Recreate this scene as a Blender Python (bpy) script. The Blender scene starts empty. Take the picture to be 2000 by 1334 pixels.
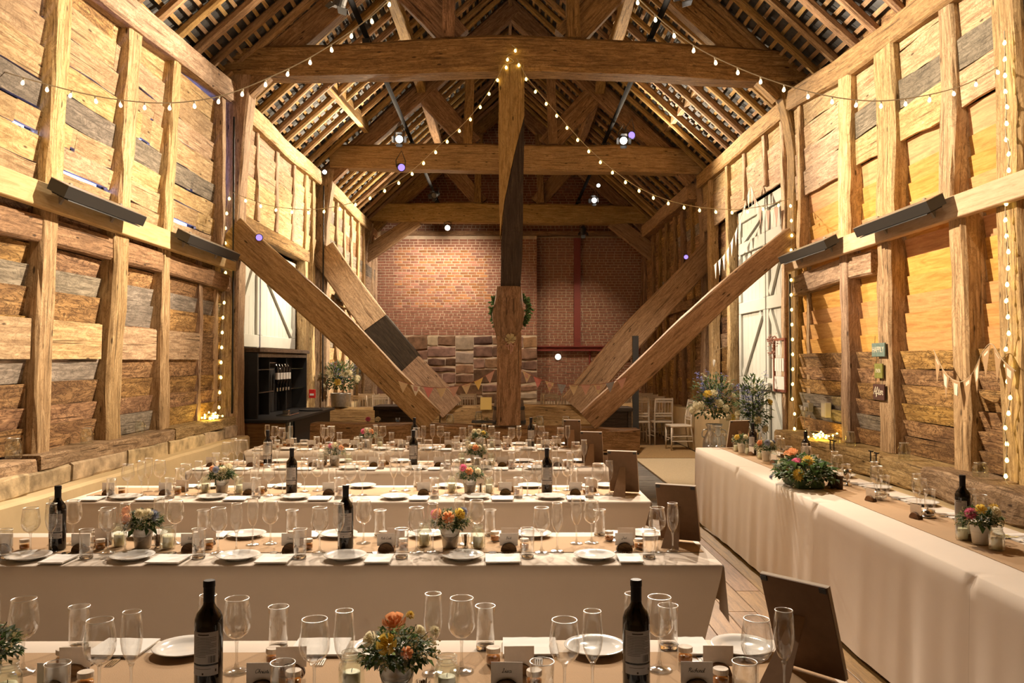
import bpy, math, random
from mathutils import Vector, Matrix, Euler, noise

scene = bpy.context.scene
COL = scene.collection
RND = random.Random(11)
PI = math.pi

# ------------------------------------------------------------------ camera
CAM_LOC = Vector((0.0, 0.0, 1.65))
FPX = 1600.0
cam_d = bpy.data.cameras.new('camera')
cam_d.sensor_width = 36.0
cam_d.lens = FPX / 2000.0 * 36.0
cam_d.clip_start = 0.05
cam_d.clip_end = 200
cam = bpy.data.objects.new('camera', cam_d)
COL.objects.link(cam)
cam.location = CAM_LOC
CAM_EUL = Euler((math.radians(90 + 1.36), 0.0, math.radians(-0.36)), 'XYZ')
cam.rotation_euler = CAM_EUL
scene.camera = cam
CAM_ROT = CAM_EUL.to_matrix()


def ray(px, py):
    return CAM_ROT @ Vector(((px - 1000.0) / FPX, (667.0 - py) / FPX, -1.0))


def at(px, py, Y):
    "point of the place seen at a photo pixel, in the plane at depth Y"
    d = ray(px, py)
    return CAM_LOC + d * (Y / d.y)


def atx(px, py, X):
    d = ray(px, py)
    return CAM_LOC + d * (X / d.x)


def atz(px, py, Z):
    d = ray(px, py)
    return CAM_LOC + d * ((Z - CAM_LOC.z) / d.z)


# ------------------------------------------------------------------ world, exposure
vs = scene.view_settings
vs.view_transform = 'Standard'
vs.look = 'None'
vs.gamma = 1.0
vs.use_curve_mapping = False
vs.exposure = 0.0
scene.display_settings.display_device = 'sRGB'

world = bpy.data.worlds.new('dusk_sky')
scene.world = world
world.use_nodes = True
wn = world.node_tree
wn.nodes['Background'].inputs['Color'].default_value = (0.22, 0.32, 1.0, 1)
wn.nodes['Background'].inputs['Strength'].default_value = 7.0

cy = scene.cycles
cy.max_bounces = 10
cy.diffuse_bounces = 3
cy.glossy_bounces = 3
cy.transmission_bounces = 8
cy.transparent_max_bounces = 40
cy.caustics_reflective = False
cy.caustics_refractive = False
cy.sample_clamp_indirect = 4.0
cy.sample_clamp_direct = 0.0
cy.use_denoising = True
cy.use_adaptive_sampling = True
cy.adaptive_threshold = 0.02

WARM = (1.0, 0.80, 0.56)
NEUT = (1.0, 0.83, 0.65)


def spot(name, loc, target, power, angle=95, blend=0.6, color=WARM, size=0.06):
    d = bpy.data.lights.new(name, 'SPOT')
    d.energy = power
    d.color = color
    d.spot_size = math.radians(angle)
    d.spot_blend = blend
    d.shadow_soft_size = size
    o = bpy.data.objects.new(name, d)
    COL.objects.link(o)
    o.location = loc
    v = Vector(target) - Vector(loc)
    o.rotation_euler = v.to_track_quat('-Z', 'Y').to_euler()
    return o


# the barn's own spotlights, on the two black lighting bars and on the trusses; added fills are marked
spot('spot_beam', (1.75, 8.45, 5.35), (-3.6, 6.9, 4.1), 2900, 62, 0.7)
spot('spot_beam', (-1.70, 8.45, 5.35), (3.7, 6.9, 3.9), 3300, 62, 0.7)
spot('spot_beam', (1.70, 8.40, 5.30), (-3.5, 7.2, 1.3), 1700, 56, 0.8)
spot('spot_beam', (-1.65, 8.40, 5.30), (3.8, 6.9, 1.4), 850, 52, 0.8)
spot('spot_beam', (1.85, 8.30, 5.35), (0.5, 3.7, 0.75), 1750, 62, 0.7, NEUT)
spot('spot_beam', (-1.75, 8.30, 5.35), (-1.5, 4.0, 0.75), 1650, 62, 0.7, NEUT)
spot('spot_beam', (-1.75, 13.85, 5.30), (-0.9, 7.3, 0.7), 3600, 36, 0.7, NEUT)
spot('spot_beam', (1.85, 13.85, 5.30), (1.0, 7.3, 0.7), 3600, 36, 0.7, NEUT)
spot('spot_beam', (1.85, 14.05, 5.25), (-3.6, 12.3, 4.3), 3600, 54)
spot('spot_beam', (-1.75, 14.05, 5.25), (3.7, 11.7, 3.8), 3300, 56)
spot('spot_beam', (1.85, 12.6, 5.40), (2.95, 13.2, 0.2), 1000, 74, 0.8, NEUT)
spot('spot_beam', (-1.75, 12.6, 5.40), (-2.6, 14.0, 0.6), 800, 80, 0.8, NEUT)
spot('spot_beam', (1.95, 19.6, 5.35), (-3.5, 17.2, 3.8), 6000, 60)
spot('spot_beam', (-1.45, 20.3, 4.95), (-2.1, 22.2, 3.0), 560, 130, 0.9, NEUT)
spot('spot_beam', (1.95, 19.3, 5.35), (1.8, 22.2, 1.8), 420, 60, 0.9)
spot('spot_beam', (-1.70, 3.2, 5.35), (-3.3, 8.6, 2.2), 200, 60, 0.9)
spot('spot_beam', (1.75, 3.2, 5.35), (3.3, 8.6, 2.2), 200, 60, 0.9)
spot('spot_beam', (0.0, 0.4, 4.6), (0.0, 9.6, 5.6), 260, 50, 0.8)  # unseen front fill added above the camera to lift tie beam and post
spot('spot_beam', (-2.45, 14.9, 5.15), (-2.5, 12.0, 6.6), 620, 110, 0.9)
spot('spot_beam', (2.55, 14.9, 5.15), (2.6, 12.0, 6.6), 620, 110, 0.9)
spot('spot_beam', (-1.2, 9.3, 4.9), (-2.7, 7.4, 6.6), 560, 110, 0.9)  # added roof uplight in mid-air, no fixture here
spot('spot_beam', (1.3, 9.3, 4.9), (2.8, 7.4, 6.6), 560, 110, 0.9)  # its added twin for the right roof slope, no fixture either
spot('spot_beam', (-1.2, 19.0, 4.9), (-2.5, 17.2, 6.6), 420, 110, 0.9)  # added uplight for the far roof, hanging free of the bar


# ------------------------------------------------------------------ small helpers
def tag(o, label=None, cat=None, group=None, kind=None):
    if label: o['label'] = label
    if cat: o['category'] = cat
    if group: o['group'] = group
    if kind: o['kind'] = kind
    return o


def empty(name, loc=(0, 0, 0), label=None, cat=None, group=None, kind=None, rz=0.0, parent=None):
    o = bpy.data.objects.new(name, None)
    o.empty_display_size = 0.05
    COL.objects.link(o)
    o.location = loc
    o.rotation_euler = (0, 0, rz)
    if parent: o.parent = parent
    return tag(o, label, cat, group, kind)


def wloc(o):
    p = Vector((0, 0, 0))
    while o is not None:
        p += o.location
        o = o.parent
    return p


KIDS = {}


def copy_tree(o, parent=None):
    c = o.copy()
    COL.objects.link(c)
    if parent is not None:
        c.parent = parent
        KIDS.setdefault(parent.name, []).append(c)
    for ch in list(KIDS.get(o.name, [])):
        copy_tree(ch, c)
    return c


class MB:
    def __init__(self):
        self.v, self.f, self.g, self.m = [], [], [], []

    def add(self, verts, faces, grain=None, m=0):
        b = len(self.v)
        self.v.extend([tuple(p) for p in verts])
        self.f.extend([tuple(i + b for i in f) for f in faces])
        self.m.extend([m] * len(faces))
        self.g.extend([tuple(p) for p in (grain if grain is not None else verts)])
        return self

    def mesh(self, name, mats, smooth=False, off=(0, 0, 0)):
        me = bpy.data.meshes.new(name)
        ox, oy, oz = off
        me.from_pydata([(x - ox, y - oy, z - oz) for x, y, z in self.v], [], self.f)
        if not isinstance(mats, (list, tuple)): mats = [mats]
        for mm in mats: me.materials.append(mm)
        if len(mats) > 1: me.polygons.foreach_set('material_index', self.m)
        if smooth: me.polygons.foreach_set('use_smooth', [True] * len(me.polygons))
        at_ = me.attributes.new('grain', 'FLOAT_VECTOR', 'POINT')
        flat = [c for p in self.g for c in p]
        at_.data.foreach_set('vector', flat)
        me.update()
        return me

    def build(self, name, mats, parent=None, loc=None, smooth=False, world=True, kind=None, label=None):
        """one mesh object.  world=True: the vertices are given in the place's own metres."""
        if parent is not None:
            off = wloc(parent) if world else Vector((0, 0, 0))
            if loc is not None: off = off + (Vector(loc) if not world else Vector(loc) - wloc(parent))
        else:
            off = Vector(loc) if (loc is not None and world) else Vector((0, 0, 0))
        me = self.mesh(name, mats, smooth, off if world else (0, 0, 0))
        o = bpy.data.objects.new(name, me)
        COL.objects.link(o)
        if parent is not None:
            o.parent = parent
            KIDS.setdefault(parent.name, []).append(o)
            if loc is not None:
                o.location = (Vector(loc) - wloc(parent)) if world else Vector(loc)
        elif loc is not None:
            o.location = loc
        if kind: o['kind'] = kind
        if label: o['label'] = label
        return o


def link_copy(o, loc, parent=None, rot=None, scale=None):
    c = o.copy()
    COL.objects.link(c)
    c.location = loc
    if parent is not None:
        c.parent = parent
        KIDS.setdefault(parent.name, []).append(c)
    if rot is not None: c.rotation_euler = rot
    if scale is not None: c.scale = scale
    return c


BOXF = [(0, 3, 2, 1), (4, 5, 6, 7), (0, 1, 5, 4), (1, 2, 6, 5), (2, 3, 7, 6), (3, 0, 4, 7)]


def box(mb, x0, x1, y0, y1, z0, z1, m=0, jit=0.0, goff=None, axis=0):
    v = [(x0, y0, z0), (x1, y0, z0), (x1, y1, z0), (x0, y1, z0), (x0, y0, z1), (x1, y0, z1), (x1, y1, z1), (x0, y1, z1)]
    if jit:
        v = [tuple(c + RND.uniform(-jit, jit) for c in p) for p in v]
    go = goff if goff is not None else (RND.uniform(0, 50), RND.uniform(0, 50), RND.uniform(0, 50))
    perm = [(0, 1, 2), (1, 0, 2), (2, 0, 1)][axis]
    g = [(p[perm[0]] + go[0], p[perm[1]] + go[1], p[perm[2]] + go[2]) for p in v]
    mb.add(v, BOXF, g, m)
    return mb


def bevbox(mb, x0, x1, y0, y1, z0, z1, b, m=0, axis=0):
    "box with chamfered vertical and top edges (all twelve edges cut)"
    xs, ys, zs = (x0, x1), (y0, y1), (z0, z1)
    v = []
    idx = {}
    for i in (0, 1):
        for j in (0, 1):
            for k in (0, 1):
                sx, sy, sz = (b if i == 0 else -b), (b if j == 0 else -b), (b if k == 0 else -b)
                X, Y, Z = xs[i], ys[j], zs[k]
                idx[(i, j, k)] = (len(v), len(v) + 1, len(v) + 2)
                v += [(X, Y + sy, Z + sz), (X + sx, Y, Z + sz), (X + sx, Y + sy, Z)]
    f = []
    q = lambda i, j, k, a: idx[(i, j, k)][a]
    for i in (0, 1):
        c = [q(i, 0, 0, 0), q(i, 1, 0, 0), q(i, 1, 1, 0), q(i, 0, 1, 0)]
        f.append(c if i else c[::-1])
        c = [q(0, i, 0, 1), q(0, i, 1, 1), q(1, i, 1, 1), q(1, i, 0, 1)]
        f.append(c if i else c[::-1])
        c = [q(0, 0, i, 2), q(1, 0, i, 2), q(1, 1, i, 2), q(0, 1, i, 2)]
        f.append(c if i else c[::-1])
    for i in (0, 1):
        for j in (0, 1):
            f.append([q(i, j, 0, 0), q(i, j, 1, 0), q(i, j, 1, 1), q(i, j, 0, 1)])
            f.append([q(i, 0, j, 0), q(i, 1, j, 0), q(i, 1, j, 2), q(i, 0, j, 2)])
            f.append([q(0, i, j, 1), q(1, i, j, 1), q(1, i, j, 2), q(0, i, j, 2)])
            for k in (0, 1):
                f.append(list(idx[(i, j, k)]))
    go = (RND.uniform(0, 50), RND.uniform(0, 50), RND.uniform(0, 50))
    perm = [(0, 1, 2), (1, 0, 2), (2, 0, 1)][axis]
    g = [(p[perm[0]] + go[0], p[perm[1]] + go[1], p[perm[2]] + go[2]) for p in v]
    mb.add(v, f, g, m)
    return mb


def lathe(mb, prof, seg=20, c=(0, 0, 0), m=0, cap0=False, cap1=False):
    "prof: list of (radius, z)"
    n = len(prof)
    v, f = [], []
    for r, z in prof:
        for s in range(seg):
            a = 2 * PI * s / seg
            v.append((c[0] + r * math.cos(a), c[1] + r * math.sin(a), c[2] + z))
    for i in range(n - 1):
        for s in range(seg):
            t = (s + 1) % seg
            f.append((i * seg + s, i * seg + t, (i + 1) * seg + t, (i + 1) * seg + s))
    if cap0: f.append(tuple(range(seg))[::-1])
    if cap1: f.append(tuple((n - 1) * seg + s for s in range(seg)))
    mb.add(v, f, None, m)
    return mb


def tube(mb, path, r, seg=6, m=0, caps=True):
    path = [Vector(p) for p in path]
    n = len(path)
    v, f = [], []
    t0 = (path[1] - path[0]).normalized()
    u = t0.orthogonal().normalized()
    for i, p in enumerate(path):
        a, b = path[max(i - 1, 0)], path[min(i + 1, n - 1)]
        t = (b - a).normalized() if (b - a).length > 1e-9 else t0
        u = (u - t * u.dot(t))
        u = u.normalized() if u.length > 1e-6 else t.orthogonal().normalized()
        w = t.cross(u)
        rr = r[i] if isinstance(r, (list, tuple)) else r
        for s in range(seg):
            an = 2 * PI * s / seg
            v.append(p + (u * math.cos(an) + w * math.sin(an)) * rr)
    for i in range(n - 1):
        for s in range(seg):
            t_ = (s + 1) % seg
            f.append((i * seg + s, i * seg + t_, (i + 1) * seg + t_, (i + 1) * seg + s))
    if caps:
        f.append(tuple(range(seg))[::-1])
        f.append(tuple((n - 1) * seg + s for s in range(seg)))
    mb.add(v, f, None, m)
    return mb


def smooth_path(pts, n):
    "Catmull-Rom through pts, n samples per span"
    P = [Vector(p) for p in pts]
    P = [P[0] * 2 - P[1]] + P + [P[-1] * 2 - P[-2]]
    out = []
    for i in range(1, len(P) - 2):
        a, b, c, d = P[i - 1], P[i], P[i + 1], P[i + 2]
        for k in range(n):
            t = k / n
            out.append(0.5 * ((2 * b) + (c - a) * t + (2 * a - 5 * b + 4 * c - d) * t * t + (3 * b - a - 3 * c + d) * t ** 3))
    out.append(P[-2])
    return out


def resample(path, step, start=0.0):
    out, acc, nxt = [], 0.0, start
    for a, b in zip(path[:-1], path[1:]):
        L = (b - a).length
        while nxt <= acc + L and L > 0:
            out.append(a.lerp(b, (nxt - acc) / L))
            nxt += step
        acc += L
    return out


def n1(x, s):
    return noise.noise(Vector((x, s * 7.31, s * 3.17)))


def timber(mb, pts, w, h, up=(0, 0, 1), n=8, wob=0.02, seed=None, ch=0.18, m=0, rough=0.008):
    """a hewn timber: pts polyline (or list), w = size across, h = size along `up`.
    w and h may be lists matching pts."""
    if seed is None: seed = RND.uniform(0, 100)
    P = [Vector(p) for p in pts]
    if len(P) == 2:
        path = [P[0].lerp(P[1], i / n) for i in range(n + 1)]
        fr = [i / n for i in range(n + 1)]
        ww = [w] * (n + 1) if not isinstance(w, (list, tuple)) else [w[0] + (w[1] - w[0]) * t for t in fr]
        hh = [h] * (n + 1) if not isinstance(h, (list, tuple)) else [h[0] + (h[1] - h[0]) * t for t in fr]
    else:
        k = max(1, n // (len(P) - 1))
        path, ww, hh = [], [], []
        path = smooth_path(P, k)
        for i in range(len(path)):
            q = i / k
            j = min(int(q), len(P) - 2)
            t = q - j
            ww.append(w if not isinstance(w, (list, tuple)) else w[j] + (w[j + 1] - w[j]) * t)
            hh.append(h if not isinstance(h, (list, tuple)) else h[j] + (h[j + 1] - h[j]) * t)
    n = len(path)
    v, f, g = [], [], []
    acc = 0.0
    go = Vector((RND.uniform(0, 50), RND.uniform(0, 50), RND.uniform(0, 50)))
    up = Vector(up)
    for i, p in enumerate(path):
        if i: acc += (path[i] - path[i - 1]).length
        t = (path[min(i + 1, n - 1)] - path[max(i - 1, 0)]).normalized()
        side = t.cross(up).normalized()
        u = side.cross(t).normalized()
        dw, dh = n1(acc * 0.9, seed), n1(acc * 0.9, seed + 5)
        cx = side * (wob * n1(acc * 0.6, seed + 9)) + u * (wob * n1(acc * 0.6, seed + 13))
        hw = ww[i] / 2 * (1 + 0.10 * dw * min(1, wob / 0.02))
        hv = hh[i] / 2 * (1 + 0.10 * dh * min(1, wob / 0.02))
        c = min(hw, hv) * ch
        ring = [(hw - c, -hv), (hw, -hv + c), (hw, hv - c), (hw - c, hv), (-hw + c, hv), (-hw, hv - c), (-hw, -hv + c), (-hw + c, -hv)]
        for k, (a, b) in enumerate(ring):
            a += rough * noise.noise(Vector((acc * 3 + k * 9, seed, k)))
            b += rough * noise.noise(Vector((acc * 3 + k * 9, seed + 40, k)))
            v.append(p + cx + side * a + u * b)
            g.append((acc + go.x, a + go.y, b + go.z))
    for i in range(n - 1):
        for k in range(8):
            l = (k + 1) % 8
            f.append((i * 8 + k, (i + 1) * 8 + k, (i + 1) * 8 + l, i * 8 + l))
    f.append(tuple(range(8)))
    f.append(tuple((n - 1) * 8 + k for k in range(8))[::-1])
    mb.add(v, f, g, m)
    return mb


def T(name, mat, parent, pts, w, h, **kw):
    return timber(MB(), pts, w, h, **kw).build(name, mat, parent)


ORD = ['first', 'second', 'third', 'fourth', 'fifth', 'sixth', 'seventh', 'eighth', 'ninth', 'tenth', 'eleventh', 'twelfth', 'thirteenth', 'fourteenth', 'fifteenth', 'sixteenth']


# ------------------------------------------------------------------ materials
def newmat(name):
    m = bpy.data.materials.new(name)
    m.use_nodes = True
    nt = m.node_tree
    for n in list(nt.nodes): nt.nodes.remove(n)
    out = nt.nodes.new('ShaderNodeOutputMaterial')
    b = nt.nodes.new('ShaderNodeBsdfPrincipled')
    nt.links.new(b.outputs['BSDF'], out.inputs['Surface'])
    return m, nt, b


def L(nt, a, b): nt.links.new(a, b)


def c4(c): return (c[0], c[1], c[2], 1.0)


def ramp(nt, fac, stops):
    r = nt.nodes.new('ShaderNodeValToRGB')
    e = r.color_ramp.elements
    while len(e) < len(stops): e.new(0.5)
    for i, (p, c) in enumerate(stops):
        e[i].position = p
        e[i].color = c4(c) if not isinstance(c, (int, float)) else (c, c, c, 1)
    L(nt, fac, r.inputs['Fac'])
    return r.outputs['Color']


def tnoise(nt, vec, scale, detail=4, rough=0.55, dist=0.0):
    n = nt.nodes.new('ShaderNodeTexNoise')
    n.inputs['Scale'].default_value = scale
    n.inputs['Detail'].default_value = detail
    n.inputs['Roughness'].default_value = rough
    n.inputs['Distortion'].default_value = dist
    if vec is not None: L(nt, vec, n.inputs['Vector'])
    return n.outputs['Fac']


def mapping(nt, vec, scale):
    m = nt.nodes.new('ShaderNodeMapping')
    m.inputs['Scale'].default_value = scale
    L(nt, vec, m.inputs['Vector'])
    return m.outputs['Vector']


def mix(nt, fac, a, b, blend='MIX'):
    n = nt.nodes.new('ShaderNodeMix')
    n.data_type = 'RGBA'
    n.blend_type = blend
    if isinstance(fac, (int, float)): n.inputs['Factor'].default_value = fac
    else: L(nt, fac, n.inputs['Factor'])
    for s, k in ((a, 'A'), (b, 'B')):
        i = [x for x in n.inputs if x.name == k and x.type == 'RGBA'][0]
        if isinstance(s, (tuple, list)): i.default_value = c4(s)
        else: L(nt, s, i)
    return [x for x in n.outputs if x.type == 'RGBA'][0]


def bump(nt, b, h, strength, dist=0.01):
    n = nt.nodes.new('ShaderNodeBump')
    n.inputs['Strength'].default_value = strength
    n.inputs['Distance'].default_value = dist
    L(nt, h, n.inputs['Height'])
    L(nt, n.outputs['Normal'], b.inputs['Normal'])


def grain_vec(nt):
    a = nt.nodes.new('ShaderNodeAttribute')
    a.attribute_name = 'grain'
    return a.outputs['Vector']


def vary(nt, col, v=0.2, h=0.012, s=0.12):
    oi = nt.nodes.new('ShaderNodeObjectInfo')
    hs = nt.nodes.new('ShaderNodeHueSaturation')
    mr = nt.nodes.new('ShaderNodeMapRange')
    mr.inputs['To Min'].default_value = 1 - v
    mr.inputs['To Max'].default_value = 1 + v
    L(nt, oi.outputs['Random'], mr.inputs['Value'])
    L(nt, mr.outputs['Result'], hs.inputs['Value'])
    mm = nt.nodes.new('ShaderNodeMath')
    mm.operation = 'MULTIPLY'
    mm.inputs[1].default_value = 7.13
    L(nt, oi.outputs['Random'], mm.inputs[0])
    fr = nt.nodes.new('ShaderNodeMath')
    fr.operation = 'FRACT'
    L(nt, mm.outputs[0], fr.inputs[0])
    m2 = nt.nodes.new('ShaderNodeMapRange')
    m2.inputs['To Min'].default_value = 0.5 - h
    m2.inputs['To Max'].default_value = 0.5 + h
    L(nt, fr.outputs[0], m2.inputs['Value'])
    L(nt, m2.outputs['Result'], hs.inputs['Hue'])
    m3 = nt.nodes.new('ShaderNodeMapRange')
    m3.inputs['To Min'].default_value = 1 - s
    m3.inputs['To Max'].default_value = 1 + s
    L(nt, fr.outputs[0], m3.inputs['Value'])
    L(nt, m3.outputs['Result'], hs.inputs['Saturation'])
    L(nt, col, hs.inputs['Color'])
    return hs.outputs['Color']


def wood(name, dark, mid, light, rough=0.75, stain=0.5, gs=1.0, crack=0.75, v=0.2, bmp=0.5, staincol=None, knots=False):
    m, nt, b = newmat(name)
    g = grain_vec(nt)
    streak = tnoise(nt, mapping(nt, g, (1.1 * gs, 13 * gs, 13 * gs)), 3.0, 6, 0.62, 0.7)
    col = ramp(nt, streak, [(0.30, dark), (0.50, mid), (0.70, light)])
    bl = tnoise(nt, mapping(nt, g, (1.0, 2.6, 2.6)), 1.7, 5, 0.6, 1.2)
    sc = staincol or tuple(c * 0.55 for c in mid)
    bf = ramp(nt, bl, [(0.36, stain), (0.56, 0.0)])
    col = mix(nt, bf, col, sc)
    bl2 = tnoise(nt, mapping(nt, g, (1.5, 4.2, 4.2)), 2.0, 6, 0.72, 2.8)
    mf = ramp(nt, bl2, [(0.44, 0.0), (0.485, min(1.0, stain * 1.3)), (0.525, 0.0)])
    col = mix(nt, mf, col, tuple(c * 0.6 for c in dark))
    cr = tnoise(nt, mapping(nt, g, (0.55 * gs, 20 * gs, 20 * gs)), 2.0, 3, 0.5, 0.5)
    cf = ramp(nt, cr, [(0.30, crack), (0.37, 0.0)])
    col = mix(nt, cf, col, tuple(c * 0.35 for c in dark))
    if knots:                                          # peg and nail holes, worm-eaten specks
        vo = nt.nodes.new('ShaderNodeTexVoronoi')
        vo.inputs['Scale'].default_value = 1.0
        L(nt, mapping(nt, g, (3.4, 11, 11)), vo.inputs['Vector'])
        col = mix(nt, ramp(nt, vo.outputs['Distance'], [(0.07, 0.9), (0.13, 0.0)]), col, tuple(c * 0.25 for c in dark))
        pt = tnoise(nt, mapping(nt, g, (1.3, 3.0, 3.0)), 3.1, 7, 0.75, 0.4)
        col = mix(nt, ramp(nt, pt, [(0.58, 0.0), (0.72, 0.75)]), col, tuple(c * 0.9 for c in dark))
    col = vary(nt, col, v)
    L(nt, col, b.inputs['Base Color'])
    b.inputs['Roughness'].default_value = rough
    b.inputs['Specular IOR Level'].default_value = 0.25
    hh = mix(nt, 0.5, streak, ramp(nt, cr, [(0.28, 0.0), (0.40, 1.0)]))
    bump(nt, b, hh, bmp, 0.012)
    return m


W_PALE = wood('pale_oak', (0.25, 0.15, 0.08), (0.54, 0.375, 0.215), (0.70, 0.53, 0.335), stain=0.45, knots=True)
W_STUD = wood('stud_oak', (0.20, 0.115, 0.06), (0.46, 0.305, 0.175), (0.63, 0.46, 0.29), stain=0.4, bmp=0.7, knots=True)
W_DARK = wood('stained_oak', (0.11, 0.055, 0.025), (0.40, 0.235, 0.105), (0.56, 0.36, 0.175), stain=0.8, staincol=(0.19, 0.105, 0.05))
W_GREY = wood('weathered_grey_oak', (0.10, 0.085, 0.068), (0.27, 0.228, 0.182), (0.42, 0.37, 0.305), stain=0.5)
W_SOFT = wood('new_softwood', (0.45, 0.215, 0.07), (0.62, 0.335, 0.115), (0.72, 0.42, 0.165), stain=0.12, crack=0.15, v=0.09, bmp=0.15, gs=0.8)
W_PINE = wood('planed_pine', (0.48, 0.32, 0.18), (0.60, 0.43, 0.26), (0.67, 0.49, 0.31), stain=0.10, crack=0.1, v=0.06, bmp=0.1)
W_BEAM = wood('beam_oak', (0.12, 0.062, 0.025), (0.30, 0.175, 0.08), (0.45, 0.285, 0.14), stain=0.45, bmp=0.8, v=0.12, knots=True)
W_BRACE = wood('brace_oak', (0.20, 0.115, 0.055), (0.40, 0.25, 0.125), (0.52, 0.35, 0.19), stain=0.35, bmp=0.7, v=0.1, knots=True)
W_RAFT = wood('rafter_oak', (0.16, 0.09, 0.04), (0.36, 0.22, 0.10), (0.50, 0.33, 0.165), stain=0.35, bmp=0.5)
W_BATT = wood('batten_softwood', (0.24, 0.14, 0.065), (0.43, 0.28, 0.14), (0.55, 0.38, 0.20), stain=0.25, bmp=0.3)
W_SILL = wood('sill_oak', (0.17, 0.10, 0.05), (0.42, 0.285, 0.16), (0.58, 0.42, 0.26), stain=0.6, bmp=1.0, knots=True)
W_NEARBLK = wood('near_black_oak', (0.020, 0.014, 0.010), (0.045, 0.030, 0.020), (0.08, 0.055, 0.036), stain=0.3, v=0.05)  # very dark brown wood, almost black
W_FLOOR = wood('floor_boards', (0.13, 0.068, 0.025), (0.24, 0.132, 0.052), (0.32, 0.185, 0.08), rough=0.45, stain=0.25, crack=0.4, v=0.12, bmp=0.12)
W_LOG = wood('log_slice_wood', (0.14, 0.075, 0.03), (0.27, 0.155, 0.07), (0.36, 0.22, 0.11), v=0.15, bmp=0.3)
W_BARK = wood('bark', (0.05, 0.03, 0.016), (0.12, 0.072, 0.04), (0.20, 0.125, 0.075), v=0.2, bmp=1.0)
W_BAR = wood('bar_panel_wood', (0.17, 0.085, 0.03), (0.29, 0.15, 0.055), (0.37, 0.20, 0.08), crack=0.2, stain=0.1, bmp=0.1)
W_FRAME = wood('red_brown_frame', (0.16, 0.05, 0.03), (0.26, 0.09, 0.055), (0.33, 0.13, 0.08), stain=0.2)


def plain(name, col, rough=0.6, metal=0.0, spec=0.5, nscale=0, namt=0.15, bmp=0.0, v=0.0, emit=None, es=0.0, coat=0.0):
    m, nt, b = newmat(name)
    b.inputs['Roughness'].default_value = rough
    b.inputs['Metallic'].default_value = metal
    b.inputs['Specular IOR Level'].default_value = spec
    b.inputs['Coat Weight'].default_value = coat
    b.inputs['Base Color'].default_value = c4(col)
    if nscale:
        tc = nt.nodes.new('ShaderNodeTexCoord')
        nz = tnoise(nt, tc.outputs['Object'], nscale, 5, 0.6)
        lo = tuple(c * (1 - namt) for c in col)
        hi = tuple(min(1, c * (1 + namt)) for c in col)
        colr = ramp(nt, nz, [(0.3, lo), (0.7, hi)])
        if v: colr = vary(nt, colr, v)
        L(nt, colr, b.inputs['Base Color'])
        if bmp: bump(nt, b, nz, bmp, 0.01)
    elif v:
        rgb = nt.nodes.new('ShaderNodeRGB')
        rgb.outputs[0].default_value = c4(col)
        L(nt, vary(nt, rgb.outputs[0], v), b.inputs['Base Color'])
    if emit:
        b.inputs['Emission Color'].default_value = c4(emit)
        b.inputs['Emission Strength'].default_value = es
    return m


def cloth(name, col, weave=900, bmp=0.15, namt=0.06, big=3.0):
    m, nt, b = newmat(name)
    tc = nt.nodes.new('ShaderNodeTexCoord')
    n1_ = tnoise(nt, tc.outputs['Object'], big, 4, 0.6)
    n2_ = tnoise(nt, tc.outputs['Object'], weave, 2, 0.5)
    c = ramp(nt, n1_, [(0.3, tuple(x * (1 - namt) for x in col)), (0.7, col)])
    c = mix(nt, ramp(nt, n2_, [(0.35, 0.18), (0.65, 0.0)]), c, tuple(x * 0.72 for x in col))
    L(nt, c, b.inputs['Base Color'])
    b.inputs['Roughness'].default_value = 0.9
    b.inputs['Specular IOR Level'].default_value = 0.1
    b.inputs['Sheen Weight'].default_value = 0.15
    bump(nt, b, n2_, bmp, 0.002)
    return m


M_CLOTH = cloth('white_linen', (0.70, 0.61, 0.515))
M_NAPKIN = cloth('paper_napkin', (0.82, 0.79, 0.75), namt=0.03, bmp=0.05)
M_HESS = cloth('hessian', (0.47, 0.305, 0.165), weave=420, bmp=0.5, namt=0.12)
M_PLASTER = plain('cream_plaster', (0.60, 0.47, 0.28), 0.9, nscale=3, namt=0.10, bmp=0.15, spec=0.1)
M_CERAM = plain('white_china', (0.76, 0.745, 0.71), 0.10)
M_CARD = plain('card_stock', (0.80, 0.73, 0.66), 0.85, nscale=60, namt=0.05)
M_KRAFT = plain('kraft_card', (0.30, 0.185, 0.105), 0.85, nscale=40, namt=0.08)
M_BOARDBK = plain('board_backing', (0.155, 0.088, 0.046), 0.8, nscale=30, namt=0.10)
M_CANVAS = plain('canvas_edge', (0.62, 0.52, 0.40), 0.85)
M_INK = plain('ink', (0.03, 0.022, 0.018), 0.7)
M_STEEL = plain('steel_cutlery', (0.62, 0.60, 0.58), 0.18, metal=1.0)
M_GALV = plain('galvanised_metal', (0.50, 0.48, 0.45), 0.42, metal=0.75, nscale=25, namt=0.2)
M_BLACK = plain('black_metal', (0.012, 0.011, 0.010), 0.5)
M_BARM = plain('lighting_bar_black', (0.010, 0.010, 0.011), 0.9, spec=0.05)
M_BLACKP = plain('black_paint', (0.014, 0.0125, 0.012), 0.55, nscale=12, namt=0.2)
M_HEATF = plain('heater_case', (0.022, 0.020, 0.019), 0.5)
M_HEATT = plain('heater_top', (0.42, 0.38, 0.33), 0.35, metal=0.6)
M_SLAT = plain('heater_slats', (0.006, 0.005, 0.005), 0.6)
M_CREAM = plain('candle_wax', (0.72, 0.66, 0.42), 0.5, nscale=20, namt=0.05)
M_HONEY = plain('honey', (0.40, 0.13, 0.012), 0.12)
M_LID = plain('jar_lid', (0.62, 0.53, 0.43), 0.7, nscale=50, namt=0.12)
M_BOTTLE = plain('dark_bottle_glass', (0.008, 0.006, 0.006), 0.06, spec=0.5)
M_FOIL = plain('bottle_capsule', (0.010, 0.008, 0.010), 0.5, spec=0.2)
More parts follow.
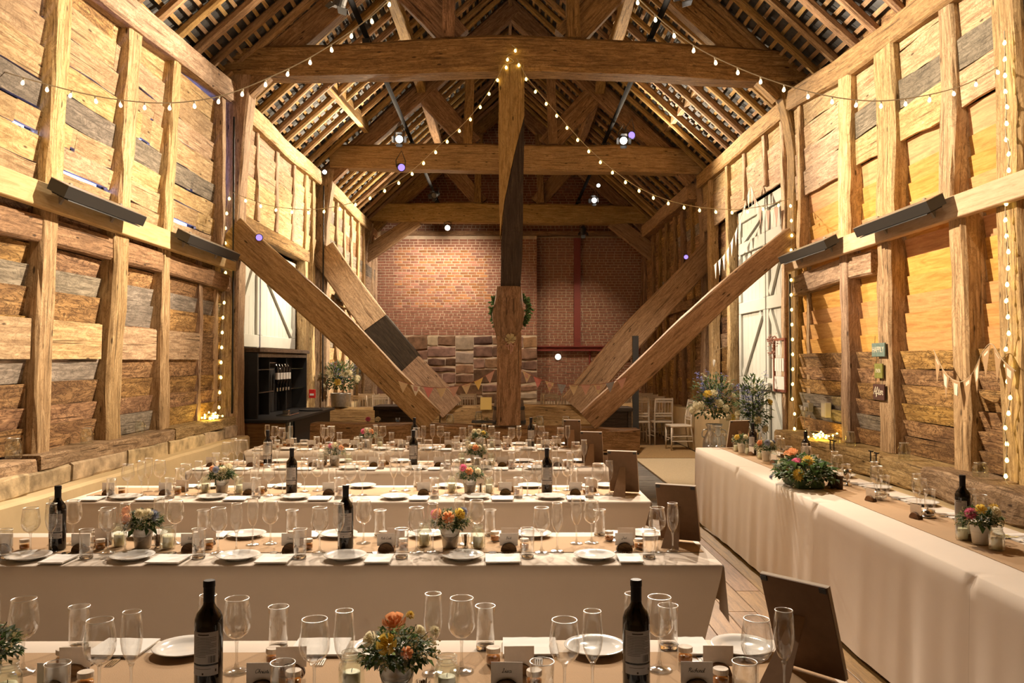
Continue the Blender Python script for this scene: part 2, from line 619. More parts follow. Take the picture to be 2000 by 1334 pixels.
M_LABEL = plain('wine_label', (0.40, 0.365, 0.34), 0.75, nscale=30, namt=0.05)
M_LEAF = plain('leaf_green', (0.065, 0.115, 0.035), 0.55, nscale=30, namt=0.45)
M_LEAF2 = plain('pale_leaf_green', (0.20, 0.26, 0.11), 0.6, nscale=30, namt=0.35)
M_EUCA = plain('grey_green_leaf', (0.24, 0.27, 0.21), 0.65, nscale=30, namt=0.3)
M_STEM = plain('stem_green', (0.07, 0.12, 0.035), 0.6)
M_YEL = plain('yellow_petal', (0.80, 0.60, 0.13), 0.6, nscale=30, namt=0.12)
M_PEACH = plain('peach_petal', (0.80, 0.40, 0.19), 0.6, nscale=30, namt=0.12)
M_PINK = plain('pink_petal', (0.76, 0.20, 0.34), 0.6, nscale=30, namt=0.15)
M_CRM = plain('cream_petal', (0.80, 0.73, 0.52), 0.6, nscale=30, namt=0.08)
M_DUSK = plain('dusty_blue_petal', (0.33, 0.35, 0.44), 0.6, nscale=30, namt=0.25)
M_BLUE = plain('lavender_blue_petal', (0.27, 0.29, 0.62), 0.6, nscale=30, namt=0.25)
M_WHITE = plain('white_paint', (0.72, 0.68, 0.60), 0.5, nscale=5, namt=0.04)
M_DOOR = plain('sage_white_paint', (0.50, 0.50, 0.455), 0.55, nscale=3, namt=0.05, spec=0.3)
M_CHAIR = plain('limewashed_chair', (0.62, 0.53, 0.42), 0.55, nscale=8, namt=0.08)
M_RED = plain('red_oxide_paint', (0.21, 0.035, 0.025), 0.6)
M_ALARM = plain('alarm_red', (0.62, 0.03, 0.025), 0.4)
M_STONE = plain('sandstone', (0.20, 0.115, 0.075), 0.9, nscale=5, namt=0.45, bmp=0.8, v=0.5, spec=0.1)
M_STONEP = plain('pale_sandstone', (0.36, 0.275, 0.195), 0.9, nscale=5, namt=0.3, bmp=0.8, v=0.2, spec=0.1)
M_CURB = plain('rough_curb_stone', (0.44, 0.34, 0.225), 0.95, nscale=7, namt=0.5, bmp=1.0, v=0.15, spec=0.05)
M_MORT = plain('lime_mortar', (0.56, 0.44, 0.32), 0.95, nscale=6, namt=0.2, spec=0.1)
M_BRICK = plain('red_brick', (0.36, 0.165, 0.095), 0.9, nscale=9, namt=0.25, bmp=0.4, v=0.32, spec=0.1)
M_TILE = plain('roof_tile', (0.095, 0.098, 0.105), 0.8, nscale=4, namt=0.5, spec=0.2)
M_DECK = plain('roof_underlay', (0.020, 0.018, 0.017), 0.9)
M_MAT = plain('coir_matting', (0.30, 0.185, 0.075), 0.95, nscale=60, namt=0.25, bmp=0.4)
M_RUG = plain('jute_rug', (0.52, 0.41, 0.26), 0.95, nscale=70, namt=0.15, bmp=0.3)
M_FLAG = plain('grey_flagstone', (0.16, 0.145, 0.13), 0.8, nscale=6, namt=0.25, bmp=0.3, v=0.15)
M_CONC = plain('earth_floor', (0.22, 0.16, 0.10), 0.9, nscale=3, namt=0.2)
M_TEAL = plain('teal_sign_paint', (0.13, 0.19, 0.17), 0.8, nscale=30, namt=0.2)
M_OLIVE = plain('olive_sign_paint', (0.20, 0.20, 0.045), 0.8, nscale=30, namt=0.2)
M_BROWNS = plain('brown_sign_paint', (0.075, 0.030, 0.022), 0.8, nscale=30, namt=0.2)
M_LETTER = plain('pale_letter_paint', (0.66, 0.60, 0.48), 0.8)
M_YPAPER = plain('yellow_paper', (0.72, 0.52, 0.17), 0.85)
M_WPAPER = plain('white_paper', (0.78, 0.75, 0.71), 0.85)
M_WIRE = plain('warm_white_cable', (0.46, 0.38, 0.26), 0.6)
M_DKWIRE = plain('dark_green_cable', (0.03, 0.03, 0.015), 0.6)
M_FPINK = plain('pink_bunting', (0.55, 0.20, 0.19), 0.9, nscale=120, namt=0.1)
M_FCREAM = plain('cream_bunting', (0.60, 0.47, 0.30), 0.9, nscale=120, namt=0.1)
M_FBLUE = plain('blue_bunting', (0.27, 0.28, 0.32), 0.9, nscale=120, namt=0.1)
M_FROSE = plain('rose_bunting', (0.52, 0.31, 0.25), 0.9, nscale=120, namt=0.15)
M_FWHITE = plain('white_bunting', (0.74, 0.68, 0.58), 0.9, nscale=120, namt=0.05)
M_TWINE = plain('red_twine', (0.30, 0.12, 0.09), 0.9)
M_BARREL = plain('barrel_wood', (0.10, 0.055, 0.025), 0.7, nscale=8, namt=0.3)
M_PLASTIC = plain('white_plastic', (0.62, 0.58, 0.54), 0.4)


def emis(name, col, s):
    m = bpy.data.materials.new(name)
    m.use_nodes = True
    nt = m.node_tree
    for n in list(nt.nodes): nt.nodes.remove(n)
    out = nt.nodes.new('ShaderNodeOutputMaterial')
    e = nt.nodes.new('ShaderNodeEmission')
    e.inputs['Color'].default_value = c4(col)
    e.inputs['Strength'].default_value = s
    L(nt, e.outputs[0], out.inputs['Surface'])
    return m


E_BULBW = emis('warm_bulb', (1.0, 0.78, 0.42), 5.0)
E_BULBY = emis('yellow_bulb', (1.0, 0.70, 0.17), 11.0)
E_SPOT = emis('spot_lens', (1.0, 0.90, 0.80), 14.0)
E_VIOLET = emis('violet_lens', (0.34, 0.22, 1.0), 1.9)
E_LED = emis('fairy_led', (1.0, 0.66, 0.10), 45.0)
E_DISC = emis('wall_lamp_glow', (1.0, 0.86, 0.70), 3.0)


def glass(name, tint=(1, 1, 1), edge=0.30, base=0.045, rough=0.05):
    "thin drinking-glass wall: mostly clear, mirror-like towards its edges"
    m = bpy.data.materials.new(name)
    m.use_nodes = True
    nt = m.node_tree
    for n in list(nt.nodes): nt.nodes.remove(n)
    out = nt.nodes.new('ShaderNodeOutputMaterial')
    tr = nt.nodes.new('ShaderNodeBsdfTransparent')
    tr.inputs['Color'].default_value = c4(tint)
    gl = nt.nodes.new('ShaderNodeBsdfGlossy')
    gl.inputs['Roughness'].default_value = rough
    gl.inputs['Color'].default_value = (1, 1, 1, 1)
    lw = nt.nodes.new('ShaderNodeLayerWeight')
    lw.inputs['Blend'].default_value = 0.25
    mr = nt.nodes.new('ShaderNodeMapRange')
    mr.inputs['From Min'].default_value = 0.0
    mr.inputs['From Max'].default_value = 1.0
    mr.inputs['To Min'].default_value = base
    mr.inputs['To Max'].default_value = edge
    L(nt, lw.outputs['Facing'], mr.inputs['Value'])
    mx = nt.nodes.new('ShaderNodeMixShader')
    L(nt, mr.outputs['Result'], mx.inputs['Fac'])
    L(nt, tr.outputs[0], mx.inputs[1])
    L(nt, gl.outputs[0], mx.inputs[2])
    L(nt, mx.outputs[0], out.inputs['Surface'])
    return m


G_THIN = glass('thin_glass', (0.985, 0.985, 0.98), 0.60, 0.022, 0.04)
G_THICK = glass('thick_glass', (0.95, 0.95, 0.94), 0.75, 0.16, 0.12)
G_JAR = glass('jar_glass', (0.96, 0.975, 0.955), 0.5, 0.06)
G_RIM = glass('glass_rim', (0.95, 0.95, 0.94), 0.95, 0.65, 0.28)
G_SOLID = bpy.data.materials.new('solid_glass')
G_SOLID.use_nodes = True
_b = G_SOLID.node_tree.nodes['Principled BSDF']
_b.inputs['Base Color'].default_value = (0.97, 0.97, 0.96, 1)
_b.inputs['Transmission Weight'].default_value = 1.0
_b.inputs['Roughness'].default_value = 0.02
_b.inputs['IOR'].default_value = 1.45


def leafy(m, col, amt=0.42):
    "petals and leaves let light through from behind"
    nt = m.node_tree
    b = [n for n in nt.nodes if n.type == 'BSDF_PRINCIPLED'][0]
    out = [n for n in nt.nodes if n.type == 'OUTPUT_MATERIAL'][0]
    tr = nt.nodes.new('ShaderNodeBsdfTranslucent')
    mx = nt.nodes.new('ShaderNodeMixShader')
    mx.inputs['Fac'].default_value = amt
    src = b.inputs['Base Color'].links[0].from_socket if b.inputs['Base Color'].links else None
    if src: L(nt, src, tr.inputs['Color'])
    else: tr.inputs['Color'].default_value = c4(col)
    L(nt, b.outputs[0], mx.inputs[1]); L(nt, tr.outputs[0], mx.inputs[2]); L(nt, mx.outputs[0], out.inputs['Surface'])


for m_ in (M_LEAF, M_LEAF2, M_EUCA, M_YEL, M_PEACH, M_PINK, M_CRM, M_BLUE, M_DUSK): leafy(m_, (0.5, 0.5, 0.5))


# ------------------------------------------------------------------ the barn: floor
YA, YB, YC, YBACK = 10.4, 15.4, 20.9, 22.4
fm = MB()
box(fm, -4.4, 4.6, -2.2, 23.2, -0.25, -0.03)
floor = fm.build('floor', M_CONC)
tag(floor, kind='structure')
plank_rows = []
x = -3.16
while x < 3.2:
    w = RND.uniform(0.165, 0.20)
    cuts = [-2.0, RND.uniform(2.2, 3.8), RND.uniform(5.0, 7.2), 9.35]
    for a, b in zip(cuts[:-1], cuts[1:]):
        mb = MB()
        bevbox(mb, x + 0.002, x + w - 0.002, a + 0.002, b - 0.002, -0.03, RND.uniform(-0.0012, 0.0), 0.003, axis=1)
        mb.build('plank', W_FLOOR, floor)
    x += w
mats_ = []
for k in range(9):                                   # grey flagstones beside the sill of the first truss
    ya = 9.36 + k * 0.5
    for xa, xb in ((-3.2, -2.1), (-2.1, -0.9), (-0.9, 0.4), (0.4, 1.3), (1.3, 2.15)):
        o_ = RND.uniform(-0.15, 0.15) if xb < 2 else 0
        mb = MB()
        bevbox(mb, xa + 0.008, xb - 0.008, ya + 0.008, ya + 0.492, -0.03, RND.uniform(-0.004, 0.0), 0.008)
        mb.build('flagstone', M_FLAG, floor)

# ------------------------------------------------------------------ wall boards
def board(side, x, ya, yb, z0, z1, wav=0.012, th=0.028, tilt=0.014, seed=None, m=0):
    """one horizontal cladding board: side=+1 left wall, -1 right wall; x = plane of the room-side face"""
    if seed is None: seed = RND.uniform(0, 200)
    n = max(3, int((yb - ya) / 0.22))
    v, f, g = [], [], []
    go = (RND.uniform(0, 50), RND.uniform(0, 50), RND.uniform(0, 50))
    for i in range(n + 1):
        y = ya + (yb - ya) * i / n
        a = z0 + wav * n1(y * 1.4, seed) + wav * 0.5 * n1(y * 5, seed + 3)
        b = z1 + wav * n1(y * 1.4, seed + 20) + wav * 0.5 * n1(y * 5, seed + 23)
        bow = 0.006 * n1(y * 0.8, seed + 60)
        xt, xb = x + side * (tilt + bow), x - side * (tilt * 0.6 - bow)
        pts = [(xb, y, a), (xt, y, b), (xt - side * th, y, b), (xb - side * th, y, a)]
        v += pts
        g += [(y + go[0], p[2] + go[1], p[0] + go[2]) for p in pts]
    for i in range(n):
        for k in range(4):
            l = (k + 1) % 4
            q = (i * 4 + k, i * 4 + l, (i + 1) * 4 + l, (i + 1) * 4 + k)
            f.append(q if side < 0 else q[::-1])
    e = (0, 1, 2, 3)
    f.append(e[::-1] if side < 0 else e)
    e = tuple(n * 4 + k for k in range(4))
    f.append(e if side < 0 else e[::-1])
    return MB().add(v, f, g, m)


def stud(parent, x, y, z0, z1, w, d, mat, wob=0.025, lean=0.0, name='stud'):
    "upright in a wall: x,y its centre"
    k = max(5, int((z1 - z0) / 0.22))
    T(name, mat, parent, [(x, y, z0), (x, y + lean, z1)], w, d, up=(1, 0, 0), n=k, wob=wob * 1.25, ch=0.2, rough=0.018)


# ---- left wall
lw = MB()
n = 40                                                # cream plastered plinth with an uneven top
for i in range(n):
    ya, yb = 1.5 + 8.75 * i / n, 1.5 + 8.75 * (i + 1) / n
    za, zb = 0.725 + 0.012 * n1(ya * 2, 3), 0.725 + 0.012 * n1(yb * 2, 3)
    xa, xb = -3.20 + 0.012 * n1(ya, 8), -3.20 + 0.012 * n1(yb, 8)
    lw.add([(xa, ya, 0), (xb, yb, 0), (xb, yb, zb - 0.02), (xa, ya, za - 0.02), (xb - 0.025, yb, zb), (xa - 0.025, ya, za), (-3.9, yb, zb), (-3.9, ya, za), (-3.9, ya, 0), (-3.9, yb, 0)],
           [(0, 1, 2, 3), (3, 2, 4, 5), (5, 4, 6, 7), (7, 6, 9, 8)])
box(lw, -3.95, -3.75, -2.2, 1.5, 0, 5.0)
box(lw, -3.95, -3.70, 1.5, 4.2, 0.7, 5.0)
wall_left = tag(lw.build('wall_left', M_PLASTER), kind='structure')
y = 2.0
while y < 10.0:                                       # stones, then the old sill timber
    l = RND.uniform(0.45, 0.95)
    yb = min(y + l, 10.15)
    T('stone', M_CURB, wall_left, [(-3.51, y + 0.01, 0.785), (-3.51, yb - 0.01, 0.785)], 0.36, 0.15, n=5, wob=0.03, ch=0.22, rough=0.016)
    y = yb + 0.005
for ya, yb in ((2.0, 5.9), (5.92, 8.3), (8.32, 10.15)):
    T('sill', W_SILL, wall_left, [(-3.53, ya, 0.915), (-3.53, yb, 0.905)], 0.36, 0.115, n=14, wob=0.03, rough=0.014)
for y, w in ((5.05, 0.24), (6.16, 0.22), (7.24, 0.25), (8.32, 0.19)):
    stud(wall_left, -3.56, y, 0.95, 2.80, w, 0.24, W_STUD, 0.045, RND.uniform(-0.04, 0.04))
for y, w in ((9.42, 0.09), (10.0, 0.14)):
    stud(wall_left, -3.60, y, 0.95, 2.80, w, 0.12, W_STUD, 0.03)
for y, w, ln_ in ((5.15, 0.24, 0.05), (6.27, 0.22, 0.09), (7.42, 0.22, 0.14), (8.40, 0.18, 0.13), (9.95, 0.12, 0.0)):
    stud(wall_left, -3.54, y, 2.90, 4.72 + 0.045 * (y - 7), w, 0.18, W_PALE, 0.03, ln_)
T('old_rail', W_BEAM, wall_left, [(-3.57, 4.2, 2.60), (-3.57, 7.0, 2.64), (-3.57, 10.2, 2.62)], 0.24, [0.20, 0.20, 0.20], n=20, wob=0.03)
mb = MB(); bevbox(mb, -3.445, -3.375, 4.2, 10.22, 2.77, 2.955, 0.006, axis=1)
mb.build('rail', W_PINE, wall_left)
T('wall_plate', W_PALE, wall_left, [(-3.55, 3.0, 4.70), (-3.55, 6.0, 4.77), (-3.55, 8.0, 4.88), (-3.55, 10.3, 5.02)], 0.30, 0.27, n=24, wob=0.04)
T('wall_plate', W_PALE, wall_left, [(-3.57, 10.5, 5.00), (-3.57, 13.0, 5.00), (-3.57, 15.3, 5.05)], 0.28, 0.26, n=20, wob=0.035)
T('wall_plate', W_PALE, wall_left, [(-3.57, 15.5, 5.05), (-3.57, 18.5, 5.05), (-3.57, 22.3, 5.08)], 0.28, 0.26, n=20, wob=0.03)


def clad(parent, side, x, ya, yb, z0, z1, hmin, hmax, mats, wav=0.012, splits=(), tilt=0.014, gap=0.012):
    z = z0
    while z < z1 - 0.02:
        h = RND.uniform(hmin, hmax)
        if z + h > z1 - hmin * 0.6: h = z1 - z
        cuts = [ya] + [s for s in splits if RND.random() < 0.45] + [yb]
        for a, b in zip(cuts[:-1], cuts[1:]):
            mm = RND.choices([q[0] for q in mats], [q[1] for q in mats])[0]
            board(side, x + side * RND.uniform(-0.008, 0.008), a + 0.003, b - 0.003, z - gap - 0.012, z + h, wav, tilt=tilt).build('board', mm, parent)
        z += h


SPL = (5.1, 6.22, 7.35, 8.4)
zs = [0.96, 1.15, 1.30, 1.48, 1.67, 1.97, 2.19, 2.36, 2.52, 2.70, 2.92]
for i, (a, b) in enumerate(zip(zs[:-1], zs[1:])):
    cuts = [4.2] + [s for s in SPL if RND.random() < 0.6] + [10.2]
    for ya, yb in zip(cuts[:-1], cuts[1:]):
        mm = W_GREY if i in (6,) else (W_DARK if RND.random() < 0.85 else W_GREY)
        board(1, -3.565, ya + 0.003, yb - 0.003, a + 0.002, b + 0.004, 0.010, tilt=0.024).build('board', mm, wall_left)
for ya, yb in ((4.3, 4.93), (5.20, 6.05), (6.28, 7.11), (7.37, 8.22), (8.42, 9.36)):
    board(1, -3.505, ya, yb, 1.665, 1.965, 0.006, th=0.03, tilt=0.004).build('wide_board', W_PALE, wall_left)
ZU = [2.95, 3.15, 3.36, 3.55, 3.78, 4.04, 4.27, 4.52, 4.80]
GAPS = {3.15: [(6.55, 7.28), (8.72, 9.36)], 3.36: [(5.88, 6.18), (6.64, 6.71)], 3.55: [(9.17, 9.24)], 4.04: [(8.13, 8.20)], 3.78: [(7.9, 8.12)]}
for za, zb in zip(ZU[:-1], ZU[1:]):                   # old boards with chinks that let the daylight in
    cuts = [(4.2, False)] + [(s_, False) for s_ in SPL if RND.random() < 0.45]
    gp = GAPS.get(za, [])
    cuts = [c_ for c_ in cuts if not any(g0 - 0.05 < c_[0] < g1 + 0.05 for g0, g1 in gp)]
    for g0, g1 in gp: cuts += [(g0, True), (g1, False)]
    cuts = sorted(cuts) + [(10.2, False)]
    prev = None
    for (ya, op), (yb, _) in zip(cuts[:-1], cuts[1:]):
        if op or prev is None or RND.random() < 0.6 and not gp: mm = RND.choices([W_PALE, W_GREY, W_DARK], [0.72, 0.15, 0.13])[0] if (prev is None or not gp) else prev
        prev = mm
        board(1, -3.545 + RND.uniform(-0.014, 0.014) * (not gp), ya + (0.003 if not gp else 0.0), yb - (0.003 if not gp else 0.0), za + (0.034 if op else 0.010), zb - 0.007, 0.006 if op else 0.024, seed=za * 37 + (0 if gp else RND.uniform(0, 9)), tilt=0.016).build('board', mm, wall_left)
for za in ZU[1:-1]:                                   # outer cover strips behind the joints, left open where the chinks are
    segs = [4.2]
    for g0, g1 in GAPS.get(za, []): segs += [g0 - 0.01, g1 + 0.01]
    segs.append(10.2)
    for ya, yb in zip(segs[0::2], segs[1::2]):
        mb = MB(); box(mb, -3.66, -3.615, ya, yb, za - 0.06, za + 0.07, axis=1)
        mb.build('cover_strip', W_NEARBLK, wall_left)
mb = MB(); box(mb, -3.70, -3.63, 4.2, 10.2, 0.95, 2.96, axis=1); mb.build('cover_board', W_NEARBLK, wall_left)
# bay behind the first truss: boards over the doorway
for y, z0, w in ((10.85, 0.0, 0.12), (11.55, 3.60, 0.10), (12.55, 3.60, 0.12), (13.5, 3.60, 0.12), (14.35, 0.0, 0.20), (14.85, 0.0, 0.22)):
    stud(wall_left, -3.58, y, z0 + 0.02, 4.92, w, 0.16, W_PALE, 0.02)
clad(wall_left, 1, -3.545, 10.6, 15.3, 3.62, 4.95, 0.20, 0.32, ((W_PALE, 1.0),), 0.014, (11.55, 12.55, 13.5), gap=-0.018)
mb = MB(); box(mb, -3.74, -3.68, 10.5, 22.4, 3.45, 5.0, axis=1); mb.build('cover_board', W_NEARBLK, wall_left)
T('lintel', W_BEAM, wall_left, [(-3.60, 10.75, 3.50), (-3.60, 14.5, 3.50)], 0.2, 0.22, n=12)
clad(wall_left, 1, -3.70, 14.2, 15.3, 0.1, 3.62, 0.20, 0.30, ((W_PALE, 0.5), (W_DARK, 0.5)), 0.012)
clad(wall_left, 1, -3.70, 10.3, 11.0, 0.1, 3.62, 0.20, 0.30, ((W_DARK, 0.5), (W_GREY, 0.5)), 0.012)
# last bays
for y, w in ((16.1, .14), (16.9, .18), (17.7, .14), (18.5, .18), (19.3, .14), (20.1, .18), (21.5, .16), (22.0, .14)):
    stud(wall_left, -3.58, y, 0.75, 4.95, w, 0.18, W_PALE, 0.03)
clad(wall_left, 1, -3.545, 15.5, 22.4, 0.75, 4.95, 0.22, 0.36, ((W_PALE, 0.6), (W_DARK, 0.3), (W_GREY, 0.1)), 0.02, (17.7, 19.3))
mb = MB(); bevbox(mb, -3.48, -3.42, 15.6, 22.2, 2.78, 2.96, 0.006, axis=1)
mb.build('rail', W_PALE, wall_left)
mb = MB(); box(mb, -3.95, -3.35, 15.5, 22.4, 0.0, 0.74)
mb.build('plinth', M_PLASTER, wall_left)

# ---- right wall
rw = MB()
for i in range(n):
    ya, yb = 1.5 + 8.75 * i / n, 1.5 + 8.75 * (i + 1) / n
    za, zb = 0.56 + 0.012 * n1(ya * 2, 13), 0.56 + 0.012 * n1(yb * 2, 13)
    rw.add([(3.26, ya, 0), (3.26, yb, 0), (3.26, yb, zb - 0.02), (3.26, ya, za - 0.02), (3.285, yb, zb), (3.285, ya, za), (4.0, yb, zb), (4.0, ya, za), (4.0, ya, 0), (4.0, yb, 0)],
           [(0, 1, 2, 3)[::-1], (3, 2, 4, 5)[::-1], (5, 4, 6, 7)[::-1], (7, 6, 9, 8)[::-1]])
box(rw, 3.9, 4.1, -2.2, 1.5, 0, 5.0)
box(rw, 3.82, 4.1, 1.5, 3.4, 0.5, 5.0)
wall_right = tag(rw.build('wall_right', M_PLASTER), kind='structure')
T('rough_sill', W_SILL, wall_right, [(3.56, 2.0, 0.68), (3.53, 4.0, 0.69), (3.55, 5.4, 0.675), (3.57, 6.62, 0.69)], [0.46, 0.44, 0.47, 0.42], [0.22, 0.23, 0.22, 0.21], n=42, wob=0.045, rough=0.035, ch=0.3)
T('sill', W_SILL, wall_right, [(3.55, 6.6, 0.69), (3.55, 10.25, 0.68)], 0.42, 0.22, n=20, wob=0.02, rough=0.010)
for y, w, z0 in ((6.43, 0.23, 0.78), (7.66, 0.26, 0.80), (8.63, 0.18, 0.80)):
    stud(wall_right, 3.665, y, z0, 2.80, w, 0.24, W_STUD, 0.04, RND.uniform(-0.03, 0.03))
for y, w in ((9.95, 0.10), (8.90, 0.05)):
    stud(wall_right, 3.72, y, 0.80, 2.80, w, 0.10, W_STUD, 0.02)
for y, w in ((6.60, 0.22), (7.63, 0.36), (8.58, 0.27), (9.98, 0.10)):
    stud(wall_right, 3.665, y, 2.88, 4.62 + 0.05 * (y - 7), w, 0.22, W_PALE, 0.04, RND.uniform(-0.05, 0.05))
stud(wall_right, 3.70, 5.78, 0.70, 5.0, 0.30, 0.30, W_STUD, 0.05, 0.03, name='post')
mb = MB(); bevbox(mb, 3.475, 3.545, 3.5, 10.22, 2.76, 2.94, 0.006, axis=1)
mb.build('rail', W_PINE, wall_right)
T('old_rail', W_STUD, wall_right, [(3.68, 8.0, 2.62), (3.68, 10.2, 2.58)], 0.22, 0.24, n=14, wob=0.05)
T('wall_plate', W_RAFT, wall_right, [(3.68, 3.0, 4.58), (3.68, 6.0, 4.62), (3.68, 8.0, 4.74), (3.68, 10.3, 4.94)], 0.30, 0.26, n=24, wob=0.05)
T('wall_plate', W_RAFT, wall_right, [(3.70, 10.5, 4.94), (3.70, 15.3, 5.02)], 0.28, 0.26, n=20, wob=0.02)
T('wall_plate', W_BRACE, wall_right, [(3.60, 15.5, 4.88), (3.58, 18.5, 4.90), (3.62, 22.3, 5.0)], 0.34, 0.30, n=20, wob=0.03)
SPR = (6.5, 7.62, 8.62)
clad(wall_right, -1, 3.665, 3.4, 10.2, 0.80, 1.74, 0.145, 0.175, ((W_DARK, 0.8), (W_GREY, 0.2)), 0.010, SPR, tilt=0.028, gap=-0.014)
clad(wall_right, -1, 3.70, 3.4, 10.2, 1.74, 3.68, 0.165, 0.180, ((W_SOFT, 1.0),), 0.002, (7.62,), tilt=0.014, gap=-0.011)
clad(wall_right, -1, 3.62, 3.4, 10.2, 3.66, 4.78, 0.20, 0.30, ((W_PALE, 0.85), (W_GREY, 0.15)), 0.034, SPR, tilt=0.010, gap=-0.020)
mb = MB(); box(mb, 3.745, 3.80, 3.4, 10.2, 0.45, 4.80, axis=1); mb.build('cover_board', W_NEARBLK, wall_right)
# bay behind the first truss, over the big doors
for y, z0, w in ((10.72, 0, 0.12), (11.5, 4.1, 0.10), (12.5, 4.1, 0.10), (13.42, 0.0, 0.14), (14.6, 0, 0.2)):
    stud(wall_right, 3.70, y, z0 + 0.02, 4.90, w, 0.16, W_PALE, 0.02)
clad(wall_right, -1, 3.68, 10.5, 15.3, 4.08, 4.95, 0.20, 0.28, ((W_PALE, 1.0),), 0.02, (11.5, 12.5))
clad(wall_right, -1, 3.82, 13.3, 15.3, 0.1, 4.08, 0.20, 0.30, ((W_DARK, 0.6), (W_PALE, 0.4)), 0.012)
clad(wall_right, -1, 3.82, 10.3, 10.75, 0.1, 4.08, 0.20, 0.30, ((W_DARK, 1),), 0.012)
for y, w in ((16.0, .16), (16.8, .2), (17.6, .16), (18.5, .2), (19.4, .16), (20.2, .2), (21.5, .18), (22.0, .14)):
    stud(wall_right, 3.70, y, 0.7, 4.9, w, 0.2, W_BEAM, 0.035)
clad(wall_right, -1, 3.68, 15.5, 22.4, 0.7, 4.95, 0.22, 0.36, ((W_DARK, 0.8), (W_GREY, 0.2)), 0.03, (17.6, 19.4))
mb = MB(); bevbox(mb, 3.54, 3.62, 15.6, 22.2, 2.66, 2.84, 0.006, axis=1)
mb.build('rail', W_BEAM, wall_right)
mb = MB(); box(mb, 3.45, 4.0, 13.3, 22.4, 0.0, 0.72)
mb.build('plinth', M_PLASTER, wall_right)

for parent_, xa, xb in ((wall_left, -3.95, -3.72), (wall_right, 3.86, 4.10)):   # closing board under the eaves
    mb = MB(); box(mb, xa, xb, -2.2, 23.0, 4.72, 5.50, axis=1)
    mb.build('eaves_board', W_DARK, parent_)
for parent_, xa, xb, runs in ((wall_left, -3.99, -3.90, ((10.2, 12.08), (12.26, 23.2))), (wall_right, 4.02, 4.10, ((10.2, 23.2),))):   # weathering layer outside the far bays
    for ya, yb in runs:
        mb = MB(); box(mb, xa, xb, ya, yb, -0.1, 4.9, axis=1)
        mb.build('cover_board', W_NEARBLK, parent_)
for parent_, xa, xb in ((wall_left, -3.92, -3.685), (wall_right, 3.77, 4.02)):
    mb = MB(); box(mb, xa, xb, 10.21, 10.62, 0.0, 5.0, axis=2)
    mb.build('corner_board', W_DARK, parent_)
# ---- wall behind the camera
mb = MB(); box(mb, -4.2, 4.3, -2.45, -2.2, -0.2, 8.6)
wall_front = tag(mb.build('wall_front', W_BEAM), kind='structure')

# ------------------------------------------------------------------ back wall of brick and stone
bw = MB()
RX = 0.82                                             # the corner of the thicker left part
box(bw, -4.0, RX - 0.004, YBACK, YBACK + 0.6, 0, 5.10)
box(bw, RX - 0.004, 4.2, YBACK + 0.28, YBACK + 0.6, 0, 5.10)
bw.add([(-4.0, YBACK + 0.32, 5.10), (4.2, YBACK + 0.32, 5.10), (4.2, YBACK + 0.32, 5.3), (0.05, YBACK + 0.32, 8.9), (-4.0, YBACK + 0.32, 5.3),
        (-4.0, YBACK + 0.6, 5.10), (4.2, YBACK + 0.6, 5.10), (4.2, YBACK + 0.6, 5.3), (0.05, YBACK + 0.6, 8.9), (-4.0, YBACK + 0.6, 5.3)],
       [(0, 1, 2, 3, 4), (9, 8, 7, 6, 5), (2, 7, 8, 3), (3, 8, 9, 4)])
wall_back = tag(bw.build('wall_back', M_MORT), kind='structure')
brick_meshes = []
for k in range(10):
    l = 0.208 if k < 7 else 0.098
    mb = MB(); bevbox(mb, 0, l, -0.010, 0.05, 0, 0.058, 0.004)
    me = mb.mesh('brick', M_BRICK)
    for vv in me.vertices:
        vv.co += Vector((RND.uniform(-.004, .004), RND.uniform(-.003, .003), RND.uniform(-.003, .003)))
    brick_meshes.append((me, l))
brick_o = []
for me, l in brick_meshes:
    o = bpy.data.objects.new('brick', me); brick_o.append((o, l))
rest = {}
nb = 0


def lay(x0, x1, z0, z1, y, own, gable=False):
    global nb
    z, row = z0, 0
    while z + 0.064 < z1:
        half = (z - 5.1) if gable else 0
        xa, xb = (x0, x1)
        if gable:
            xa, xb = max(x0, -3.9 + half * 1.05), min(x1, 4.0 - half * 1.05)
        xx = xa - (0.0 if row % 2 else RND.uniform(0.08, 0.12))
        hdr = (row % 4 == 3)
        while xx < xb:
            l = 0.098 if (hdr or RND.random() < 0.04) else 0.208
            a, b = max(xx, xa), min(xx + l, xb)
            if b - a > 0.03:
                full = (b - a) > l - 1e-6
                if own(0.5 * (a + b), z) and full and nb < 300:
                    src = RND.choice([q for q, ll in brick_o if ll == l])
                    link_copy(src, (a, y, z), wall_back); nb += 1
                else:
                    r = rest.setdefault('all', MB())
                    j = RND.uniform(-.003, .003)
                    box(r, a, b, y - 0.010 + j, y + 0.02, z, z + 0.058)
            xx += l + 0.018
        z += 0.0755
        row += 1


lay(-3.9, RX, 2.36, 5.04, YBACK, lambda x, z: -3.0 < x < -0.5 and 3.05 < z < 4.95)
lay(RX + 0.02, 4.1, 0.55, 5.08, YBACK + 0.28, lambda x, z: False)
lay(-3.9, 4.0, 5.12, 8.3, YBACK + 0.32, lambda x, z: False, True)
z = 2.36
row = 0
while z + 0.064 < 5.04:                                # the return face at the corner of the left part
    for ya in ((YBACK, YBACK + 0.10, YBACK + 0.112, YBACK + 0.27), (YBACK, YBACK + 0.2, YBACK + 0.211, YBACK + 0.27))[row % 2: row % 2 + 1]:
        box(rest['all'], RX - 0.02, RX + 0.008, ya[0] - 0.010, ya[1], z, z + 0.064)
        box(rest['all'], RX - 0.02, RX + 0.008, ya[2], ya[3], z, z + 0.064)
    z += 0.0755; row += 1
rest['all'].build('brickwork', M_BRICK, wall_back, kind='stuff')
